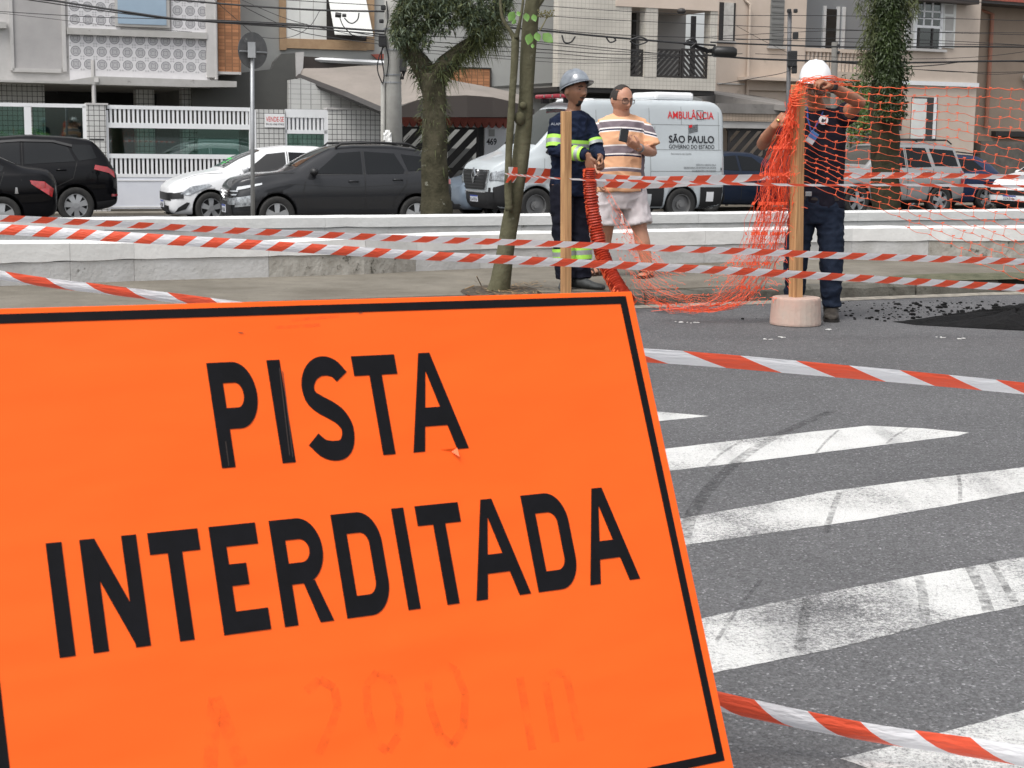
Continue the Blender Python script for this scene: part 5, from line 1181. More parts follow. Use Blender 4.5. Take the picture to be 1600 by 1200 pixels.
# --- white hatchback behind it
def hatch_white():
    L, W = 4.0, 1.72
    tab = [(0, .34, .50, .58, .66, .42), (.06, .2, .70, .62, .74, .6), (.2, .18, .78, .68, .83, .66), (.6, .18, .84, .80, .96, .72), (1.05, .18, .86, .90, 1.03, .72), (1.45, .18, .86, .94, 1.26, .62), (1.95, .18, .86, .96, 1.44, .56), (2.4, .18, .86, .97, 1.49, .56), (3.1, .18, .86, 1.0, 1.48, .56), (3.6, .2, .84, 1.02, 1.38, .56), (3.9, .28, .78, .98, 1.08, .6), (4.0, .4, .62, .8, .88, .5)]
    p = placed(254, 0, 32.2, 0)
    c = Car('hatchback_car', 'white hatchback with a black grille, half hidden behind the dark grey crossover', p, R(20), L, W, tab, paint('white_paint', (.72, .73, .74)), (.83, 3.35), .31, 'alloy')
    c.patch('windscreen', [(1.12, -.64), (1.86, -.52), (1.86, .52), (1.12, .64)], 'T', M_CGL2)
    mb = MB(); random.seed(4)
    for k in range(10):
        p_, n_ = c.hit(ranf(1.2, 1.4), ranf(-.2, .3), 'T'); q = p_ + n_ * .009; mb.face(mb.vs([q + Vector((ranf(-.07, .07), ranf(-.1, .1), 0)), q + Vector((.05, .09, .02)), q + Vector((-.03, .1, 0))]))
    build('dashboard_cloth', mb, mat('bright_green_cloth', (.06, .50, .10), .7), c.root, local=True)
    c.both('side_window', [(1.52, 1.0), (1.98, 1.33), (2.35, 1.37), (2.35, 1.0)], M_BPL); c.both('side_window', [(2.42, 1.0), (2.42, 1.37), (3.05, 1.35), (3.25, 1.06)], M_CGL)
    c.patch('grille', [(-.66, .46), (.66, .46), (.70, .60), (-.70, .60)], 'F', M_BPL, off=.012); c.patch('lower_grille', [(-.5, .2), (.5, .2), (.6, .36), (-.6, .36)], 'F', M_BPL, off=.014)
    c.patch('splitter', [(-.68, .19), (.68, .19), (.68, .215), (-.68, .215)], 'F', M_BPL, off=.04)
    c.both('grille_end', [(.02, .48), (.30, .50), (.30, .62), (.05, .58)], M_BPL, off=.012)
    c.both('headlight', [(.24, .58), (.40, .56), (.85, .74), (.80, .77), (.45, .72)], M_LAMP, off=.014)
    c.both('air_duct', [(.14, .24), (.34, .30), (.42, .42), (.36, .43), (.20, .33)], M_BPL, off=.012)
    c.plate('F', 0, .38, 'RTX4E20'); c.mirror(1.5, 1.0)
    for s_ in ('R', 'L'): c.line('door_seam', [(1.42, .96), (1.30, .7), (1.38, .32)], s_); c.line('door_seam', [(2.39, 1.38), (2.39, .3)], s_)
    c.line('bonnet_seam', [(.3, -.68), (1.08, -.76)], 'T', .01); c.root.scale = (1, 1, 1.05)
    return c
hatch_white()
# --- black tall SUV at the left
def suv_black(nose, Y, ang, label, L=4.27, W=1.78, pnt=None, zs=1.05, group='cars parked across the canal'):
    tab = [(0, .4, .55, .7, .8, .5), (.1, .24, .78, .78, .92, .66), (.6, .22, .87, .92, 1.06, .72), (1.1, .22, .89, .98, 1.14, .74), (1.5, .22, .89, 1.02, 1.42, .64), (1.95, .22, .89, 1.04, 1.59, .60), (2.6, .22, .89, 1.06, 1.64, .60), (3.4, .22, .89, 1.10, 1.61, .60), (3.78, .24, .88, 1.13, 1.56, .60), (3.95, .26, .86, 1.12, 1.40, .62), (4.12, .30, .82, 1.05, 1.16, .66), (4.22, .34, .76, .92, .98, .6), (4.27, .42, .7, .78, .86, .56)]
    c = Car('suv_car', label, Vector((nose[0], nose[1], ZR)), R(ang), L, W, tab, pnt or paint('black_paint', (.003, .003, .004), 0, .4), (.85, 3.44), .345, 'cover', clad=.44, group=group)
    c.patch('windscreen', [(1.2, -.62), (1.9, -.54), (1.9, .54), (1.2, .62)], 'T', M_CGL2)
    c.both('side_window', [(1.6, 1.09), (2.0, 1.48), (2.42, 1.51), (2.42, 1.09)], M_CGL); c.both('side_window', [(2.50, 1.10), (2.50, 1.50), (3.0, 1.50), (3.32, 1.42), (3.45, 1.16)], M_CGL); c.both('quarter_window', [(3.40, 1.36), (3.52, 1.17), (3.86, 1.22), (3.76, 1.46), (3.4, 1.47)], M_CGL)
    c.both('tail_light', [(3.80, 1.02), (4.08, .95), (4.19, .86), (4.17, .98), (4.05, 1.06), (3.82, 1.10)], M_TAIL, off=.014); c.both('reflector', [(4.12, .52), (4.24, .52), (4.24, .56), (4.12, .56)], M_TAIL, off=.012)
    for s_ in ('R', 'L'): c.line('door_seam', [(2.46, 1.5), (2.46, .42)], s_); c.line('door_seam', [(3.48, 1.14), (3.4, .85), (3.08, .7), (3.05, .42)], s_); c.line('window_visor', [(2.05, 1.50), (2.45, 1.53), (3.05, 1.52), (3.4, 1.44)], s_, .05, M_BPL, .02)
    c.patch('rear_window', [(-.55, 1.18), (.55, 1.18), (.5, 1.46), (-.5, 1.46)], 'B', M_CGL)
    c.box('spoiler', (3.92, 0, 1.565), (.22, 1.1, .035), M_BPL); c.handle(2.3, .98); c.handle(3.18, 1.0); c.mirror(1.6, 1.08); c.root.scale = (1, 1, 1.05); return c
p = at_y(-172, 300, 31.2)
suv_black((p.x, p.y), 0, 18, 'black tall SUV with silver wheel covers at the left edge')
# --- black sedan in front, only its tail in view
def sedan(nose, ang, label, pnt, L=4.35, W=1.74, group='cars parked across the canal'):
    tab = [(0, .38, .55, .6, .68, .5), (.1, .2, .75, .66, .8, .66), (.7, .18, .85, .82, .95, .72), (1.15, .18, .87, .9, 1.02, .72), (1.65, .18, .87, .94, 1.32, .58), (2.05, .18, .87, .95, 1.44, .54), (2.7, .18, .87, .97, 1.46, .54), (3.25, .18, .87, .99, 1.34, .56), (3.75, .2, .86, 1.01, 1.12, .62), (4.1, .24, .83, 1.01, 1.08, .62), (4.28, .3, .78, .92, 1.03, .58), (4.35, .4, .66, .74, .8, .5)]
    c = Car('sedan_car', label, Vector((nose[0], nose[1], ZR)), R(ang), L, W, tab, pnt, (.84, 3.40), .315, 'alloy', group=group)
    c.patch('windscreen', [(1.25, -.6), (2.0, -.5), (2.0, .5), (1.25, .6)], 'T', M_CGL2); c.patch('rear_window', [(3.1, -.5), (3.66, -.58), (3.66, .58), (3.1, .5)], 'T', M_CGL)
    c.both('side_window', [(1.65, 1.0), (2.1, 1.32), (2.5, 1.36), (2.5, 1.0)], M_CGL); c.both('side_window', [(2.57, 1.0), (2.57, 1.36), (3.0, 1.33), (3.45, 1.12), (3.42, 1.04)], M_CGL)
    c.both('tail_light', [(3.90, .84), (4.12, .70), (4.24, .62), (4.27, .76), (4.12, .88), (3.88, .90)], M_TAIL, off=.014)
    for s_ in ('R', 'L'): c.line('door_seam', [(2.53, 1.37), (2.53, .3)], s_); c.line('door_seam', [(3.45, 1.03), (3.35, .75), (3.05, .62), (3.02, .3)], s_); c.line('boot_seam', [(3.72, 1.02), (3.74, .9)], s_)
    c.both('side_badge', [(3.62, .68), (3.68, .68), (3.665, .78), (3.635, .78)], M_CHR, off=.01)
    c.handle(2.35, .9); c.handle(3.15, .92); c.mirror(1.6, 1.0); c.root.scale = (1, 1, 1.04); return c
p = at_y(-318, 300, 27.9)
sedan((p.x, p.y), 17, 'black sedan cut off by the left edge, in front of the black tall SUV', paint('black_sedan_paint', (.003, .003, .004), 0, .4))
# --- blue sedan behind the ambulance (tail to the left)
p = at_y(1258, 300, 42.2)
sedan((p.x, p.y), 25 + 180, 'dark blue sedan between the ambulance and the man in the white helmet', paint('dark_blue_paint', (.012, .02, .04), .2))
# --- pale blue car glimpsed between crossover and ambulance
p = at_y(702, 300, 35.6)
cc = sedan((p.x, p.y), 24, 'silver-blue car glimpsed between the dark crossover and the ambulance', paint('silver_blue_paint', (.22, .27, .33), .4))
cc.both('headlight', [(.10, .56), (.5, .68), (.5, .80), (.14, .72)], M_LAMP, off=.014)
# --- silver SUV behind the netting
def suv_silver():
    L, W = 4.2, 1.78
    tab = [(0, .42, .6, .75, .82, .5), (.08, .3, .8, .86, .98, .7), (.5, .28, .87, .97, 1.08, .76), (1.15, .28, .89, 1.02, 1.14, .76), (1.5, .28, .89, 1.05, 1.45, .68), (1.8, .28, .89, 1.07, 1.66, .64), (2.4, .28, .89, 1.08, 1.71, .64), (3.5, .28, .89, 1.10, 1.71, .64), (3.95, .3, .88, 1.10, 1.66, .64), (4.08, .34, .86, 1.08, 1.3, .66), (4.16, .38, .84, 1.0, 1.06, .7), (4.2, .42, .8, .9, .96, .7)]
    p = at_y(1262, 300, 39.6)
    c = Car('suv_car', 'silver boxy SUV behind the orange netting and the dark tree trunk', Vector((p.x, p.y, ZR)), R(25), L, W, tab, paint('silver_paint', (.36, .36, .355), .45), (.85, 3.38), .35, 'alloy', clad=.40)
    c.patch('windscreen', [(1.2, -.66), (1.74, -.58), (1.74, .58), (1.2, .66)], 'T', M_CGL2)
    c.both('side_window', [(1.58, 1.12), (1.86, 1.56), (2.3, 1.59), (2.3, 1.12)], M_CGL); c.both('side_window', [(2.38, 1.12), (2.38, 1.59), (2.98, 1.58), (3.10, 1.14)], M_CGL); c.both('quarter_window', [(3.22, 1.16), (3.10, 1.57), (3.85, 1.53), (3.95, 1.16)], M_CGL)
    c.both('tail_light', [(4.0, .72), (4.13, .72), (4.13, 1.05), (4.0, 1.05)], M_TAIL, off=.014)
    for sg in (-1, 1): c.tube('roof_rail', [(1.9, sg * .62, 1.68), (2.0, sg * .62, 1.77), (3.7, sg * .62, 1.77), (3.85, sg * .62, 1.68)], .02, M_BPL)
    c.box('roof_bar', (2.2, 0, 1.79), (.08, 1.3, .03), M_BPL); c.box('roof_bar', (3.3, 0, 1.79), (.08, 1.3, .03), M_BPL)
    for s_ in ('R', 'L'): c.line('door_seam', [(2.34, 1.6), (2.34, .42)], s_); c.line('door_seam', [(3.16, 1.1), (3.05, .8), (2.98, .42)], s_)
    c.handle(2.16, 1.0); c.handle(2.95, 1.02); c.mirror(1.6, 1.12); c.both('headlight', [(.06, .72), (.4, .78), (.4, .9), (.1, .88)], M_LAMP, off=.014); c.root.scale = (1, 1, 1.05); return c
suv_silver()
# --- dark blue hatch behind it (tail to the right)
p = at_y(1352, 300, 43.4)
def hatch_blue():
    L, W = 4.1, 1.75
    tab = [(0, .34, .50, .58, .66, .42), (.2, .18, .78, .68, .83, .66), (.9, .18, .86, .88, 1.02, .72), (1.35, .18, .86, .94, 1.26, .62), (1.85, .18, .86, .96, 1.46, .58), (2.4, .18, .86, .97, 1.52, .58), (3.3, .18, .86, 1.02, 1.47, .57), (3.75, .2, .85, 1.04, 1.26, .58), (3.95, .28, .82, 1.0, 1.08, .6), (4.1, .4, .70, .8, .88, .5)]
    c = Car('hatchback_car', 'dark blue hatchback half hidden behind the silver SUV', Vector((p.x, p.y, ZR)), R(25), L, W, tab, paint('navy_paint', (.025, .04, .09), .3), (.83, 3.42), .33, 'alloy')
    c.both('side_window', [(1.52, 1.0), (1.98, 1.35), (2.35, 1.40), (2.35, 1.0)], M_CGL); c.both('side_window', [(2.42, 1.0), (2.42, 1.40), (3.05, 1.36), (3.35, 1.10)], M_CGL)
    c.patch('rear_window', [(3.5, -.5), (3.9, -.6), (3.9, .6), (3.5, .5)], 'T', M_CGL); c.patch('windscreen', [(1.1, -.64), (1.8, -.52), (1.8, .52), (1.1, .64)], 'T', M_CGL2)
    c.both('tail_light', [(3.7, .86), (4.0, .80), (4.02, .94), (3.8, .98)], M_TAIL, off=.014); c.handle(3.1, .93)
    for s_ in ('R', 'L'): c.line('door_seam', [(2.39, 1.38), (2.39, .3)], s_)
    for sg in (-1, 1): c.tube('roof_rail', [(1.9, sg * .52, 1.50), (2.6, sg * .54, 1.56), (3.4, sg * .52, 1.49)], .018, M_BPL)
hatch_blue()
# --- white car at the right edge
def car_right():
    L, W = 4.0, 1.72
    tab = [(0, .34, .50, .58, .66, .42), (.06, .2, .70, .64, .76, .6), (.25, .18, .80, .72, .88, .68), (.7, .18, .85, .84, 1.0, .72), (1.15, .18, .86, .92, 1.07, .72), (1.5, .18, .86, .95, 1.3, .62), (2.0, .18, .86, .97, 1.46, .56), (3.1, .18, .86, 1.0, 1.48, .56), (3.6, .2, .84, 1.02, 1.38, .56), (4.0, .4, .62, .8, .88, .5)]
    p = at_y(1578, 300, 41.2)
    c = Car('hatchback_car', 'white car whose nose and plate show at the right edge', Vector((p.x, p.y, ZR)), R(36), L, W, tab, paint('white_paint', (.72, .73, .74)), (.83, 3.35), .31, 'alloy')
    c.patch('windscreen', [(1.12, -.64), (1.86, -.52), (1.86, .52), (1.12, .64)], 'T', M_CGL2); c.both('side_window', [(1.52, 1.0), (1.98, 1.33), (2.35, 1.37), (2.35, 1.0)], M_CGL)
    c.patch('grille', [(-.66, .50), (.66, .50), (.70, .62), (-.70, .62)], 'F', M_BPL, off=.012); c.patch('lower_grille', [(-.6, .2), (.6, .2), (.6, .36), (-.6, .36)], 'F', M_BPL, off=.014)
    c.both('headlight', [(.10, .60), (.40, .62), (.75, .78), (.65, .80), (.3, .74)], M_LAMP, off=.014); c.plate('F', 0, .42, 'EZR2186'); c.mirror(1.5, 1.0)
car_right()
# --- ambulance van
def ambulance():
    L, W = 5.5, 2.02
    tab = [(0, .42, .70, .78, .88, .60), (.05, .30, .86, .98, 1.08, .78), (.18, .26, .93, 1.10, 1.20, .84), (.45, .24, .99, 1.20, 1.30, .88), (.85, .24, 1.01, 1.28, 1.44, .88), (1.05, .24, 1.01, 1.34, 1.60, .86), (1.45, .24, 1.01, 1.40, 2.02, .84), (1.72, .24, 1.01, 1.42, 2.26, .84), (1.95, .24, 1.01, 1.42, 2.44, .84), (2.3, .24, 1.01, 1.42, 2.53, .84), (5.0, .24, 1.01, 1.42, 2.55, .84), (5.3, .26, 1.01, 1.42, 2.53, .84), (5.42, .3, 1.0, 1.42, 2.44, .86), (5.5, .36, .97, 1.40, 2.2, .88)]
    p = at_y(741, 300, 34.6); ang = 25
    c = Car('ambulance_van', 'white ambulance van with red and black lettering behind the two standing men', Vector((p.x, p.y, ZR)), R(ang), L, W, tab, paint('van_white', (.50, .54, .56)), (.97, 4.4), .35, 'steel', cat='van', group='vehicles')
    del c.root['group']
    c.patch('windscreen', [(1.02, -.80), (1.78, -.72), (1.78, .72), (1.02, .80)], 'T', M_CGL2)
    c.both('side_window', [(1.20, 1.42), (1.62, 1.98), (1.80, 2.04), (2.28, 2.04), (2.28, 1.36), (1.5, 1.30)], M_CGL2)
    c.both('sliding_door_panel', [(2.42, .62), (3.6, .62), (3.6, 2.34), (2.42, 2.34)], c.paint, off=.004)
    c.both('lower_cladding', [(1.45, .26), (3.95, .26), (3.95, .72), (1.5, .72)], M_BPL, off=.016); c.both('lower_cladding', [(4.86, .28), (5.46, .30), (5.46, .72), (4.84, .72)], M_BPL, off=.016)
    c.both('skirt_panel', [(2.4, .34), (3.65, .34), (3.65, .58), (2.4, .58)], mat('skirt_silver', (.5, .52, .53), .35), off=.024); c.both('skirt_panel', [(5.0, .42), (5.18, .42), (5.18, .62), (5.0, .62)], M_WPNT, off=.024)
    c.both('front_bumper', [(.02, .28), (.55, .28), (.62, .66), (.50, .86), (.03, .70)], M_BPL, off=.016)
    c.patch('bumper_grille', [(-.84, .30), (.84, .30), (.84, .62), (-.84, .62)], 'F', M_BPL, off=.02)
    c.patch('grille', [(-.52, .66), (.52, .66), (.66, 1.02), (-.66, 1.02)], 'F', M_BPL, off=.018)
    for z in (.70, .76, .82, .88, .94): c.patch('grille_bar', [(-.52, z), (.52, z), (.52, z + .018), (-.52, z + .018)], 'F', mat('grille_grey', (.03, .03, .032), .35), off=.032)
    c.patch('grille_frame', [(-.70, 1.02), (.70, 1.02), (.70, 1.045), (-.70, 1.045)], 'F', M_CHR, off=.028); c.patch('grille_frame', [(-.6, .60), (.6, .60), (.6, .625), (-.6, .625)], 'F', M_CHR, off=.03)
    for sg in (-1, 1): c.patch('grille_frame', [(sg * .66, 1.02), (sg * .70, 1.02), (sg * .60, .62), (sg * .57, .62)], 'F', M_CHR, off=.03)
    mb = MB(); bx_ = c.hit(0, .93, 'F')[0].x - .05
    q = [(-.0, .17), (.10, .0), (0, -.17), (-.10, 0)]; qi = [(.0, .10), (.05, .0), (0, -.10), (-.05, 0)]
    for k in range(4): a, b, a2, b2 = q[k], q[(k + 1) % 4], qi[k], qi[(k + 1) % 4]; mb.hexa([(bx_, a[0], .93 + a[1]), (bx_, b[0], .93 + b[1]), (bx_, b2[0], .93 + b2[1]), (bx_, a2[0], .93 + a2[1]), (bx_ + .03, a[0], .93 + a[1]), (bx_ + .03, b[0], .93 + b[1]), (bx_ + .03, b2[0], .93 + b2[1]), (bx_ + .03, a2[0], .93 + a2[1])])
    build('badge', mb, M_CHR, c.root, local=True)
    c.both('headlight', [(.10, .86), (.34, .84), (.52, .98), (.50, 1.12), (.14, 1.02)], M_LAMP, off=.02)
    for sg in (-1, 1): c.patch('headlight', [(sg * .72, .84), (sg * .86, .86), (sg * .86, 1.04), (sg * .74, 1.0)], 'F', M_LAMP, off=.02)
    c.plate('F', 0, .47, 'FLH7E76')
    for s_ in ('R', 'L'):
        for pts in ([(2.36, 2.3), (2.36, .5)], [(3.62, 2.36), (3.62, .5)], [(2.36, 1.50), (5.42, 1.50)], [(1.3, 1.30), (2.36, 1.20)], [(3.62, 1.05), (5.42, 1.05)], [(5.32, 2.3), (5.32, 1.5)], [(3.75, 1.98), (3.75, 1.50)], [(3.62, 2.02), (5.36, 2.02)], [(2.36, 2.02), (3.62, 2.02)], [(4.4, 2.40), (4.4, 2.02)], [(1.15, 1.3), (1.12, .9), (1.42, .75)]): c.line('panel_seam', pts, s_, .012, mat('van_seam', (.24, .255, .26), .6))
        c.line('body_rib', [(3.7, .88), (5.4, .88)], s_, .03, mat('van_rib', (.5, .53, .55), .35), .006); c.line('body_rib', [(2.4, .92), (3.6, .92)], s_, .03, mat('van_rib', (.5, .53, .55), .35), .006)
        c.line('window_surround', [(1.20, 1.40), (1.62, 2.0), (1.80, 2.07), (2.3, 2.07), (2.3, 1.34), (1.5, 1.28)], s_, .05, M_BPL, .009)
    c.both('side_marker', [(5.34, 1.07), (5.37, 1.07), (5.37, 1.13), (5.34, 1.13)], M_BPL)
    c.box('air_conditioner', (4.42, 0, 2.62), (.95, 1.1, .17), M_WPNT, bev=.06)
    lb = c.box('light_bar', (1.85, 0, 2.57), (.26, 1.6, .09), mat('red_light_bar', (.30, .01, .03), .12, spec=.8), bev=.03)
    for y in (-.55, .55): c.box('light_bar_foot', (1.85, y, 2.49), (.14, .12, .12), M_BPL, bev=0)
    for y in (-.5, -.1, .3): c.box('lamp_glint', (1.715, y, 2.575), (.006, .07, .05), M_CHR, bev=0, parent=lb)
    c.box('fairing', (2.3, 0, 2.47), (.25, 1.45, .12), M_WPNT, bev=.05)
    for sg in (-1, 1): c.box('mirror', (1.28, sg * 1.16, 1.46), (.12, .22, .34), M_BPL, bev=.04)
    c.handle(2.14, 1.12, M_BPL); c.line('wiper', [(1.05, -.5), (1.15, .3)], 'T', .02, M_BPL, .02); c.line('wiper', [(1.05, .2), (1.16, .75)], 'T', .02, M_BPL, .02)
    c.patch('bonnet_emblem', [(.42, -.12), (.60, -.16), (.60, .16), (.42, .12)], 'T', mat('faint_print', (.46, .49, .51), .4), off=.004)
    # lettering on the side facing the canal: local (x, z) mapped to the skin
    def vtext(txt, x0, x1, z, h, m, bold=.02, nm='lettering'):
        me = text_mesh(txt, h, bold); xs = [v.co.x for v in me.vertices]; k = (x1 - x0) / (max(xs) - min(xs))
        for v in me.vertices:
            hp, hn_ = c.hit(x0 + v.co.x * k, z + v.co.y, 'R'); v.co = hp + hn_ * .012
        me.materials.append(m); o = bpy.data.objects.new(nm, me); COL.objects.link(o); o.parent = c.root
    rd = mat('ambulance_red', (.62, .015, .02), .5); bk = mat('lettering_black', (.02, .022, .028), .5); gy = mat('lettering_grey', (.16, .17, .18), .5)
    vtext('AMBULÂNCIA', 4.06, 5.20, 2.15, .155, rd, .012)
    vtext('SÃO PAULO', 4.08, 5.20, 1.65, .15, bk, .025); vtext('GOVERNO DO ESTADO', 4.08, 5.20, 1.525, .085, bk, .012)
    vtext('Secretaria de Saúde', 4.12, 4.62, 1.40, .035, gy, .01)
    vtext('VEÍCULO CEDIDO PELA', 4.72, 5.22, 1.17, .035, gy, .02); vtext('SECRETARIA DE ESTADO DA SAÚDE', 4.42, 5.22, 1.11, .035, gy, .02); vtext('AO MUNICÍPIO DE ITAJUBÁ', 4.62, 5.22, 1.05 - .005, .035, gy, .02)
    # striped flag emblem
    fl = []
    for k in range(7):
        z0_ = 1.86 + k * .022 - .02; c.patch('flag_stripe', [(4.58, z0_ - .0), (4.80, z0_ + .05), (4.80, z0_ + .062), (4.58, z0_ + .012)], 'R', bk if k % 1 == 0 else rd, off=.012)
    c.patch('flag_canton', [(4.58, 1.955), (4.66, 1.975), (4.66, 2.03), (4.58, 2.01)], 'R', rd, off=.014); c.patch('flag_staff', [(4.565, 1.74), (4.575, 1.74), (4.575, 2.02), (4.565, 2.02)], 'R', bk, off=.012)
    c.line('lamp_outline', [(4.78, 2.14), (4.94, 2.14), (4.94, 2.32), (4.78, 2.32), (4.78, 2.14)], 'R', .012, M_SEAM, .016)
    c.both('tail_light', [(5.40, .98), (5.47, .98), (5.47, 1.36), (5.40, 1.36)], M_TAIL, off=.012)
    c.root.scale = (1.04, 1, 1.045)
    return c
ambulance()
# ================================================================== poles, round sign, cables
M_POLE = mat('concrete_pole', (.36, .355, .33), .9, noise=(2.5, 0), col2=(.27, .265, .245), bump=(30, .4), dirt=(4, (.15, .145, .13), .62))
M_GALV = mat('galvanised', (.34, .35, .36), .45, metal=.5, noise=(4, 0), col2=(.25, .26, .27))
YP = 33.6
pt_ = lambda x, y, Y=YP: at_y(x, y, Y)
b = pt_(614, 300); up = thing('utility_pole', 'thick concrete utility pole between the tiled wall and the mossy tree', 'pole', Vector((b.x, b.y, ZR)))
mb = MB(); mb.tube([Vector((b.x + .03, b.y, ZR)), pt_(613, 100), pt_(611, -260)], [.205, .175, .13], 20); build('shaft', mb, M_POLE, up, smooth=True)
mb = MB(); mb.tube([Vector((pt_(599, 200).x, b.y - .12, ZR)), Vector((pt_(599, 130).x, b.y - .12, pt_(599, 130).z))], .045, 10); build('conduit', mb, M_POLE, up, smooth=True)
for x, y, sz in ((598, 64, (.16, .16, .24)), (630, 96, (.14, .16, .42)), (599, 12, (.1, .1, .1)), (596, 33, (.09, .09, .08))):
    mb = MB(); mb.box(pt_(x, y, YP - .22), sz); build('junction_box', mb, M_BPL, up, bev=.02)
for y in (46, 78, 117, 129):
    mb = MB(); p = pt_(613, y); rr = .19; mb.tube([p + Vector((0, 0, -.015)), p + Vector((0, 0, .015))], rr, 18); build('strap', mb, M_GALV, up)
mb = MB(); random.seed(2)
for k in range(5): mb.tube(cr_spline([pt_(628 + ranf(-4, 6), 104 + ranf(0, 3), YP - .2), pt_(632 + ranf(-4, 4), 114, YP - .25), pt_(628 + ranf(-3, 5), 122 + ranf(0, 3), YP - .2)], 4), .015, 4)
for q in ([(600, 72), (592, 90), (590, 110), (597, 130)], [(602, 60), (596, 85), (600, 115), (598, 132)], [(604, 2), (606, 30), (601, 60), (607, 90), (604, 120)]): mb.tube(cr_spline([pt_(x, y, YP - .2) for x, y in q], 5), .012, 4)
build('loose_wire', mb, M_BPL, up)
nt_ = thing('paper_notice', 'crumpled white paper stuck low on the concrete pole', 'paper', pt_(605, 222, YP - .24))
mb = MB(); P = [[pt_(599 + 13 * i / 5, 203 + 20 * j / 5, YP - .23) + Vector((0, -.06 * abs(mnoise.noise(Vector((i * .9, j * .8, 2)))), 0)) for i in range(6)] for j in range(6)]
for j in range(5):
    for i in range(5):
        if (j, i) in ((0, 0), (0, 4), (4, 0)): continue
        mb.quad(P[j + 1][i], P[j + 1][i + 1], P[j][i + 1], P[j][i])
build('sheet', mb, mat('paper_white', (.72, .72, .70), .8), nt_)
# round sign seen from behind
YS = 23.5; b = at_y(394.5, 340, YS); rs = thing('round_sign', 'back of a round metal traffic sign on a thin grey post', 'sign', Vector((b.x, b.y, -.33)))
mb = MB(); mb.tube([Vector((b.x, b.y, -.33)), at_y(394, 66, YS)], .031, 12); build('post', mb, M_GALV, rs, smooth=True)
c0 = at_y(395, 79, YS + .07); nd = Vector((-.72, .69, 0)).normalized(); sd_ = Vector((.69, .72, 0)).normalized(); rr = .262
mb = MB(); a = [c0 + sd_ * rr * math.cos(2 * math.pi * k / 40) + Vector((0, 0, rr * math.sin(2 * math.pi * k / 40))) for k in range(40)]; mb.loft([a, [p + nd * .006 for p in a]]); build('disc', mb, mat('weathered_aluminium', (.15, .15, .15), .6, metal=.3, noise=(9, 0), col2=(.09, .09, .092), dirt=(6, (.26, .26, .25), .6)), rs)
mb = MB(); mb.box(at_y(393.5, 78, YS - .04) , (.11, .05, .22)); build('bracket', mb, M_GALV, rs)
mb = MB(); mb.tube([c0 - sd_ * .24 - nd * .01 + Vector((0, 0, -.02)), c0 + sd_ * .24 - nd * .01 + Vector((0, 0, -.02))], .014, 6); build('brace', mb, M_GALV, rs)
# slim poles further right
def slimpole(label, x, y0, y1, Y, r_, extras, m=M_GALV):
    b = at_y(x, 300, Y); root = thing('utility_pole', label, 'pole', Vector((b.x, b.y, ZR)))
    mb = MB(); mb.tube([Vector((at_y(x + 1, y1, Y).x, b.y, ZR)), at_y(x, y0, Y)], r_, 10); build('shaft', mb, m, root, smooth=True)
    for nm, (px, py), sz in extras: mb = MB(); mb.box(at_y(px, py, Y - .1), sz); build(nm, mb, M_BPL, root, bev=.02)
slimpole('slim grey steel pole with small boxes left of the white helmet', 1234, 18, 165, 37.2, .05, [('junction_box', (1238, 92), (.2, .16, .36)), ('junction_box', (1243, 56), (.12, .12, .16)), ('insulator', (1233, 17), (.09, .09, .09)), ('insulator', (1243, 17), (.09, .09, .09)), ('junction_box', (1241, 108), (.12, .1, .2))], mat('pole_dark_grey', (.10, .10, .105), .6))
slimpole('short dark concrete pole just right of the white helmet', 1304.5, 66, 170, 37.6, .075, [('insulator', (1310, 71), (.07, .07, .07)), ('insulator', (1310, 82), (.07, .07, .07))], mat('pole_grey_brown', (.13, .125, .115), .9))
def cable(label, pts, th, Y0=33.0, Y1=None, m=None, name='overhead_cable', group='overhead cables'):
    n_ = len(pts); Y1 = Y1 if Y1 is not None else Y0
    xs = [p[0] for p in pts]; P = [at_y(x, y, Y0 + (Y1 - Y0) * (x - xs[0]) / max(1e-6, xs[-1] - xs[0])) for x, y in pts]
    mb = MB(); mb.tube(cr_spline(P, 5), th / FP * (Y0 + Y1) / 2 / 2, 5); o = build(name, mb, m or M_BPL, smooth=True); return tag(o, label, 'cable', group)
CB = [('thick black cable bundle sagging from the top left corner to the concrete pole', [(-60, -22), (90, 2), (200, 19), (290, 31), (400, 36), (500, 42), (601, 49)], 3.4),
 ('second cable just under the bundle in front of the blue window', [(-60, -16), (100, 8), (200, 22), (300, 32), (400, 38), (601, 54)], 2.0),
 ('third cable of the bundle, dipping over the tile panels', [(-60, -12), (120, 6), (230, 26), (320, 34), (420, 41), (520, 47), (601, 58)], 1.6),
 ('cable crossing above the brick strip near the top edge', [(180, -8), (300, 2), (400, 10), (500, 16), (601, 18)], 3.0),
 ('thin cable above the white shutters at the very top', [(330, -10), (450, 0), (601, 9)], 1.2),
 ('thin cable across the blue frosted window at its foot', [(-60, 14), (0, 18), (160, 27), (330, 31), (480, 38)], 1.2),
 ('faint thin cable crossing the recessed panel and tile panel', [(-60, 14), (60, 27), (180, 41), (300, 50)], .8),
 ('drooping cable loop over the wood-framed window', [(376, 8), (420, 30), (470, 50), (540, 62), (601, 70)], 1.2),
 ('cable drooping beside the round sign up to the wood-framed window', [(335, 0), (375, 35), (400, 55), (430, 60), (460, 56), (485, 40), (500, 16)], 1.0),
 ('thin cable running in front of the awning shutter', [(360, -8), (450, 30), (540, 52), (601, 66)], 1.0)]
for l, p, t in CB: cable(l, p, t)
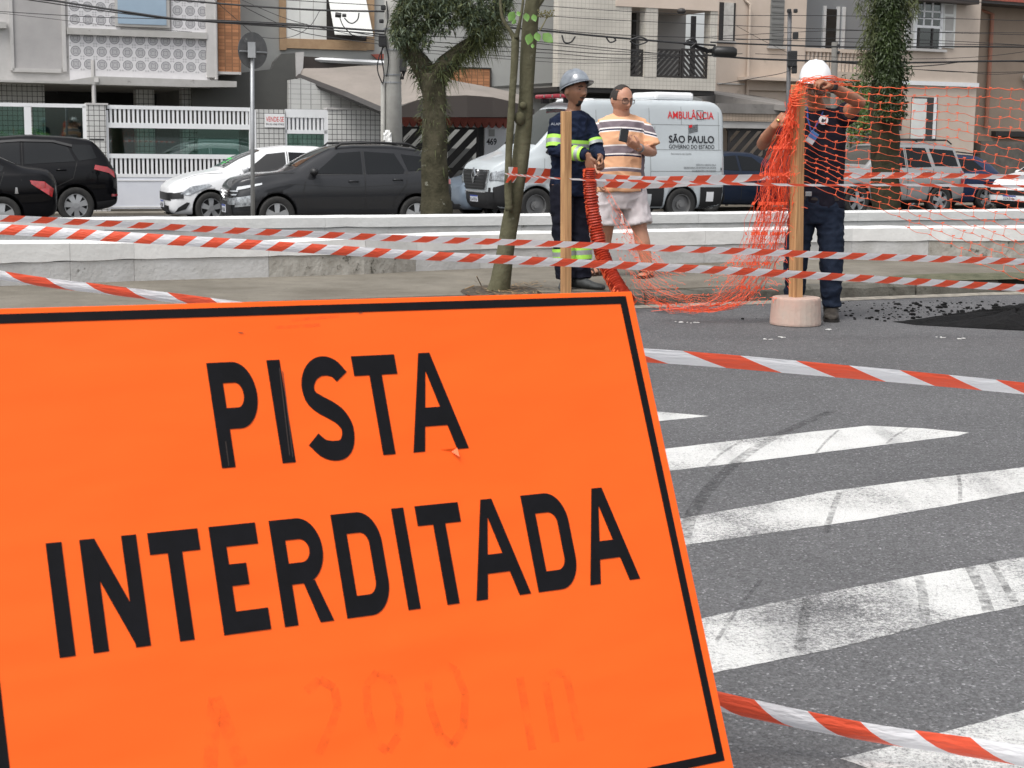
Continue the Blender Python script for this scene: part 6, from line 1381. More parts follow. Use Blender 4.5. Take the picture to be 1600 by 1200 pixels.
# to the right of the pole
CR = [('heavy twisted cable running from the mossy tree to the black splice box', [(625, 30), (700, 38), (780, 42), (860, 49), (930, 56), (1000, 62), (1060, 67), (1118, 71)], 3.2, 33, 34.5),
 ('thin cable just above the heavy twisted cable', [(625, 22), (780, 37), (900, 50), (1000, 56), (1100, 59), (1300, 65), (1660, 72)], 1.2, 33, 37),
 ('cable running on to the right from the black splice box', [(1110, 66), (1200, 70), (1350, 74), (1480, 73), (1660, 74)], 2.6, 34.6, 37),
 ('lower heavy cable under the black splice box', [(1105, 86), (1180, 92), (1300, 96), (1420, 98), (1530, 96), (1660, 95)], 3.0, 34.6, 37),
 ('sagging cable that joins the lower heavy cable at the shuttered house', [(1300, 97), (1400, 104), (1460, 102), (1530, 95), (1660, 99)], 1.6, 36, 37),
 ('highest thin cable in front of the cream tiled house', [(625, -14), (860, 10), (1100, 23), (1330, 25), (1660, 34)], 1.0, 33, 37),
 ('second thin cable in front of the cream tiled house', [(625, 0), (860, 25), (1060, 36), (1200, 42), (1400, 49), (1660, 56)], 1.0, 33, 37),
 ('thin cable through the young leaves of the thin tree', [(625, 55), (800, 62), (960, 76), (1060, 86), (1160, 84)], 1.2, 33, 35),
 ('thin cable behind the thin tree, first below the leaves', [(625, 56), (760, 60), (860, 70), (960, 80), (1040, 84)], 1.1, 33, 35),
 ('thin cable behind the thin tree, second below the leaves', [(625, 62), (740, 70), (860, 78), (940, 84), (1040, 86)], 1.3, 33, 35),
 ('thin cable behind the thin tree, third below the leaves', [(625, 68), (760, 79), (860, 83), (960, 91), (1040, 88)], 1.1, 33, 35),
 ('thin cable behind the thin tree, fourth below the leaves', [(625, 74), (760, 86), (860, 91), (960, 94), (1060, 90)], 1.1, 33, 35),
 ('lowest faint cable behind the thin tree', [(625, 80), (760, 90), (880, 98), (960, 98), (1060, 94)], .8, 33, 35),
 ('thin cable across the shuttered window at its middle', [(1100, 58), (1300, 48), (1450, 50), (1660, 52)], .9, 35, 37),
 ('thin cable across the shutters of the upstairs window', [(1150, 62), (1330, 60), (1480, 64), (1660, 74)], 1.0, 35, 37),
 ('slanting thin cable in the top right corner', [(1330, -22), (1480, -2), (1600, 9), (1700, 14)], 1.4, 35, 37),
 ('thin cable rising to the right edge over the copper pipe', [(1180, 84), (1400, 92), (1540, 88), (1660, 72)], .9, 35, 37),
 ('faint cable below the shuttered window sill', [(1310, 96), (1450, 110), (1540, 113), (1660, 111)], 1.0, 36, 37),
 ('short cable ending on the brown house', [(1420, 108), (1500, 112), (1560, 116), (1660, 108)], 1.0, 36, 37),
 ('sagging wire on the beige wall under the black splice box', [(1124, 132), (1180, 122), (1230, 112), (1240, 98)], 1.1, 36.5, 36.8),
 ('thin wire slanting down over the beige wall to the slim pole', [(1150, 40), (1190, 62), (1234, 84)], .7, 36, 36.8)]
for l, p, t, a, b_ in CR: cable(l, p, t, a, b_)
sb = thing('splice_box', 'black cylindrical cable splice box hanging on the cable above the ambulance', 'splice box', at_y(1130, 88, 34.55))
mb = MB(); pa, pb2 = at_y(1113, 80.5, 34.6), at_y(1151, 82, 34.7); d = pb2 - pa
mb.tube([pa, pa + d * .06, pa + d * .85, pa + d * .97, pa + d], [.07, .115, .12, .085, .03], 14); build('housing', mb, mat('splice_black', (.012, .012, .012), .45), sb, smooth=True)
mb = MB(); random.seed(6)
for k in range(6): mb.tube(cr_spline([at_y(1113, 80 + ranf(-3, 3), 34.55), at_y(1100, 76 + ranf(-6, 6), 34.5), at_y(1084 - ranf(0, 8), 70 + ranf(-8, 4), 34.45), at_y(1068, 69, 34.45)], 4), .018, 4)
build('cable_tail', mb, M_BPL, sb)
# loops hanging at the heavy cable
mb = MB()
for q in ([(878, 55), (882, 66), (892, 66), (899, 57)], [(947, 58), (953, 66), (962, 63), (958, 58)], [(985, 62), (1000, 58), (1012, 64), (996, 70), (984, 64)], [(1072, 64), (1082, 60), (1088, 66), (1080, 74)]): mb.tube(cr_spline([at_y(x, y, 33.9) for x, y in q], 5), .016, 4)
tag(build('cable_loop', mb, M_BPL), 'small loops of spare wire tied along the heavy twisted cable', kind='stuff')
# fittings on the cable in front of the awning shutter
dp = thing('cable_fitting', 'small cable fitting with a loop in front of the white awning shutter', 'fitting', at_y(530, 24, 33))
mb = MB(); mb.tube([at_y(524, 23, 33), at_y(533, 24, 33)], .05, 8); mb.tube([at_y(535, 24, 33), at_y(541, 24, 33)], .035, 8); build('clamp', mb, M_BPL, dp)
mb = MB(); mb.tube(cr_spline([at_y(x, y, 33) for x, y in ((538, 28), (545, 35), (552, 36), (559, 30), (561, 20))], 5), .012, 4); mb.tube(cr_spline([at_y(x, y, 33) for x, y in ((531, 28), (536, 40), (545, 50), (552, 56))], 5), .01, 4); build('wire_loop', mb, M_BPL, dp)
# ================================================================== trees
def bark(name, c, c2, sc=8, patch=None):
    m = mat(name, c, .95, spec=.15, noise=(sc, 0), col2=c2, bump=(26, 1.0), dirt=patch); return m
M_BK1 = bark('mossy_bark', (.075, .068, .045), (.03, .029, .018), 5, (9, (.24, .24, .20), .62))
M_BK2 = bark('smooth_grey_green_bark', (.115, .11, .07), (.065, .062, .036), 4, (10, (.26, .26, .20), .64))
M_BK3 = bark('dark_ivy_bark', (.05, .045, .028), (.022, .02, .012), 5, (9, (.14, .14, .11), .68))
def limb(mb, px, rp, Y, n=14, rough=.12, k=6):
    P = cr_spline([at_y(x, y, (Y if not isinstance(Y, (list, tuple)) else Y[i])) for i, (x, y) in enumerate(px)], k); m_ = len(P) - 1; rad = []
    yy = (Y if not isinstance(Y, (list, tuple)) else Y[0])
    for i in range(len(P)):
        f_ = i / m_ * (len(rp) - 1); j = min(int(f_), len(rp) - 2); w_ = rp[j] + (rp[j + 1] - rp[j]) * (f_ - j); rad.append(w_ / 2 / FP * yy)
    pv = None; rings = []
    for i, p in enumerate(P):
        d = (P[min(i + 1, m_)] - P[max(i - 1, 0)]).normalized(); a = (pv or Vector((1, 0, 0))); a = (a - d * a.dot(d)).normalized(); pv = a; b = d.cross(a)
        rings.append([p + (a * math.cos(2 * math.pi * q / n) + b * math.sin(2 * math.pi * q / n)) * rad[i] * (1 + rough * mnoise.noise(p * 3 + a * math.cos(2 * math.pi * q / n) * 1.3 + b * math.sin(2 * math.pi * q / n) * 1.3) * 1.5) for q in range(n)])
    mb.loft(rings); return P, rad
def leafblade(mb, c, d, L_, w_, droop=.3):
    s_ = d.cross(Vector((ranf(-1, 1), ranf(-1, 1), ranf(-1, 1)))).normalized() * w_
    m_ = c + d * L_ * .5; e = c + d * L_ + Vector((0, 0, -droop * L_)); mb.face(mb.vs([c, m_ + s_, e, m_ - s_]))
# thin tree on the near pavement
t2 = thing('thin_tree', 'slim grey-green tree with a second stem, on the near pavement', 'tree', at_z(781, 454, ZS))
YT = t2.location.y
mb = MB(); limb(mb, [(779, 460), (783, 440), (789, 400), (797, 350), (806, 300), (813, 255), (819, 200), (822, 150), (824, 90), (829, 30), (836, -30), (850, -200), (870, -420)], [38, 31, 27, 25, 25, 26, 24, 22, 23, 25, 22, 18, 14], YT, 18); build('trunk', mb, M_BK2, t2, smooth=True)
mb = MB(); P = at_y(815, 182, YT - .05); mb.ball(at_y(812, 185, YT - .06), (.045, .04, .055), 12, 8); mb.ball(at_y(817, 165, YT - .07), (.03, .03, .03)); build('bark_knot', mb, M_BK2, t2, smooth=True)
mb = MB(); limb(mb, [(796, 330), (794, 290), (795, 240), (799, 170), (803, 110), (805, 58)], [12, 12, 11, 11, 11, 12], YT - .10, 10)
limb(mb, [(805, 62), (797, 48), (786, 30), (782, 5), (781, -60)], [10, 6, 5, 4, 4], YT - .1, 8); limb(mb, [(806, 60), (812, 35), (817, 5), (822, -60)], [8, 5, 4, 4], YT - .12, 8)
limb(mb, [(830, 18), (842, 5), (862, -25), (900, -90)], [12, 9, 7, 5], YT, 8); build('side_stem', mb, M_BK2, t2, smooth=True)
mb = MB(); limb(mb, [(843, 48), (850, 36), (856, 24)], [2.2, 1.8, 1.2], YT - .15, 5)
for q in ((843, 22), (850, 17), (858, 19), (864, 22)): limb(mb, [(854, 29), (q[0] * .5 + 427, q[1] * .5 + 14), q], [1, .9, .8], YT - .15, 4)
random.seed(1)
for k in range(60): p = at_y(ranf(840, 867), ranf(16, 27), YT - .15 + ranf(-.03, .03)); mb.ball(p, .006, 4, 3)
build('seed_head', mb, mat('seed_olive', (.16, .15, .07), .8), t2)
M_YL = mat('young_leaf', (.12, .25, .045), .45, noise=(20, 0), col2=(.08, .17, .03))
for x, y, dx, dy, L_ in ((804, 18, -9, 15, .1), (809, 17, 3, 9, .05), (822, 20, 2, 14, .085), (833, 22, 4, 12, .07), (829, 52, -4, 18, .115), (838, 50, 4, 15, .08), (848, 52, 16, 14, .10), (833, 68, -1, 8, .04), (806, 30, -6, 8, .05)):
    mb = MB(); c = at_y(x, y, YT - .18); d = (at_y(x + dx, y + dy, YT - .2) - c).normalized(); s_ = d.cross(Vector((.2, -1, .1))).normalized(); nrm = d.cross(s_)
    L2 = math.hypot(dx, dy) / FP * YT * 1.0; ctr = [c + d * L2 * t + nrm * .008 * math.sin(t * 3) for t in (0, .25, .5, .75, 1)]; wd = [.0, .32, .36, .22, 0]
    ids = [mb.vs([p - s_ * w_ * L2, p - nrm * .004, p + s_ * w_ * L2]) for p, w_ in zip(ctr, wd)]
    for a, b_ in zip(ids[:-1], ids[1:]): mb.face((a[0], b_[0], b_[1], a[1])); mb.face((a[1], b_[1], b_[2], a[2]))
    build('leaf', mb, M_YL, t2, smooth=True)
mb = MB(); random.seed(12)
for k in range(300):
    px, py = random.gauss(795, 34), 452 + ranf(-13, 10)
    p = at_z(px, py, ZS + .012); d = Vector((ranf(-1, 1), ranf(-1, 1), ranf(0, .12))).normalized() * ranf(.015, .05); s_ = Vector((-d.y, d.x, 0)) * .22
    mb.face(mb.vs([p - d, p + s_, p + d, p - s_]))
tag(build('leaf_litter', mb, [mat('dry_leaf', (.17, .10, .045), .8, noise=(30, 0), col2=(.30, .22, .12))]), 'dry brown leaves and twigs round the foot of the thin tree', kind='stuff')
ring = [at_z(781 + 62 * math.cos(a * .3927), 455 + 10 * math.sin(a * .3927), ZS + .004) for a in range(16)]; mb = MB(); mb.face(mb.vs(ring)); tag(build('tree_pit', mb, mat('dark_soil', (.04, .032, .022), .95, noise=(12, 0), col2=(.08, .06, .04), bump=(40, 1))), kind='structure')
mb = MB(); mb.tube([at_z(752, 446, ZS + .02), at_z(745, 432, ZS + .14)], .004, 5); mb.tube([at_z(726, 452, ZS + .02), at_z(741, 446, ZS + .05)], .005, 5); tag(build('twig', mb, mat('dry_leaf', (.17, .10, .045))), 'bare twigs sticking up beside the foot of the thin tree', 'twig')
# mossy forked tree on the far bank
t1 = thing('mossy_tree', 'forked tree clad in moss and airy epiphytes beside the concrete pole', 'tree', Vector((at_y(682, 300, 21.5).x, 21.5, -.33)))
Y1 = 21.5
mb = MB(); limb(mb, [(684, 420), (682, 330), (680, 260), (679, 200), (676, 150), (672, 115)], [50, 46, 40, 38, 40, 46], Y1, 20, .2); build('trunk', mb, M_BK1, t1, smooth=True)
mb = MB(); BR = []
BR.append(limb(mb, [(668, 125), (652, 95), (634, 70), (622, 50), (628, 20), (640, -20), (650, -90)], [34, 28, 22, 18, 18, 16, 12], Y1, 12, .2))
BR.append(limb(mb, [(680, 125), (700, 100), (730, 75), (755, 55), (775, 25), (790, -5), (812, -60)], [34, 30, 24, 22, 20, 18, 14], Y1, 12, .2))
BR.append(limb(mb, [(640, 66), (660, 45), (690, 20), (715, -10), (740, -60)], [16, 13, 12, 12, 10], [Y1 + .1] * 5, 10, .2))
BR.append(limb(mb, [(750, 60), (735, 30), (720, 0), (705, -50)], [16, 13, 12, 10], [Y1 - .1] * 4, 10, .2))
BR.append(limb(mb, [(628, 25), (650, 8), (690, 2), (730, 6)], [11, 10, 8, 6], [Y1 - .2] * 4, 8, .2))
build('limb', mb, M_BK1, t1, smooth=True)
random.seed(21); mb = MB(); mb2 = MB()
def clad(P, rad, n_, L_, w_, tgt, spread=1.0, rr=None):
    for k in range(n_):
        i = random.randrange(len(P) - 1) if rr is None else random.randint(int(rr[0] * (len(P) - 1)), int(rr[1] * (len(P) - 1)) - 1)
        p = P[i].lerp(P[i + 1], random.random()); a = ranf(0, 6.28); e = ranf(-1, 1); o_ = Vector((math.cos(a), math.sin(a), e * .6)).normalized()
        c = p + o_ * rad[i] * ranf(.7, 1.1); d = (o_ + Vector((ranf(-.6, .6), ranf(-.6, .6), ranf(-.9, .8)))).normalized()
        leafblade(tgt, c, d, L_ * ranf(.5, 1.3) * spread, w_, ranf(.1, .7))
for P, r_ in BR: clad(P, r_, 1100, .12, .005, mb); clad(P, r_, 900, .06, .011, mb2)
tp, tr = limb(MB(), [(679, 210), (678, 180), (676, 150), (672, 115)], [38, 38, 40, 46], Y1)
clad(tp, tr, 420, .12, .004, mb); clad(tp, tr, 160, .05, .010, mb2)
tp, tr = limb(MB(), [(681, 262), (679, 210)], [38, 38], Y1); clad(tp, tr, 60, .12, .005, mb)
# hanging tufts along the right limb
P, r_ = BR[1]
for k in range(34):
    i = random.randint(4, len(P) - 8); c = P[i] + Vector((ranf(-.15, .15), ranf(-.2, .2), -.02))
    for q in range(34): leafblade(mb, c, Vector((ranf(-.6, .6), ranf(-.5, .5), ranf(-1, .35))).normalized(), ranf(.12, .34), .0045, .35)
# broad dark clumps at the top left and top middle
for (cx, cy, rx, ry, n_) in ((642, 30, 30, 26, 700), (625, 55, 14, 18, 300), (665, 5, 40, 18, 900), (720, 14, 44, 22, 900), (752, 35, 26, 22, 500), (690, 40, 26, 14, 260), (655, 62, 20, 14, 220), (775, 5, 26, 26, 500), (700, -40, 110, 30, 1200)):
    for k in range(int(n_ * 1.7)):
        a = ranf(0, 6.28); q = math.sqrt(random.random()); c = at_y(cx + rx * q * math.cos(a), cy + ry * q * math.sin(a), Y1 + ranf(-.45, .45))
        d = Vector((ranf(-1, 1), ranf(-1, 1), ranf(-1, .7))).normalized(); leafblade(mb2 if random.random() < .7 else mb, c, d, ranf(.035, .10), ranf(.005, .012), .4)
build('epiphytes', mb, mat('airy_moss_green', (.085, .10, .03), .7, noise=(3, 0), col2=(.04, .052, .015)), t1)['kind'] = 'stuff'
build('crown', mb2, mat('dark_crown_green', (.038, .058, .03), .6, noise=(2.5, 0), col2=(.075, .10, .055)), t1)['kind'] = 'stuff'
# dark ivy-clad tree on the right
Y3 = 25.5
t3 = thing('ivy_tree', 'dark ivy-clad tree trunk behind the orange netting', 'tree', Vector((at_y(1385, 300, Y3).x, Y3, -.33)))
mb = MB(); P3, r3 = limb(mb, [(1385, 420), (1385, 330), (1384, 260), (1382, 200), (1383, 150), (1390, 110), (1386, 60), (1388, 0), (1392, -70), (1400, -200)], [50, 44, 42, 42, 44, 40, 38, 42, 38, 30], Y3, 18, .2); build('trunk', mb, M_BK3, t3, smooth=True)
mb = MB(); mb2 = MB(); random.seed(31)
for k in range(12000):
    py = -60 + 245 * random.random() ** .8; hw = 27 + 6 * mnoise.noise(Vector((py * .05, 0, 1))) if py < 130 else 22
    cxx = 1389 + (py < 40) * 2; q = random.gauss(0, .5); q = max(-1.15, min(1.15, q)); c = at_y(cxx + hw * q, py, Y3 - .42 * math.sqrt(max(0, 1 - q * q)) * ranf(.7, 1.05))
    d = Vector((ranf(-1, 1), ranf(-1, .2), ranf(-1, .5))).normalized(); leafblade(mb, c, d, ranf(.04, .085), ranf(.009, .018), .3)
for k in range(1700):
    a = ranf(0, 6.28); q = math.sqrt(random.random()); cx, cy, rx, ry = random.choice(((1362, 8, 26, 24), (1358, 70, 14, 26), (1366, 40, 16, 22), (1420, 10, 16, 22), (1356, 100, 12, 18)))
    c = at_y(cx + rx * q * math.cos(a), cy + ry * q * math.sin(a), Y3 + ranf(-.4, .3)); leafblade(mb2, c, Vector((ranf(-1, 1), ranf(-1, 1), ranf(-1, .3))).normalized(), ranf(.06, .16), .007, .5)
build('ivy', mb, mat('ivy_green', (.022, .036, .012), .5, noise=(3, 0), col2=(.05, .075, .02)), t3)['kind'] = 'stuff'
build('epiphytes', mb2, mat('airy_moss_green', (.11, .125, .04)), t3)['kind'] = 'stuff'
# ================================================================== people
def skin_mat(name, c, c2): 
    m = mat(name, c, .5, spec=.4, noise=(9, 0), col2=c2, bump=(120, .15)); m.node_tree.nodes['Principled BSDF'].inputs['Subsurface Weight'].default_value = .08
    m.node_tree.nodes['Principled BSDF'].inputs['Subsurface Radius'].default_value = (.02, .008, .004); return m
def gss(x, s): return math.exp(-(x / s) ** 2)
def head_point(d, off=0.0, chub=0.0):
    x, y, z = d; a, b, c = .076 + chub * .008, .097, .118
    r_ = 1 / math.sqrt((x / a) ** 2 + (y / b) ** 2 + (z / c) ** 2); p = Vector((x * r_, y * r_, z * r_))
    t = max(0, -p.z / c); t = t * t * (3 - 2 * t) if t < 1 else 1
    p.x *= 1 - (.34 - .16 * chub) * t; p.y *= (1 - .50 * t) if p.y > 0 else (1 - .06 * t)
    if p.z > 0 and p.y > 0: p.y *= 1.04
    if p.y < .02:
        X, Z = p.x, p.z; k = min(1, (.02 - p.y) / .05); dy = 0
        dy -= .022 * gss(X, .012) * gss(Z + .034, .015) + .014 * gss(X, .009) * gss(Z + .008, .022) + .007 * (gss(abs(X) - .013, .008)) * gss(Z + .038, .009)
        dy -= .006 * gss(abs(X) - .03, .026) * gss(Z - .024, .009); dy += .010 * gss(abs(X) - .032, .015) * gss(Z - .004, .011)
        dy -= .008 * gss(X, .022) * gss(Z + .068, .010); dy += .006 * gss(X, .022) * gss(Z + .067, .0035)
        dy -= .010 * gss(X, .022) * gss(Z + .100, .015); dy -= .004 * gss(abs(X) - .044, .018) * gss(Z + .028, .02); dy += .003 * gss(X, .03) * gss(Z + .084, .006)
        p.y += dy * k
    if off: p = p + p.normalized() * off
    return p
def head_grid(cen, rot, off=0.0, keep=None, chub=0.0, nu=56, nv=44, sc=1.0):
    mb = MB(); ids = []
    for j in range(nv + 1):
        th = math.pi * (j + .5) / (nv + 1)
        ids.append(mb.vs([Vector(cen) + rot @ (head_point((math.sin(th) * math.cos(2 * math.pi * k / nu), math.sin(th) * math.sin(2 * math.pi * k / nu), math.cos(th)), off, chub) * sc) for k in range(nu)]))
    inv = rot.transposed()
    for j in range(nv):
        for k in range(nu):
            f = (ids[j][k], ids[j + 1][k], ids[j + 1][(k + 1) % nu], ids[j][(k + 1) % nu])
            if keep:
                c = inv @ (sum((mb.v[i] for i in f), Vector()) / 4 - Vector(cen)) / sc
                if not keep(c): continue
            mb.face(f)
    if keep is None: mb.face(ids[0]); mb.face(list(reversed(ids[-1])))
    else:
        c = head_point((0, 0, 1), off, chub)
        if keep(c): mb.face(ids[0])
    return mb
def merge(mb, o):
    b = len(mb.v); mb.v += o.v; mb.f += [tuple(i + b for i in f) for f in o.f]; mb.mi += o.mi
def hand(mb, w, d, n, t, curls=(.5, .5, .55, .6), thumb=.5, sc=1.0, spread=.05):
    d, n, t = d.normalized(), n.normalized(), t.normalized(); n = (n - d * n.dot(d)).normalized(); t = (t - d * t.dot(d) - n * t.dot(n)).normalized()
    P = [w - d * .02 * sc, w + d * .02 * sc, w + d * .06 * sc, w + d * .092 * sc]
    mb.tube(P, [(.027 * sc, .02 * sc), (.036 * sc, .017 * sc), (.042 * sc, .015 * sc), (.040 * sc, .011 * sc)], 14, ref=t)
    for j in range(4):
        L_ = (.070, .078, .073, .058)[j] * sc; b = w + d * (.086, .090, .088, .080)[j] * sc + t * (.031 - .0205 * j) * sc
        dd = (d + t * spread * (1.5 - j)).normalized(); ang = 0; pts = [b - dd * .02 * sc, b]; cur = b
        for q, fr in enumerate((.45, .30, .25)):
            ang += curls[j] * (1.0, 1.25, .8)[q]; v = dd * math.cos(ang) + n * math.sin(ang); cur = cur + v * L_ * fr; pts.append(cur)
        mb.tube(pts, [.0092 * sc, .0095 * sc, .0088 * sc, .0080 * sc, .0066 * sc], 8, ref=t)
    b = w + d * .022 * sc + t * .026 * sc; v = (d * .62 + t * .7 + n * .35 * thumb).normalized(); v2 = (d * .85 + t * .15 + n * .7 * thumb).normalized(); v3 = (d * .8 - t * .25 + n * .8 * thumb).normalized()
    mb.tube([b - v * .01, b + v * .035 * sc, b + (v * .035 + v2 * .03) * sc, b + (v * .035 + v2 * .03 + v3 * .026) * sc], [.014 * sc, .0125 * sc, .0105 * sc, .0075 * sc], 8, ref=n)
def remeshed(mb, vox, sm=3, fac=.5):
    return evaluated(mb, [('REMESH', dict(mode='VOXEL', voxel_size=vox)), ('SMOOTH', dict(factor=fac, iterations=sm))])
def wrinkle(me, amp, sx, sz, seed=0, bias=0.0):
    me.update(); ns = [v.normal.copy() for v in me.vertices]
    for v, n_ in zip(me.vertices, ns):
        q = Vector((v.co.x * sx, v.co.y * sx, v.co.z * sz + seed)); h = mnoise.noise(q) + .5 * mnoise.noise(q * 2.3 + Vector((3, 1, 7))); h = 1 - abs(h) * 2
        v.co += n_ * (amp * (h - .4) + bias)
    return me
def face_bits(root, cen, rot, sc, skin, brow, eye=True, moust=None, beard=None, glasses=None, chub=0, hair=None, hairmat=None):
    cen = Vector(cen); W_ = lambda x, y, z: cen + rot @ (Vector((x, y, z)) * sc)
    def surf(x, z, off=0):
        b, c = .097, .118; y = -math.sqrt(max(.0004, 1 - (x / .08) ** 2 - (z / c) ** 2)) * b
        d = Vector((x, y, z)).normalized(); return W_(*(head_point(d, off, chub)))
    for sx in (-1, 1):
        mb = MB(); mb.ball(surf(sx * .031, .001, -.0100), .0125 * sc, 10, 8); e = build('eye', mb, mat('eye_white', (.22, .19, .175), .3), root, smooth=True)
        mb = MB(); mb.ball(surf(sx * .029, .000, -.0012), (.0058 * sc,) * 3, 8, 6); build('iris', mb, mat('iris_brown', (.02, .012, .008), .2), e, smooth=True)
        mb = MB(); mb.tube([surf(sx * .014, .020, .001), surf(sx * .03, .025, .002), surf(sx * .048, .018, .001)], [.003 * sc, .0045 * sc, .002 * sc], 6); build('eyebrow', mb, brow, root, smooth=True)
    mb = MB(); mb.tube([surf(-.022, -.067, -.001), surf(-.008, -.0645, .0005), surf(0, -.0655, .0005), surf(.008, -.0645, .0005), surf(.022, -.067, -.001)], [.0015, .0045 * sc, .0045 * sc, .0045 * sc, .0015], 6); build('lips', mb, mat(skin.name + '_lips', tuple(c * k for c, k in zip(skin.node_tree.nodes['Principled BSDF'].inputs['Base Color'].default_value[:3], (.62, .38, .38))), .45), root, smooth=True)
    for nm, kp in (('moustache', moust), ('beard', beard), ('hair', hair)):
        if kp:
            g_ = head_grid(cen, rot, .0035 if nm != 'hair' else .004, kp, chub, sc=sc)
            if g_.f:
                me = evaluated(g_, [('SOLIDIFY', dict(thickness=.006, offset=-1))]); link_mesh(nm, me, root, hairmat or brow)
    if glasses:
        sq = lambda q: math.copysign(abs(q) ** .55, q)
        gl = MB(); fr = MB()
        for sx in (-1, 1):
            ring = [W_(sx * (.034 + .028 * sq(math.cos(a))), -.104 + .010 * abs(math.cos(a)) * .0 + .012 * ((.034 + .027 * math.cos(a)) / .06) ** 2, -.003 + .0165 * sq(math.sin(a))) for a in [2 * math.pi * k / 18 for k in range(18)]]
            fr.tube(ring + [ring[0]], .0021 * sc, 5, cap=False); gl.face(gl.vs(ring))
            fr.tube([W_(sx * .060, -.092, .006), W_(sx * .074, -.06, .006), W_(sx * .078, .0, .0), W_(sx * .078, .015, -.012)], .0022 * sc, 5)
        fr.tube([W_(-.008, -.106, .004), W_(0, -.112, .007), W_(.008, -.106, .004)], .0022 * sc, 5)
        fo = build('glasses', fr, glasses, root); build('lens', gl, glass_mat('lens', (.85, .87, .87), .3), fo)
def helmet(label_unused, root, cen, rot, sc, m, brim=.045):
    cen = Vector(cen); mb = MB(); nu = 40; rings = []
    for j in range(0, 15):
        t = j / 14 * math.pi / 2; ring = []
        for k in range(nu):
            a = 2 * math.pi * k / nu; x = math.cos(a) * .112 * math.cos(t) ** .85 if t < math.pi / 2 else 0; y = math.sin(a) * .138 * math.cos(t) ** .85 if t < math.pi / 2 else 0; z = .135 * math.sin(t)
            rg = .006 * (gss(x, .012) + .8 * gss(abs(x) - .045, .010)) * (math.sin(t) ** .5) if t > 0 else 0
            ring.append(cen + rot @ (Vector((x, y, z + rg)) * sc))
        rings.append(ring)
    mb.loft(rings, cap0=False, cap1=True); 
    me = evaluated(mb, [('SOLIDIFY', dict(thickness=.004, offset=-1))]); o = link_mesh('helmet', me, root, m)
    mb = MB(); a_ = []; b_ = []
    for k in range(nu):
        a = 2 * math.pi * k / nu; fr = max(0, -math.sin(a)) ** 1.5; w_ = .007 + brim * fr
        a_.append(cen + rot @ (Vector((math.cos(a) * .110, math.sin(a) * .136, .002)) * sc)); b_.append(cen + rot @ (Vector((math.cos(a) * (.110 + w_ * .6), math.sin(a) * (.136 + w_), -.004 - .25 * w_)) * sc))
    c_ = [p + Vector((0, 0, -.004)) for p in b_]; d_ = [p + Vector((0, 0, -.006)) for p in a_]
    mb.loft([a_, b_, c_, d_], cap0=False, cap1=False); build('brim', mb, m, o, smooth=False)
    return o
def band(name, root, pts, rad, m, ref, n=26):
    mb = MB(); mb.tube(pts, rad, n, ref=ref, cap=False); return build(name, mb, m, root, smooth=True)
RZ = lambda a: Matrix.Rotation(R(a), 3, 'Z'); RX = lambda a: Matrix.Rotation(R(a), 3, 'X'); RY = lambda a: Matrix.Rotation(R(a), 3, 'Y')
M_SK1 = skin_mat('brown_skin', (.27, .14, .085), (.21, .10, .06)); M_SK2 = skin_mat('light_tan_skin', (.47, .25, .17), (.40, .19, .12)); M_SK3 = skin_mat('tan_skin', (.36, .17, .10), (.29, .13, .075))
M_HAIR = mat('black_hair', (.008, .007, .006), .6, bump=(200, .6)); M_HAIRB = mat('dark_brown_hair', (.02, .014, .01), .6, bump=(200, .6))
M_NAVY = mat('navy_cloth', (.010, .017, .042), .85, spec=.2, noise=(14, 0), col2=(.007, .012, .030), bump=(500, .25)); M_NAVT = mat('dark_navy_trouser', (.009, .010, .018), .9, spec=.15, noise=(10, 0), col2=(.014, .015, .024), bump=(500, .25))
M_LIME = mat('lime_reflective', (.42, .80, .10), .5, noise=(20, 0), col2=(.36, .72, .08)); M_SILV = mat('silver_reflective', (.40, .42, .42), .35, metal=.3, noise=(30, 0), col2=(.3, .32, .32))
M_BOOT = mat('work_boot', (.022, .018, .014), .7, noise=(16, 0), col2=(.05, .042, .034), bump=(60, .5))
# ---------------------------------------------------------------- person 1: navy uniform, grey helmet
Yp = 13.1; J = lambda x, y, dy=0: at_y(x, y, Yp + dy)
c0 = J(892, 447); p1 = thing('person', 'worker in navy uniform with lime bands and grey helmet, leaning on an orange roll', 'person', Vector((c0.x, c0.y, ZS)), 0, None)
SV = Vector((.82, .50, 0)).normalized()
hc = J(899, 142, -.03); hr = RZ(40) @ RX(-4) @ RY(4)
Rsh, Lsh = J(871, 187, -.09), J(917, 187, .10); Rel, Lel = J(867, 234, -.16), J(931, 233, .0); Rwr, Lwr = J(918, 242, -.36), J(938, 246, -.17)
chest, waist, hip = J(893, 205), J(890, 255), J(889, 280); RH, LH = J(877, 287, -.05), J(901, 287, .07); RK, LK = J(878, 362, -.04), J(906, 360, .05); RA, LA = J(884, 432, -.03), J(909, 432, .03)
def body_core(mb, hc, nk, chest, waist, hip, SV, w_, leg=True, k=.93):
    mb.tube([hip - Vector((0, 0, .10)), hip, waist, chest, nk + Vector((0, 0, -.06)), nk], [(.13 * w_, .09 * w_), (.165 * w_, .11 * w_), (.14 * w_, .10 * w_), (.165 * w_, .115 * w_), (.14 * w_, .085 * w_), (.06, .055)], 20, ref=SV)
def arm(mb, a, b, c, r_): mb.tube([a + Vector((0, 0, -.02)), a.lerp(b, .5), b, b.lerp(c, .35), c], [r_ * 1.0, r_, r_ * .82, r_ * .85, r_ * .56], 14)
def leg_(mb, a, b, c, r_): mb.tube([a, a.lerp(b, .5), b, b.lerp(c, .35), c], [r_ * 1.15, r_, r_ * .72, r_ * .75, r_ * .48], 14)
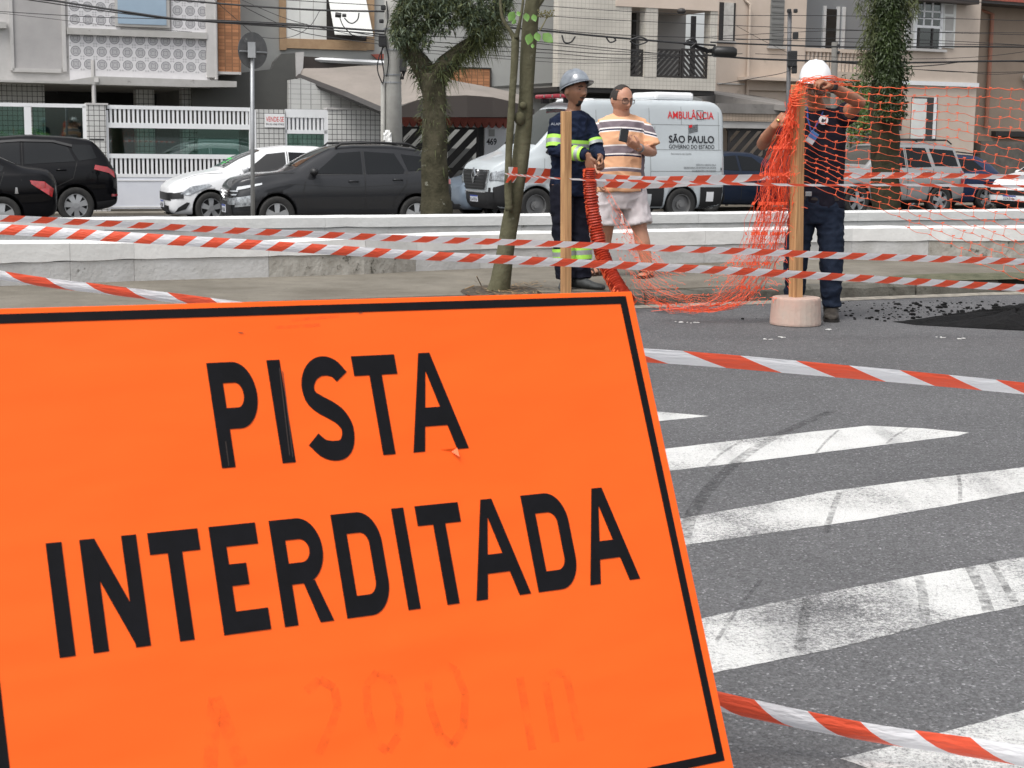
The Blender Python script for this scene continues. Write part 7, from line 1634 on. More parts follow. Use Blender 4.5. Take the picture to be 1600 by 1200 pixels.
def foot(mb, ank, d, L_=.25, w_=.042, hh=.04):
    d = Vector((d[0], d[1], 0)).normalized(); z0 = ank.z; a = Vector((ank.x, ank.y, 0))
    g = ZS if z0 < .5 and ank.y > 12.6 or True else 0
    return d
def shoe(mb, ank, d, ground, L_=.29, w_=.05, h_=.10):
    d = Vector((d[0], d[1], 0)).normalized(); b = Vector((ank.x, ank.y, ground)); s_ = Vector((-d.y, d.x, 0))
    rings = []
    for t, ww, hh in ((-.30, .55, .55), (-.26, .85, .85), (-.1, .95, 1.0), (.1, .9, .85), (.35, 1.0, .55), (.55, 1.0, .45), (.66, .75, .38), (.70, .35, .25)):
        c = b + d * (L_ * t); rings.append([c + s_ * (w_ * ww * math.cos(a)) + Vector((0, 0, max(0.004, h_ * hh * (.5 + .5 * math.sin(a)) if math.sin(a) > -.99 else 0))) for a in [2 * math.pi * k / 16 for k in range(16)]])
    mb.loft(rings)
mb = MB(); nk = J(896, 171); body_core(mb, hc, nk, chest, waist, hip, SV, .92); mb.tube([nk - Vector((0, 0, .03)), hc + Vector((0, .0, -.06))], [.058, .052], 16)
merge(mb, head_grid(hc, hr, sc=1.09))
for sx in (-1, 1): mb.ball(hc + hr @ Vector((sx * .083, .012, -.012)), (.011, .02, .033), 10, 8, rot=hr)
arm(mb, Rsh, Rel, Rwr, .048); arm(mb, Lsh, Lel, Lwr, .048)
hand(mb, Rwr + (J(920, 247, -.38) - Rwr) * .3, J(925, 280, -.36) - Rwr, Vector((.5, .6, 0)), Vector((.7, -.6, 0)), (.18, .2, .22, .25), .4, 1.05)
hand(mb, Lwr, J(944, 262, -.26) - Lwr, Vector((-.75, -.1, -.25)), Vector((-.1, -.9, .3)), (.75, .7, .7, .75), .8, 1.05)
leg_(mb, RH, RK, RA, .075); leg_(mb, LH, LK, LA, .075); shoe(mb, RA, (-.1, -1), ZS + .01, .24, .04, .08); shoe(mb, LA, (1, -.6), ZS + .01, .24, .04, .08)
link_mesh('body', remeshed(mb, .0055, 2), p1, M_SK1)
face_bits(p1, hc, hr, 1.09, M_SK1, M_HAIR, beard=lambda c: c.y < -.03 and -.115 < c.z < -.080 and abs(c.x) < .020 or (c.y < -.03 and -.062 < c.z < -.053 and abs(c.x) < .022), hair=lambda c: c.z > .028 - .5 * max(0, c.y + .02) and not (c.y < -.05 and c.z < .055), hairmat=M_HAIR)
def trap(mb, nk, Rs, Ls, r0, r1):
    for s_ in (Rs, Ls): mb.tube([nk + Vector((0, 0, -.035)), nk.lerp(s_, .5) + Vector((0, 0, -.028)), s_ + Vector((0, 0, -.02))], [r0, (r0 + r1) / 2, r1], 14)
def torso_garment(mb, nk, chest, waist, hem, SV, rs):
    mb.tube([hem, hem.lerp(waist, .5), waist, chest, nk + Vector((0, 0, -.055)), nk + Vector((0, 0, -.012))], rs, 26, ref=SV)
mb = MB(); hem = J(889, 306); torso_garment(mb, nk, chest, waist, hem, SV, [(.168, .125), (.166, .124), (.158, .12), (.172, .125), (.150, .10), (.075, .07)])
trap(mb, nk, Rsh, Lsh, .055, .062)
mb.tube([Rsh + Vector((.03, 0, .0)), Rsh + Vector((.0, 0, -.02)), Rsh.lerp(Rel, .5), Rel, Rel.lerp(Rwr, .5), Rwr], [.05, .066, .066, .062, .055, .040], 16); mb.tube([Lsh + Vector((-.03, 0, .0)), Lsh + Vector((0, 0, -.02)), Lsh.lerp(Lel, .5), Lel, Lel.lerp(Lwr, .5), Lwr], [.05, .064, .064, .060, .052, .038], 16)
link_mesh('long_sleeved_shirt', wrinkle(remeshed(mb, .0085, 3), .011, 8, 14), p1, M_NAVY)
mb = MB(); mb.tube([J(889, 276), J(889, 300)], [(.15, .115), (.155, .12)], 20, ref=SV)
for a, b, c in ((RH, RK, RA), (LH, LK, LA)): mb.tube([a, a.lerp(b, .5), b, b.lerp(c, .6), c + Vector((0, 0, -.015))], [.098, .094, .082, .080, .078], 16)
link_mesh('trousers', wrinkle(remeshed(mb, .009, 3), .011, 7, 9, 4), p1, M_NAVT)
for a, d, s_ in ((RA, (-.1, -1), 0), (LA, (1, -.55), 1)): mb = MB(); shoe(mb, a + Vector((0, -.02, 0)), d, ZS + .002, .30, .052, .11); link_mesh('shoe', remeshed(mb, .007, 2), p1, mat('worn_work_shoe', (.05, .055, .055), .7, noise=(20, 0), col2=(.02, .022, .022)))
# bands: chest, upper arm, trousers
def bands(root, path, rads, ts, ref, n=26, grow=.010):
    for t0, t1, m in ts:
        def at(t):
            f_ = t * (len(path) - 1); i = min(int(f_), len(path) - 2); u = f_ - i; p = path[i].lerp(path[i + 1], u)
            g = lambda r_: r_ if isinstance(r_, tuple) else (r_, r_); ra, rb = g(rads[i]), g(rads[i + 1]); return p, (ra[0] + (rb[0] - ra[0]) * u + grow, ra[1] + (rb[1] - ra[1]) * u + grow)
        q = [at(t0 + (t1 - t0) * k / 3) for k in range(4)]; mb = MB(); mb.tube([a for a, b in q], [b for a, b in q], n, ref=ref, cap=False)
        build('reflective_band', mb, m, root, smooth=True)
bands(p1, [waist, chest], [(.158, .12), (.172, .125)], [(.40, .50, M_LIME), (.50, .62, M_SILV), (.62, .73, M_LIME)], SV, grow=.012)
bands(p1, [Rsh, Rel], [.068, .062], [(.56, .68, M_LIME), (.68, .82, M_SILV), (.82, .94, M_LIME)], (1, 0, 0), grow=.012)
bands(p1, [Rel, Rwr], [.062, .042], [(.60, .70, M_LIME), (.70, .80, M_SILV), (.80, .88, M_LIME)], (0, 0, 1), grow=.012); bands(p1, [Lsh, Lel], [.066, .060], [(.72, .80, M_LIME), (.80, .90, M_SILV)], (1, 0, 0), grow=.012)
for b, c in ((RK, RA), (LK, LA)): bands(p1, [b, c], [.082, .079], [(.36, .43, M_LIME), (.43, .53, M_SILV), (.53, .62, M_LIME)], (1, 0, 0), grow=.012)
helmet('', p1, hc + hr @ Vector((0, .006, .036)), RZ(40) @ RX(-20), 1.0, mat('grey_helmet', (.15, .17, .20), .28, spec=.6, coat=.6, noise=(14, 0), col2=(.26, .29, .32)))
q = J(865, 194, -.155); put_text('lettering', 'SABESP'[:0] + 'ALAPH', .02, .10, J(861, 195.5, -.17), Vector((.96, -.2, 0)), Vector((0, 0, 1)), mat('pale_print', (.35, .38, .42), .6), p1, .01, .012)
# ---------------------------------------------------------------- person 3: striped t-shirt with phone
Yp = 14.35; c0 = J(972, 428); p3 = thing('person', 'heavy-set man with glasses, striped peach t-shirt and white shorts, holding a phone', 'person', Vector((c0.x, c0.y, ZS)))
SV = Vector((.96, .28, 0)).normalized(); hc = J(971, 156, -.03); hr = RZ(34) @ RX(8)
nk = J(971, 180); Rsh, Lsh = J(939, 196, -.03), J(1004, 196, .06); Rel, Lel = J(927, 243, .0), J(1019, 239, .02); Rwr, Lwr = J(936, 275, -.12), J(998, 231, -.26)
chest, waist, hip = J(970, 215), J(968, 262), J(969, 295); RH, LH = J(952, 302, -.02), J(988, 302, .04); RK, LK = J(947, 358), J(1000, 360, -.02); RA, LA = J(936, 414, .1), J(1012, 416, -.05)
mb = MB(); body_core(mb, hc, nk, chest, waist, hip, SV, 1.15); mb.tube([nk - Vector((0, 0, .04)), hc + Vector((0, .0, -.05))], [.080, .070], 16); merge(mb, head_grid(hc, hr, chub=1.0, sc=1.11))
for sx in (-1, 1): mb.ball(hc + hr @ Vector((sx * .092, .012, -.012)), (.010, .019, .032), 10, 8, rot=hr)
arm(mb, Rsh, Rel, Rwr, .056); arm(mb, Lsh, Lel, Lwr, .056)
hd = J(980, 221, -.30) - Lwr
hand(mb, Lwr, hd, Vector((-.1, .5, .7)), Vector((0, -.7, .6)), (.75, .75, .8, .85), .9, 1.1); hand(mb, Rwr, Vector((.1, -.2, -1)), Vector((1, 0, 0)), Vector((0, -1, 0)), (.4, .4, .4, .4), .5, 1.05)
leg_(mb, RH, RK, RA, .092); leg_(mb, LH, LK, LA, .092)
for a, d in ((RA, (-.75, -.8)), (LA, (-.45, -1))): shoe(mb, a, d, ZS + .015, .25, .045, .075)
link_mesh('body', remeshed(mb, .0055, 2), p3, M_SK2)
face_bits(p3, hc, hr, 1.11, M_SK2, M_HAIRB, glasses=mat('glasses_frame', (.05, .025, .015), .3), chub=1.0, hair=lambda c: (c.z > .01 and c.y > .0 + .35 * max(0, c.z - .06)) or (c.y > -.035 and .0 < c.z < .075 and abs(c.x) > .055) or (c.z > .085 and c.y > -.045), hairmat=M_HAIRB)
# striped shirt: the print follows the height on the cloth
def stripe_mat():
    m = bpy.data.materials.new('striped_cotton'); m.use_nodes = True; n = m.node_tree.nodes; L = m.node_tree.links; b = n['Principled BSDF']
    uv = n.new('ShaderNodeUVMap'); uv.uv_map = 'UVMap'; sx = n.new('ShaderNodeSeparateXYZ'); L.new(uv.outputs[0], sx.inputs[0])
    rp = n.new('ShaderNodeValToRGB'); rp.color_ramp.interpolation = 'CONSTANT'; L.new(sx.outputs[1], rp.inputs[0])
    pe, wh, gr, nv = (.72, .40, .235, 1), (.72, .68, .66, 1), (.20, .165, .185, 1), (.02, .025, .06, 1)
    e = rp.color_ramp.elements; st_ = [(0, pe), (.27, gr), (.31, wh), (.325, pe), (.465, nv), (.485, wh), (.505, gr), (.60, wh), (.62, pe), (.79, wh), (.805, nv), (.825, wh), (.845, gr), (.925, wh), (.945, pe)]
    e[0].position = 0; e[0].color = st_[0][1]; e[1].position = st_[1][0]; e[1].color = st_[1][1]
    for p_, c in st_[2:]: q = e.new(p_); q.color = c
    L.new(rp.outputs[0], b.inputs['Base Color']); b.inputs['Roughness'].default_value = .9; b.inputs['Specular IOR Level'].default_value = .1; return m
mb = MB(); hem = J(968, 299); torso_garment(mb, nk, chest, waist, hem, SV, [(.222, .19), (.226, .205), (.222, .20), (.222, .16), (.19, .12), (.092, .085)])
slR = Rsh.lerp(Rel, .72); slL = Lsh.lerp(Lel, .80)
trap(mb, nk, Rsh, Lsh, .075, .078)
mb.tube([Rsh + Vector((.04, 0, -.01)), Rsh + Vector((0, 0, -.03)), slR], [.06, .085, .094], 16); mb.tube([Lsh + Vector((-.04, 0, -.01)), Lsh + Vector((0, 0, -.03)), slL], [.06, .086, .098], 16)
sm_me = wrinkle(remeshed(mb, .0085, 3), .008, 6, 9, 2); ul = sm_me.uv_layers.new(name='UVMap'); zh, zn = hem.z, nk.z
for p in sm_me.polygons:
    for li in p.loop_indices:
        v = sm_me.vertices[sm_me.loops[li].vertex_index].co; dx = abs(v.x - nk.x); z = (v.z - zh) / (zn - zh) + .030 * (dx / .22) ** 2 + (.02 if dx > .2 else 0)
        if v.x > slL.x - .085 and v.z < slL.z + .018 and v.x > Lsh.x - .02: z = .28 if v.z < slL.z - .02 else .40
        ul.data[li].uv = (0, min(.999, max(0, z)))
link_mesh('t_shirt', sm_me, p3, stripe_mat())
mb = MB(); mb.tube([J(969, 285), J(969, 305), J(969, 326)], [(.20, .165), (.205, .165), (.16, .14)], 20, ref=SV)
for a, b, f_ in ((RH, RK, .86), (LH, LK, .86)): mb.tube([a + Vector((0, 0, .02)), a.lerp(b, .5), a.lerp(b, f_)], [.125, .122, .122], 16)
link_mesh('shorts', wrinkle(remeshed(mb, .0085, 3), .011, 7, 7, 6), p3, mat('pale_pink_white_cloth', (.62, .58, .59), .9, spec=.1, noise=(9, 0), col2=(.55, .50, .51), bump=(400, .2)))
for a, d in ((RA, (-.75, -.8)), (LA, (-.45, -1))):
    d = Vector((*d, 0)).normalized(); s_ = Vector((-d.y, d.x, 0)); b = Vector((a.x, a.y, ZS)); mb = MB()
    mb.loft([[b + d * (t * .28) + s_ * (w_ * q) + Vector((0, 0, z)) for q, z in ((-1, .002), (1, .002), (1, .018), (-1, .018))] for t, w_ in ((-.32, .03), (-.2, .042), (.2, .042), (.5, .05), (.68, .035))])
    for t in (.18, .42): c = b + d * (t * .28); mb.tube([c + s_ * .05 + Vector((0, 0, .012)), c + s_ * .03 + Vector((0, 0, .062)), c - s_ * .03 + Vector((0, 0, .062)), c - s_ * .05 + Vector((0, 0, .012))], .009, 6)
    mb.tube([b - d * .06 + s_ * .042 + Vector((0, 0, .06)), b - d * .088 + Vector((0, 0, .075)), b - d * .06 - s_ * .042 + Vector((0, 0, .06))], .008, 6)
    build('sandal', mb, mat('sandal_leather', (.05, .022, .012), .6), p3)
mb = MB(); d = (Lwr - Lel).normalized(); mb.tube([Lwr - d * .035, Lwr - d * .01], .040, 18); w_ = build('watch_strap', mb, mat('watch_steel', (.25, .25, .26), .35, metal=.7), p3, smooth=True); mb = MB(); mb.box(Lwr - d * .022 + Vector((-.01, -.035, .01)), (.03, .012, .032)); build('watch_face', mb, M_CHR, w_, bev=.003)
ph = thing('smartphone', 'black phone held up in the hand of the man with glasses', 'phone', J(974.5, 212, -.36)); mb = MB(); rt = RZ(10) @ RY(15) @ RX(-25)
mb.box(J(974.5, 211.5, -.345), (.078, .012, .125), rt); build('case', mb, mat('phone_black', (.006, .006, .007), .25), ph, bev=.005); mb = MB(); mb.box(J(974.5, 211.5, -.345) + rt @ Vector((0, .007, 0)), (.07, .001, .115), rt); build('screen', mb, mat('screen_dark', (.01, .01, .012), .1), ph)
# ---------------------------------------------------------------- person 2: white helmet at the post
Yp = 12.15; c0 = J(1275, 500); p2 = thing('person', 'man in white helmet, dark t-shirt and jeans tying the net to the post', 'person', Vector((c0.x, c0.y, 0)))
SV = Vector((.98, -.18, 0)).normalized(); hc = J(1273, 138, -.10); hr = RZ(-6) @ RX(14)
nk = J(1279, 170); Rsh, Lsh = J(1243, 187, .03), J(1316, 184, -.06); Rel, Lel = J(1190, 226, -.05), J(1343, 160, -.24); Rwr, Lwr = J(1211, 196, -.30), J(1296, 133, -.50)
chest, waist, hip = J(1281, 205), J(1281, 275), J(1278, 315); RH, LH = J(1255, 328, .03), J(1296, 328, -.03); RK, LK = J(1243, 405, .0), J(1299, 405, -.05); RA, LA = J(1241, 474, .05), J(1299, 474, -.03)
mb = MB(); body_core(mb, hc, nk, chest, waist, hip, SV, 1.05); mb.tube([nk - Vector((0, 0, .04)), hc + Vector((0, .02, -.05))], [.068, .06], 16); merge(mb, head_grid(hc, hr, chub=.4, sc=1.07))
for sx in (-1, 1): mb.ball(hc + hr @ Vector((sx * .081, .012, -.012)), (.010, .018, .03), 10, 8, rot=hr)
arm(mb, Rsh, Rel, Rwr, .056); arm(mb, Lsh, Lel, Lwr, .058)
hand(mb, Rwr, J(1226, 180, -.33) - Rwr, Vector((.6, .5, -.2)), Vector((.1, -.8, .5)), (1.0, 1.0, 1.0, 1.05), .9, 1.08)
hand(mb, Lwr, J(1268, 120, -.60) - Lwr, Vector((-.1, .2, -1)), Vector((.1, -.9, .1)), (.75, .7, .75, .8), .8, 1.1)
leg_(mb, RH, RK, RA, .08); leg_(mb, LH, LK, LA, .08); shoe(mb, RA, (-.1, -1), .01, .24, .04, .08); shoe(mb, LA, (-.15, -1), .01, .24, .04, .08)
link_mesh('body', remeshed(mb, .0055, 2), p2, M_SK3)
face_bits(p2, hc, hr, 1.07, M_SK3, M_HAIRB, glasses=mat('glasses_dark', (.015, .012, .012), .3), chub=.4, hair=lambda c: c.z > .02 and c.y > -.02, hairmat=M_HAIRB)
mb = MB(); hem = J(1279, 324); torso_garment(mb, nk, chest, waist, hem, SV, [(.195, .15), (.188, .155), (.178, .145), (.196, .145), (.175, .115), (.082, .078)])
trap(mb, nk, Rsh, Lsh, .062, .07)
mb.tube([Rsh + Vector((.04, 0, -.01)), Rsh + Vector((0, 0, -.01)), Rsh.lerp(Rel, .62)], [.06, .078, .080], 16); mb.tube([Lsh + Vector((-.04, 0, -.01)), Lsh, Lsh.lerp(Lel, .42)], [.06, .082, .086], 16)
link_mesh('t_shirt', wrinkle(remeshed(mb, .0085, 3), .010, 6, 8, 9), p2, mat('near_black_navy_cotton', (.012, .011, .018), .9, spec=.15, noise=(10, 0), col2=(.018, .017, .026), bump=(500, .2)))
mb = MB(); mb.tube([J(1278, 296), J(1277, 325)], [(.182, .142), (.192, .152)], 20, ref=SV); mb.tube([J(1277, 318), J(1277, 348)], [(.19, .15), (.15, .13)], 20, ref=SV)
for a, b, c in ((RH, RK, RA), (LH, LK, LA)): mb.tube([a, a.lerp(b, .5), b, b.lerp(c, .6), c + Vector((0, 0, -.02))], [.108, .100, .088, .080, .074], 16)
link_mesh('jeans', wrinkle(remeshed(mb, .009, 3), .013, 7, 10, 14), p2, mat('dark_denim', (.010, .016, .032), .85, spec=.2, noise=(8, 0), col2=(.018, .027, .048), bump=(600, .3)))
for a, d in ((RA, (-.1, -1)), (LA, (-.15, -1))):
    mb = MB(); shoe(mb, a + Vector((0, .01, 0)), d, .012, .31, .056, .12); mb.tube([Vector((a.x, a.y, .05)), Vector((a.x, a.y + .01, .20))], [.055, .064], 16); o = link_mesh('boot', wrinkle(remeshed(mb, .007, 2), .004, 14, 20), p2, M_BOOT)
    d = Vector((*d, 0)).normalized(); s_ = Vector((-d.y, d.x, 0)); b = Vector((a.x, a.y + .01, 0)); mb = MB(); mb.loft([[b + d * (t * .31) + s_ * (w_ * q) + Vector((0, 0, z)) for q, z in ((-1, .001), (1, .001), (1, .02), (-1, .02))] for t, w_ in ((-.33, .035), (-.25, .053), (.2, .053), (.5, .06), (.66, .048), (.72, .02))]); build('sole', mb, mat('boot_sole', (.012, .01, .009), .8), o)
helmet('', p2, hc + hr @ Vector((0, .0, .045)) + Vector((0, 0, .02)), RZ(-6) @ RX(6), 1.06, mat('white_helmet', (.80, .80, .80), .25, spec=.6, coat=.5), brim=.035)
mb = MB(); mb.tube([J(1278, 305), J(1277.6, 312)], [(.188, .150), (.190, .152)], 30, ref=SV, cap=False); 
build('belt', mb, mat('belt_black', (.02, .014, .012), .5), p2, smooth=True); mb = MB(); mb.box(J(1263, 303, -.165), (.05, .02, .035)); build('belt_buckle', mb, M_CHR, p2, bev=.003)
mb = MB(); d = (Lwr - Lel).normalized(); mb.tube([Lwr - d * .05, Lwr - d * .012], .043, 18); w_ = build('watch_strap', mb, M_BPL, p2, smooth=True)
mb = MB(); c = J(1287, 187.5, -.185); mb.tube([c, c + Vector((0, .02, 0))], .034, 28); bo = build('chest_logo', mb, mat('logo_white', (.72, .72, .72), .8), p2)
mb = MB(); q = c + Vector((0, -.002, 0)); mb.quad(q + Vector((-.018, 0, -.012)), q + Vector((-.002, 0, -.018)), q + Vector((.004, 0, .004)), q + Vector((-.012, 0, .012))); mb.quad(q + Vector((.0, 0, -.014)), q + Vector((.018, 0, -.006)), q + Vector((.016, 0, .010)), q + Vector((.004, 0, .002))); build('logo_print', mb, M_INK, bo)
mb = MB(); lan = mat('lanyard_blue', (.02, .05, .22), .7)
for P in ([(1262, 168, .0), (1262, 185, -.17), (1266, 200, -.19), (1267, 206, -.2)], [(1288, 168, .0), (1284, 180, -.16), (1274, 198, -.19), (1269, 206, -.2)]): mb.tube([J(*q) for q in P], .006, 5)
idc = thing('id_card', 'blue and white card hanging from a lanyard on the dark t-shirt', 'card', J(1269, 214, -.2)); build('lanyard', mb, lan, idc)
mb = MB(); rt = RY(32); mb.box(J(1269, 215, -.205), (.062, .004, .09), rt); cd = build('card', mb, mat('card_white', (.62, .64, .68), .4), idc); mb = MB(); mb.box(J(1269, 215, -.205) + rt @ Vector((0, -.003, .018)), (.060, .002, .052), rt); build('card_print', mb, mat('card_blue', (.05, .16, .42), .4), cd)
mb = MB(); mb.tube([J(1214.5, 187, -.345), J(1217, 189, -.35)], .013, 14); build('ring', mb, mat('gold', (.8, .6, .25), .25, metal=1), p2)
# driver in the white hatchback
# ================================================================== orange safety net
M_NET = mat('orange_net', (.86, .14, .055), .5, spec=.4, noise=(6, 0), col2=(.78, .13, .05)); _b = M_NET.node_tree.nodes['Principled BSDF']
M_NETD = mat('orange_roll', (.42, .034, .008), .55, noise=(25, 0), col2=(.25, .018, .005), bump=(60, .5))
net = thing('safety_net', 'orange plastic barrier net, rolled, draped and stretched between the men', 'net', Vector((at_y(1243, 480, 11.7).x, 11.7, 0)))
random.seed(77)
# stretched part: from the post top to beyond the right edge
def lerp(a, b, t): return a + (b - a) * t
def net_pt(u, v):
    """u 0..1 left-right, v 0..1 top-bottom -> point"""
    xl, xr = 1256, 1840
    x = lerp(xl, xr, u)
    yt = lerp(126, 150, u ** .8) + 3 * math.sin(u * 9)
    yb = 318 + (470 - 318) * min(1, (u * 1.65) ** 1.0) if u < .6 else 318 + 152 * 1.0 + (u - .6) * 30
    sag = 26 * math.exp(-((u - .10) / .10) ** 2) * math.sin(math.pi * min(1, v * 1.1)) * (1 if v < .9 else 0)
    y = lerp(yt, yb, v) + sag * (v ** .7) * .6 + (6 * mnoise.noise(Vector((u * 9, v * 5, 3))) + 2.5 * mnoise.noise(Vector((u * 34, v * 11, 1)))) * min(1, v * 5)
    x += (8 * mnoise.noise(Vector((u * 7, v * 6, 8)))) * min(1, u * 6) * (1 if u < .9 else .3) - 26 * v * u
    Y = lerp(11.60, 12.5, u) + .12 * mnoise.noise(Vector((u * 5, v * 4, 6))) - .03 + .25 * math.sin(math.pi * v) * min(1, u * 3) * .3
    if u < .18: Y = min(Y, 11.66)
    return at_y(x, y, Y)
NR = 21; mb = MB(); ro = .0018
def strand(mb, P, r_=ro, n=4): mb.tube(P, r_, n, cap=False)
cell = .058
for j in range(NR + 1):
    v = j / NR; u0 = 0; ph_ = random.random() * 9
    P = []
    for k in range(0, 101):
        u = k / 100; w_ = .0; c = (u / cell + (.5 if j % 2 else 0)) % 1; bow = .0085 * math.sin(math.pi * c) * (1 if u > .01 else 0)
        P.append(net_pt(u, min(1, v + bow * 1.0)))
    # holes and frayed ends
    if j > 17: P = P[int(12 + 16 * (j - 17)):] 
    if len(P) > 3: strand(mb, P, ro * (1.7 if j == 0 else 1) * ranf(.85, 1.15))
for j in range(NR):
    k = 0
    while True:
        u = (k + (0 if j % 2 else .5)) * cell + .006
        if u > 1: break
        k += 1
        if j >= 17 and u < .12 + .16 * (j - 16): continue
        if random.random() < .10: continue
        a = net_pt(u, j / NR); b = net_pt(u - .004, (j + 1) / NR); strand(mb, [a, b], ro * .9)
        for q in (a, b):
            d = Vector((1, 0, -.1)); mb.box(q, (.022, .004, .007), Matrix.Rotation(ranf(-.2, .35), 3, 'Y'))
build('stretched_netting', mb, M_NET, net)
# top bundle around the post head
mb = MB()
for k in range(13):
    a = ranf(0, 6.28); P = [at_y(1247 + ranf(-9, 8), 134 + ranf(-4, 26), 11.72 - .1), at_y(1250 + ranf(-8, 12), 128 + ranf(-6, 8), 11.62), at_y(1262 + ranf(-8, 12), 124 + ranf(-5, 7), 11.60), at_y(1284 + ranf(-6, 22), 122 + ranf(-4, 10), 11.62), at_y(1320 + ranf(-20, 30), 126 + ranf(-3, 10), 11.66)]
    strand(mb, cr_spline(P, 4), .0026)
for k in range(7):
    P = [at_y(1234, 140 + k * 4 + ranf(-3, 3), 11.72), at_y(1240, 141 + k * 4, 11.60), at_y(1252, 139 + k * 4 + ranf(-3, 3), 11.59), at_y(1262, 134 + k * 5, 11.66)]; strand(mb, cr_spline(P, 4), .003)
build('bunched_netting', mb, M_NET, net)
# gathered part hanging from the post, swung to the left
mb = MB()
for k in range(135):
    g = random.gauss(0, .5); g = max(-1, min(1, g)); s_ = random.random()
    Y0 = 11.72 + ranf(-.1, .12)
    top = (1244 + 8 * g + ranf(-3, 3), 132 + ranf(0, 20)); 
    P2 = [top, (1238 + 10 * g, 180 + ranf(-6, 6)), (1230 + 16 * g + ranf(-4, 4), 215), (1218 + 26 * g + ranf(-5, 5), 255), (1214 + 32 * g + ranf(-5, 5), 300), (1206 + 36 * g + ranf(-6, 6), 345), (1192 + 36 * g + ranf(-6, 6), 395), (1176 + 34 * g + ranf(-8, 8), 435), (1152 + 38 * g + ranf(-8, 8), 468), (1110 + 44 * g, 484 + 3 * g + ranf(-3, 3)), (1060 + 44 * g, 482 + ranf(-6, 5)), (1015 + 24 * g, 474 + ranf(-8, 5))]
    n_ = random.randint(5, len(P2)); i0 = random.randint(0, max(0, n_ - 5)) if s_ > .5 else 0
    if s_ < .62: n_ = random.choice((5, 6, 7, 7))
    seg = P2[i0:n_]
    if len(seg) < 3: continue
    Q = []
    for i, (x, y) in enumerate(seg):
        gi = (i + i0) / (len(P2) - 1); Yq = Y0 + gi * .15; p = at_y(x, y, Yq)
        if p.z < .012: p = at_z(x, y, ranf(.006, .03)); 
        Q.append(p + Vector((ranf(-.012, .012), 0, 0)))
    Q = cr_spline(Q, 5); wv = ranf(.004, .012); Q = [p + Vector((wv * math.sin(i * 1.9 + k), wv * math.cos(i * 1.3 + k), 0)) for i, p in enumerate(Q)]
    strand(mb, Q, ro * ranf(.8, 1.15), 3)
    for i in range(2, len(Q) - 1, 5):
        if random.random() < .6: mb.box(Q[i], (.008, .006, .024), Matrix.Rotation(ranf(-.6, .6), 3, 'Y'))
for k in range(170):   # short cross links that give the bunch its mesh look
    y = 150 + 330 * random.random() ** .8; f_ = (y - 150) / 300; cx = 1240 - 28 * min(1, f_ * 1.4) - 30 * max(0, f_ - .62) * 1.6; wdt = 12 + 26 * min(1, f_ * 1.5)
    x = cx + random.gauss(0, .5) * wdt; a = at_y(x, y, 11.7 + ranf(-.12, .1)); a.z = max(a.z, .01); d = Vector((ranf(-.05, .05), ranf(-.02, .02), ranf(-.045, .045))); b = a + d; b.z = max(b.z, .01); strand(mb, [a, a.lerp(b, .5) + Vector((0, 0, .004)), b], ro * 1.0, 3)
build('gathered_netting', mb, mat('orange_net_deep', (.86, .115, .04), .5, noise=(30, 0), col2=(.74, .07, .02)), net)
# draped part between the roll and the bunch
def drape(u, v):
    xl, yl = lerp(943, 985, v), lerp(285, 462, v); xr, yr = lerp(1212, 1188, v), lerp(310, 462, v)
    x = lerp(xl, xr, u); sag = lerp(128, 28, v) * max(0, math.sin(math.pi * u)) ** .9
    y = lerp(yl, yr, u) + sag + 5 * mnoise.noise(Vector((u * 8, v * 6, 2))); x += 8 * mnoise.noise(Vector((u * 6, v * 7, 5)))
    Y = lerp(12.75, 11.85, u) - .25 * math.sin(math.pi * u) * (1 - v) - .12 * v
    p = at_y(x, y, Y)
    if p.z < .012 or y > 480: p = at_z(x, min(y, 498), .012); 
    if p.y > TK + .1 and False: pass
    return p
mb = MB(); NR2 = 22; cell2 = .034
for j in range(NR2 + 1):
    v = j / NR2; P = []
    for k in range(0, 81):
        u = k / 80; c = (u / cell2 + (.5 if j % 2 else 0)) % 1; P.append(drape(u, min(1, v + .02 * math.sin(math.pi * c))))
    a = random.randint(0, 8); b = random.randint(70, 81)
    if j < 12:
        # the upper rows only show near both sides, torn in the middle
        m0 = random.randint(24, 38); strand(mb, P[a:m0], ro * .62, 3); m1 = random.randint(44, 60); strand(mb, P[m1:b], ro * .62, 3)
    else: strand(mb, P[a:b], ro * ranf(.6, .9), 3)
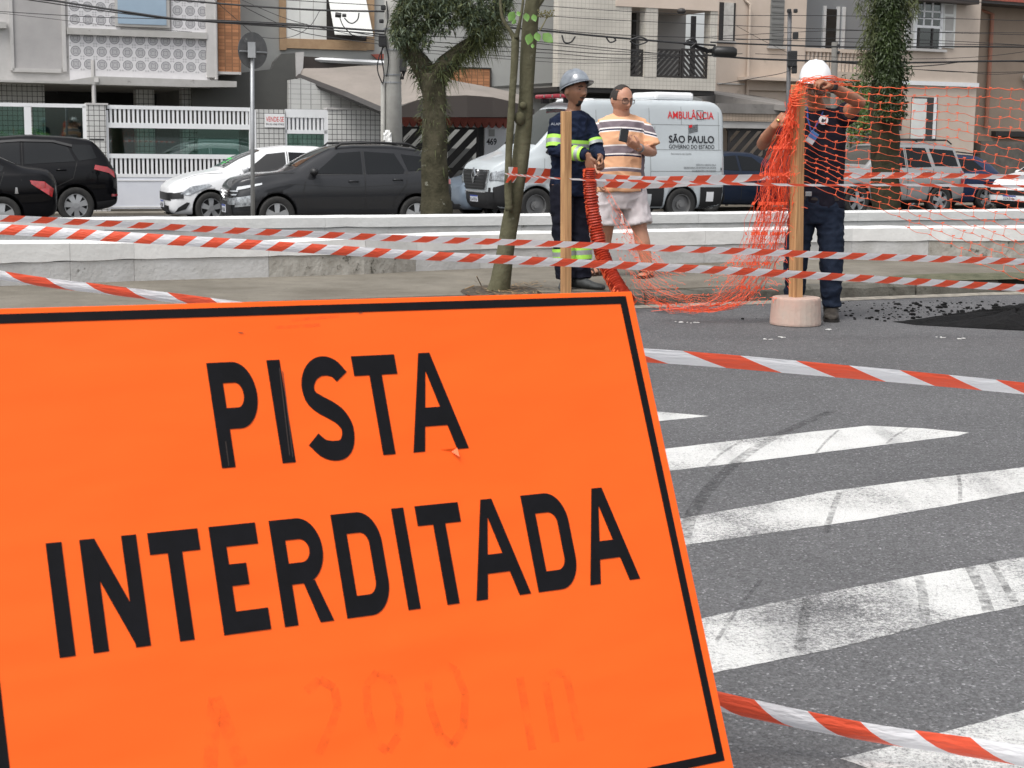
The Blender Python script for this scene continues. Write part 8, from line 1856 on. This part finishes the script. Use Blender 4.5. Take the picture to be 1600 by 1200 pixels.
for j in range(NR2):
    for k in range(int(1 / cell2)):
        u = (k + (0 if j % 2 else .5)) * cell2 + ranf(-.004, .004)
        if j < 12 and .40 < u < .62: continue
        if random.random() < .22: continue
        a = drape(u, j / NR2); b = drape(u + ranf(-.01, .01), (j + 1) / NR2); strand(mb, [a, b], ro * .62, 3)
        if random.random() < .45: mb.box(a, (.014, .004, .006), Matrix.Rotation(ranf(-.8, .8), 3, 'Y'))
build('draped_netting', mb, M_NET, net)
# rolled part held by the worker in navy
mb = MB(); P = cr_spline([at_y(x, y, Y) for x, y, Y in ((921, 264, 12.68), (922, 290, 12.70), (926, 325, 12.72), (932, 360, 12.72), (941, 395, 12.68), (953, 425, 12.6), (968, 452, 12.5), (980, 470, 12.4))], 8)
rings = []; n_ = 16
for i, p in enumerate(P):
    d = (P[min(i + 1, len(P) - 1)] - P[max(i - 1, 0)]).normalized(); a = Vector((1, 0, 0)); a = (a - d * a.dot(d)).normalized(); b = d.cross(a)
    for q in (0, .5):
        rr = (.044 + .016 * i / len(P)) * (1.0 + (.10 if q == 0 else -.10) + .06 * mnoise.noise(Vector((i * .7, q, 0)))); c = p.lerp(P[min(i + 1, len(P) - 1)], q)
        rings.append([c + (a * math.cos(2 * math.pi * k / n_) + b * math.sin(2 * math.pi * k / n_)) * rr * (1 + .07 * mnoise.noise(Vector((i * .9, k * .6, q)))) for k in range(n_)])
mb.loft(rings); build('roll', mb, M_NETD, net)
mb = MB()
for i in range(0, len(P) - 1, 1):
    p = P[i]; d = (P[i + 1] - P[i]).normalized(); a = Vector((1, 0, 0)); a = (a - d * a.dot(d)).normalized(); b = d.cross(a); rr = .048 + .016 * i / len(P)
    for s_ in (0, .33, .66):
        c = P[i].lerp(P[i + 1], s_); t0 = ranf(2.2, 3.6); strand(mb, [c + (a * math.cos(t) + b * math.sin(t)) * rr * ranf(.97, 1.1) + d * .012 * (t - t0) for t in [t0 + .35 * q for q in range(9)]], .0045, 4)
build('roll_strands', mb, M_NET, net)
print('objects', len(bpy.data.objects), 'tris', sum(len(o.data.polygons) for o in bpy.data.objects if o.type == 'MESH'))
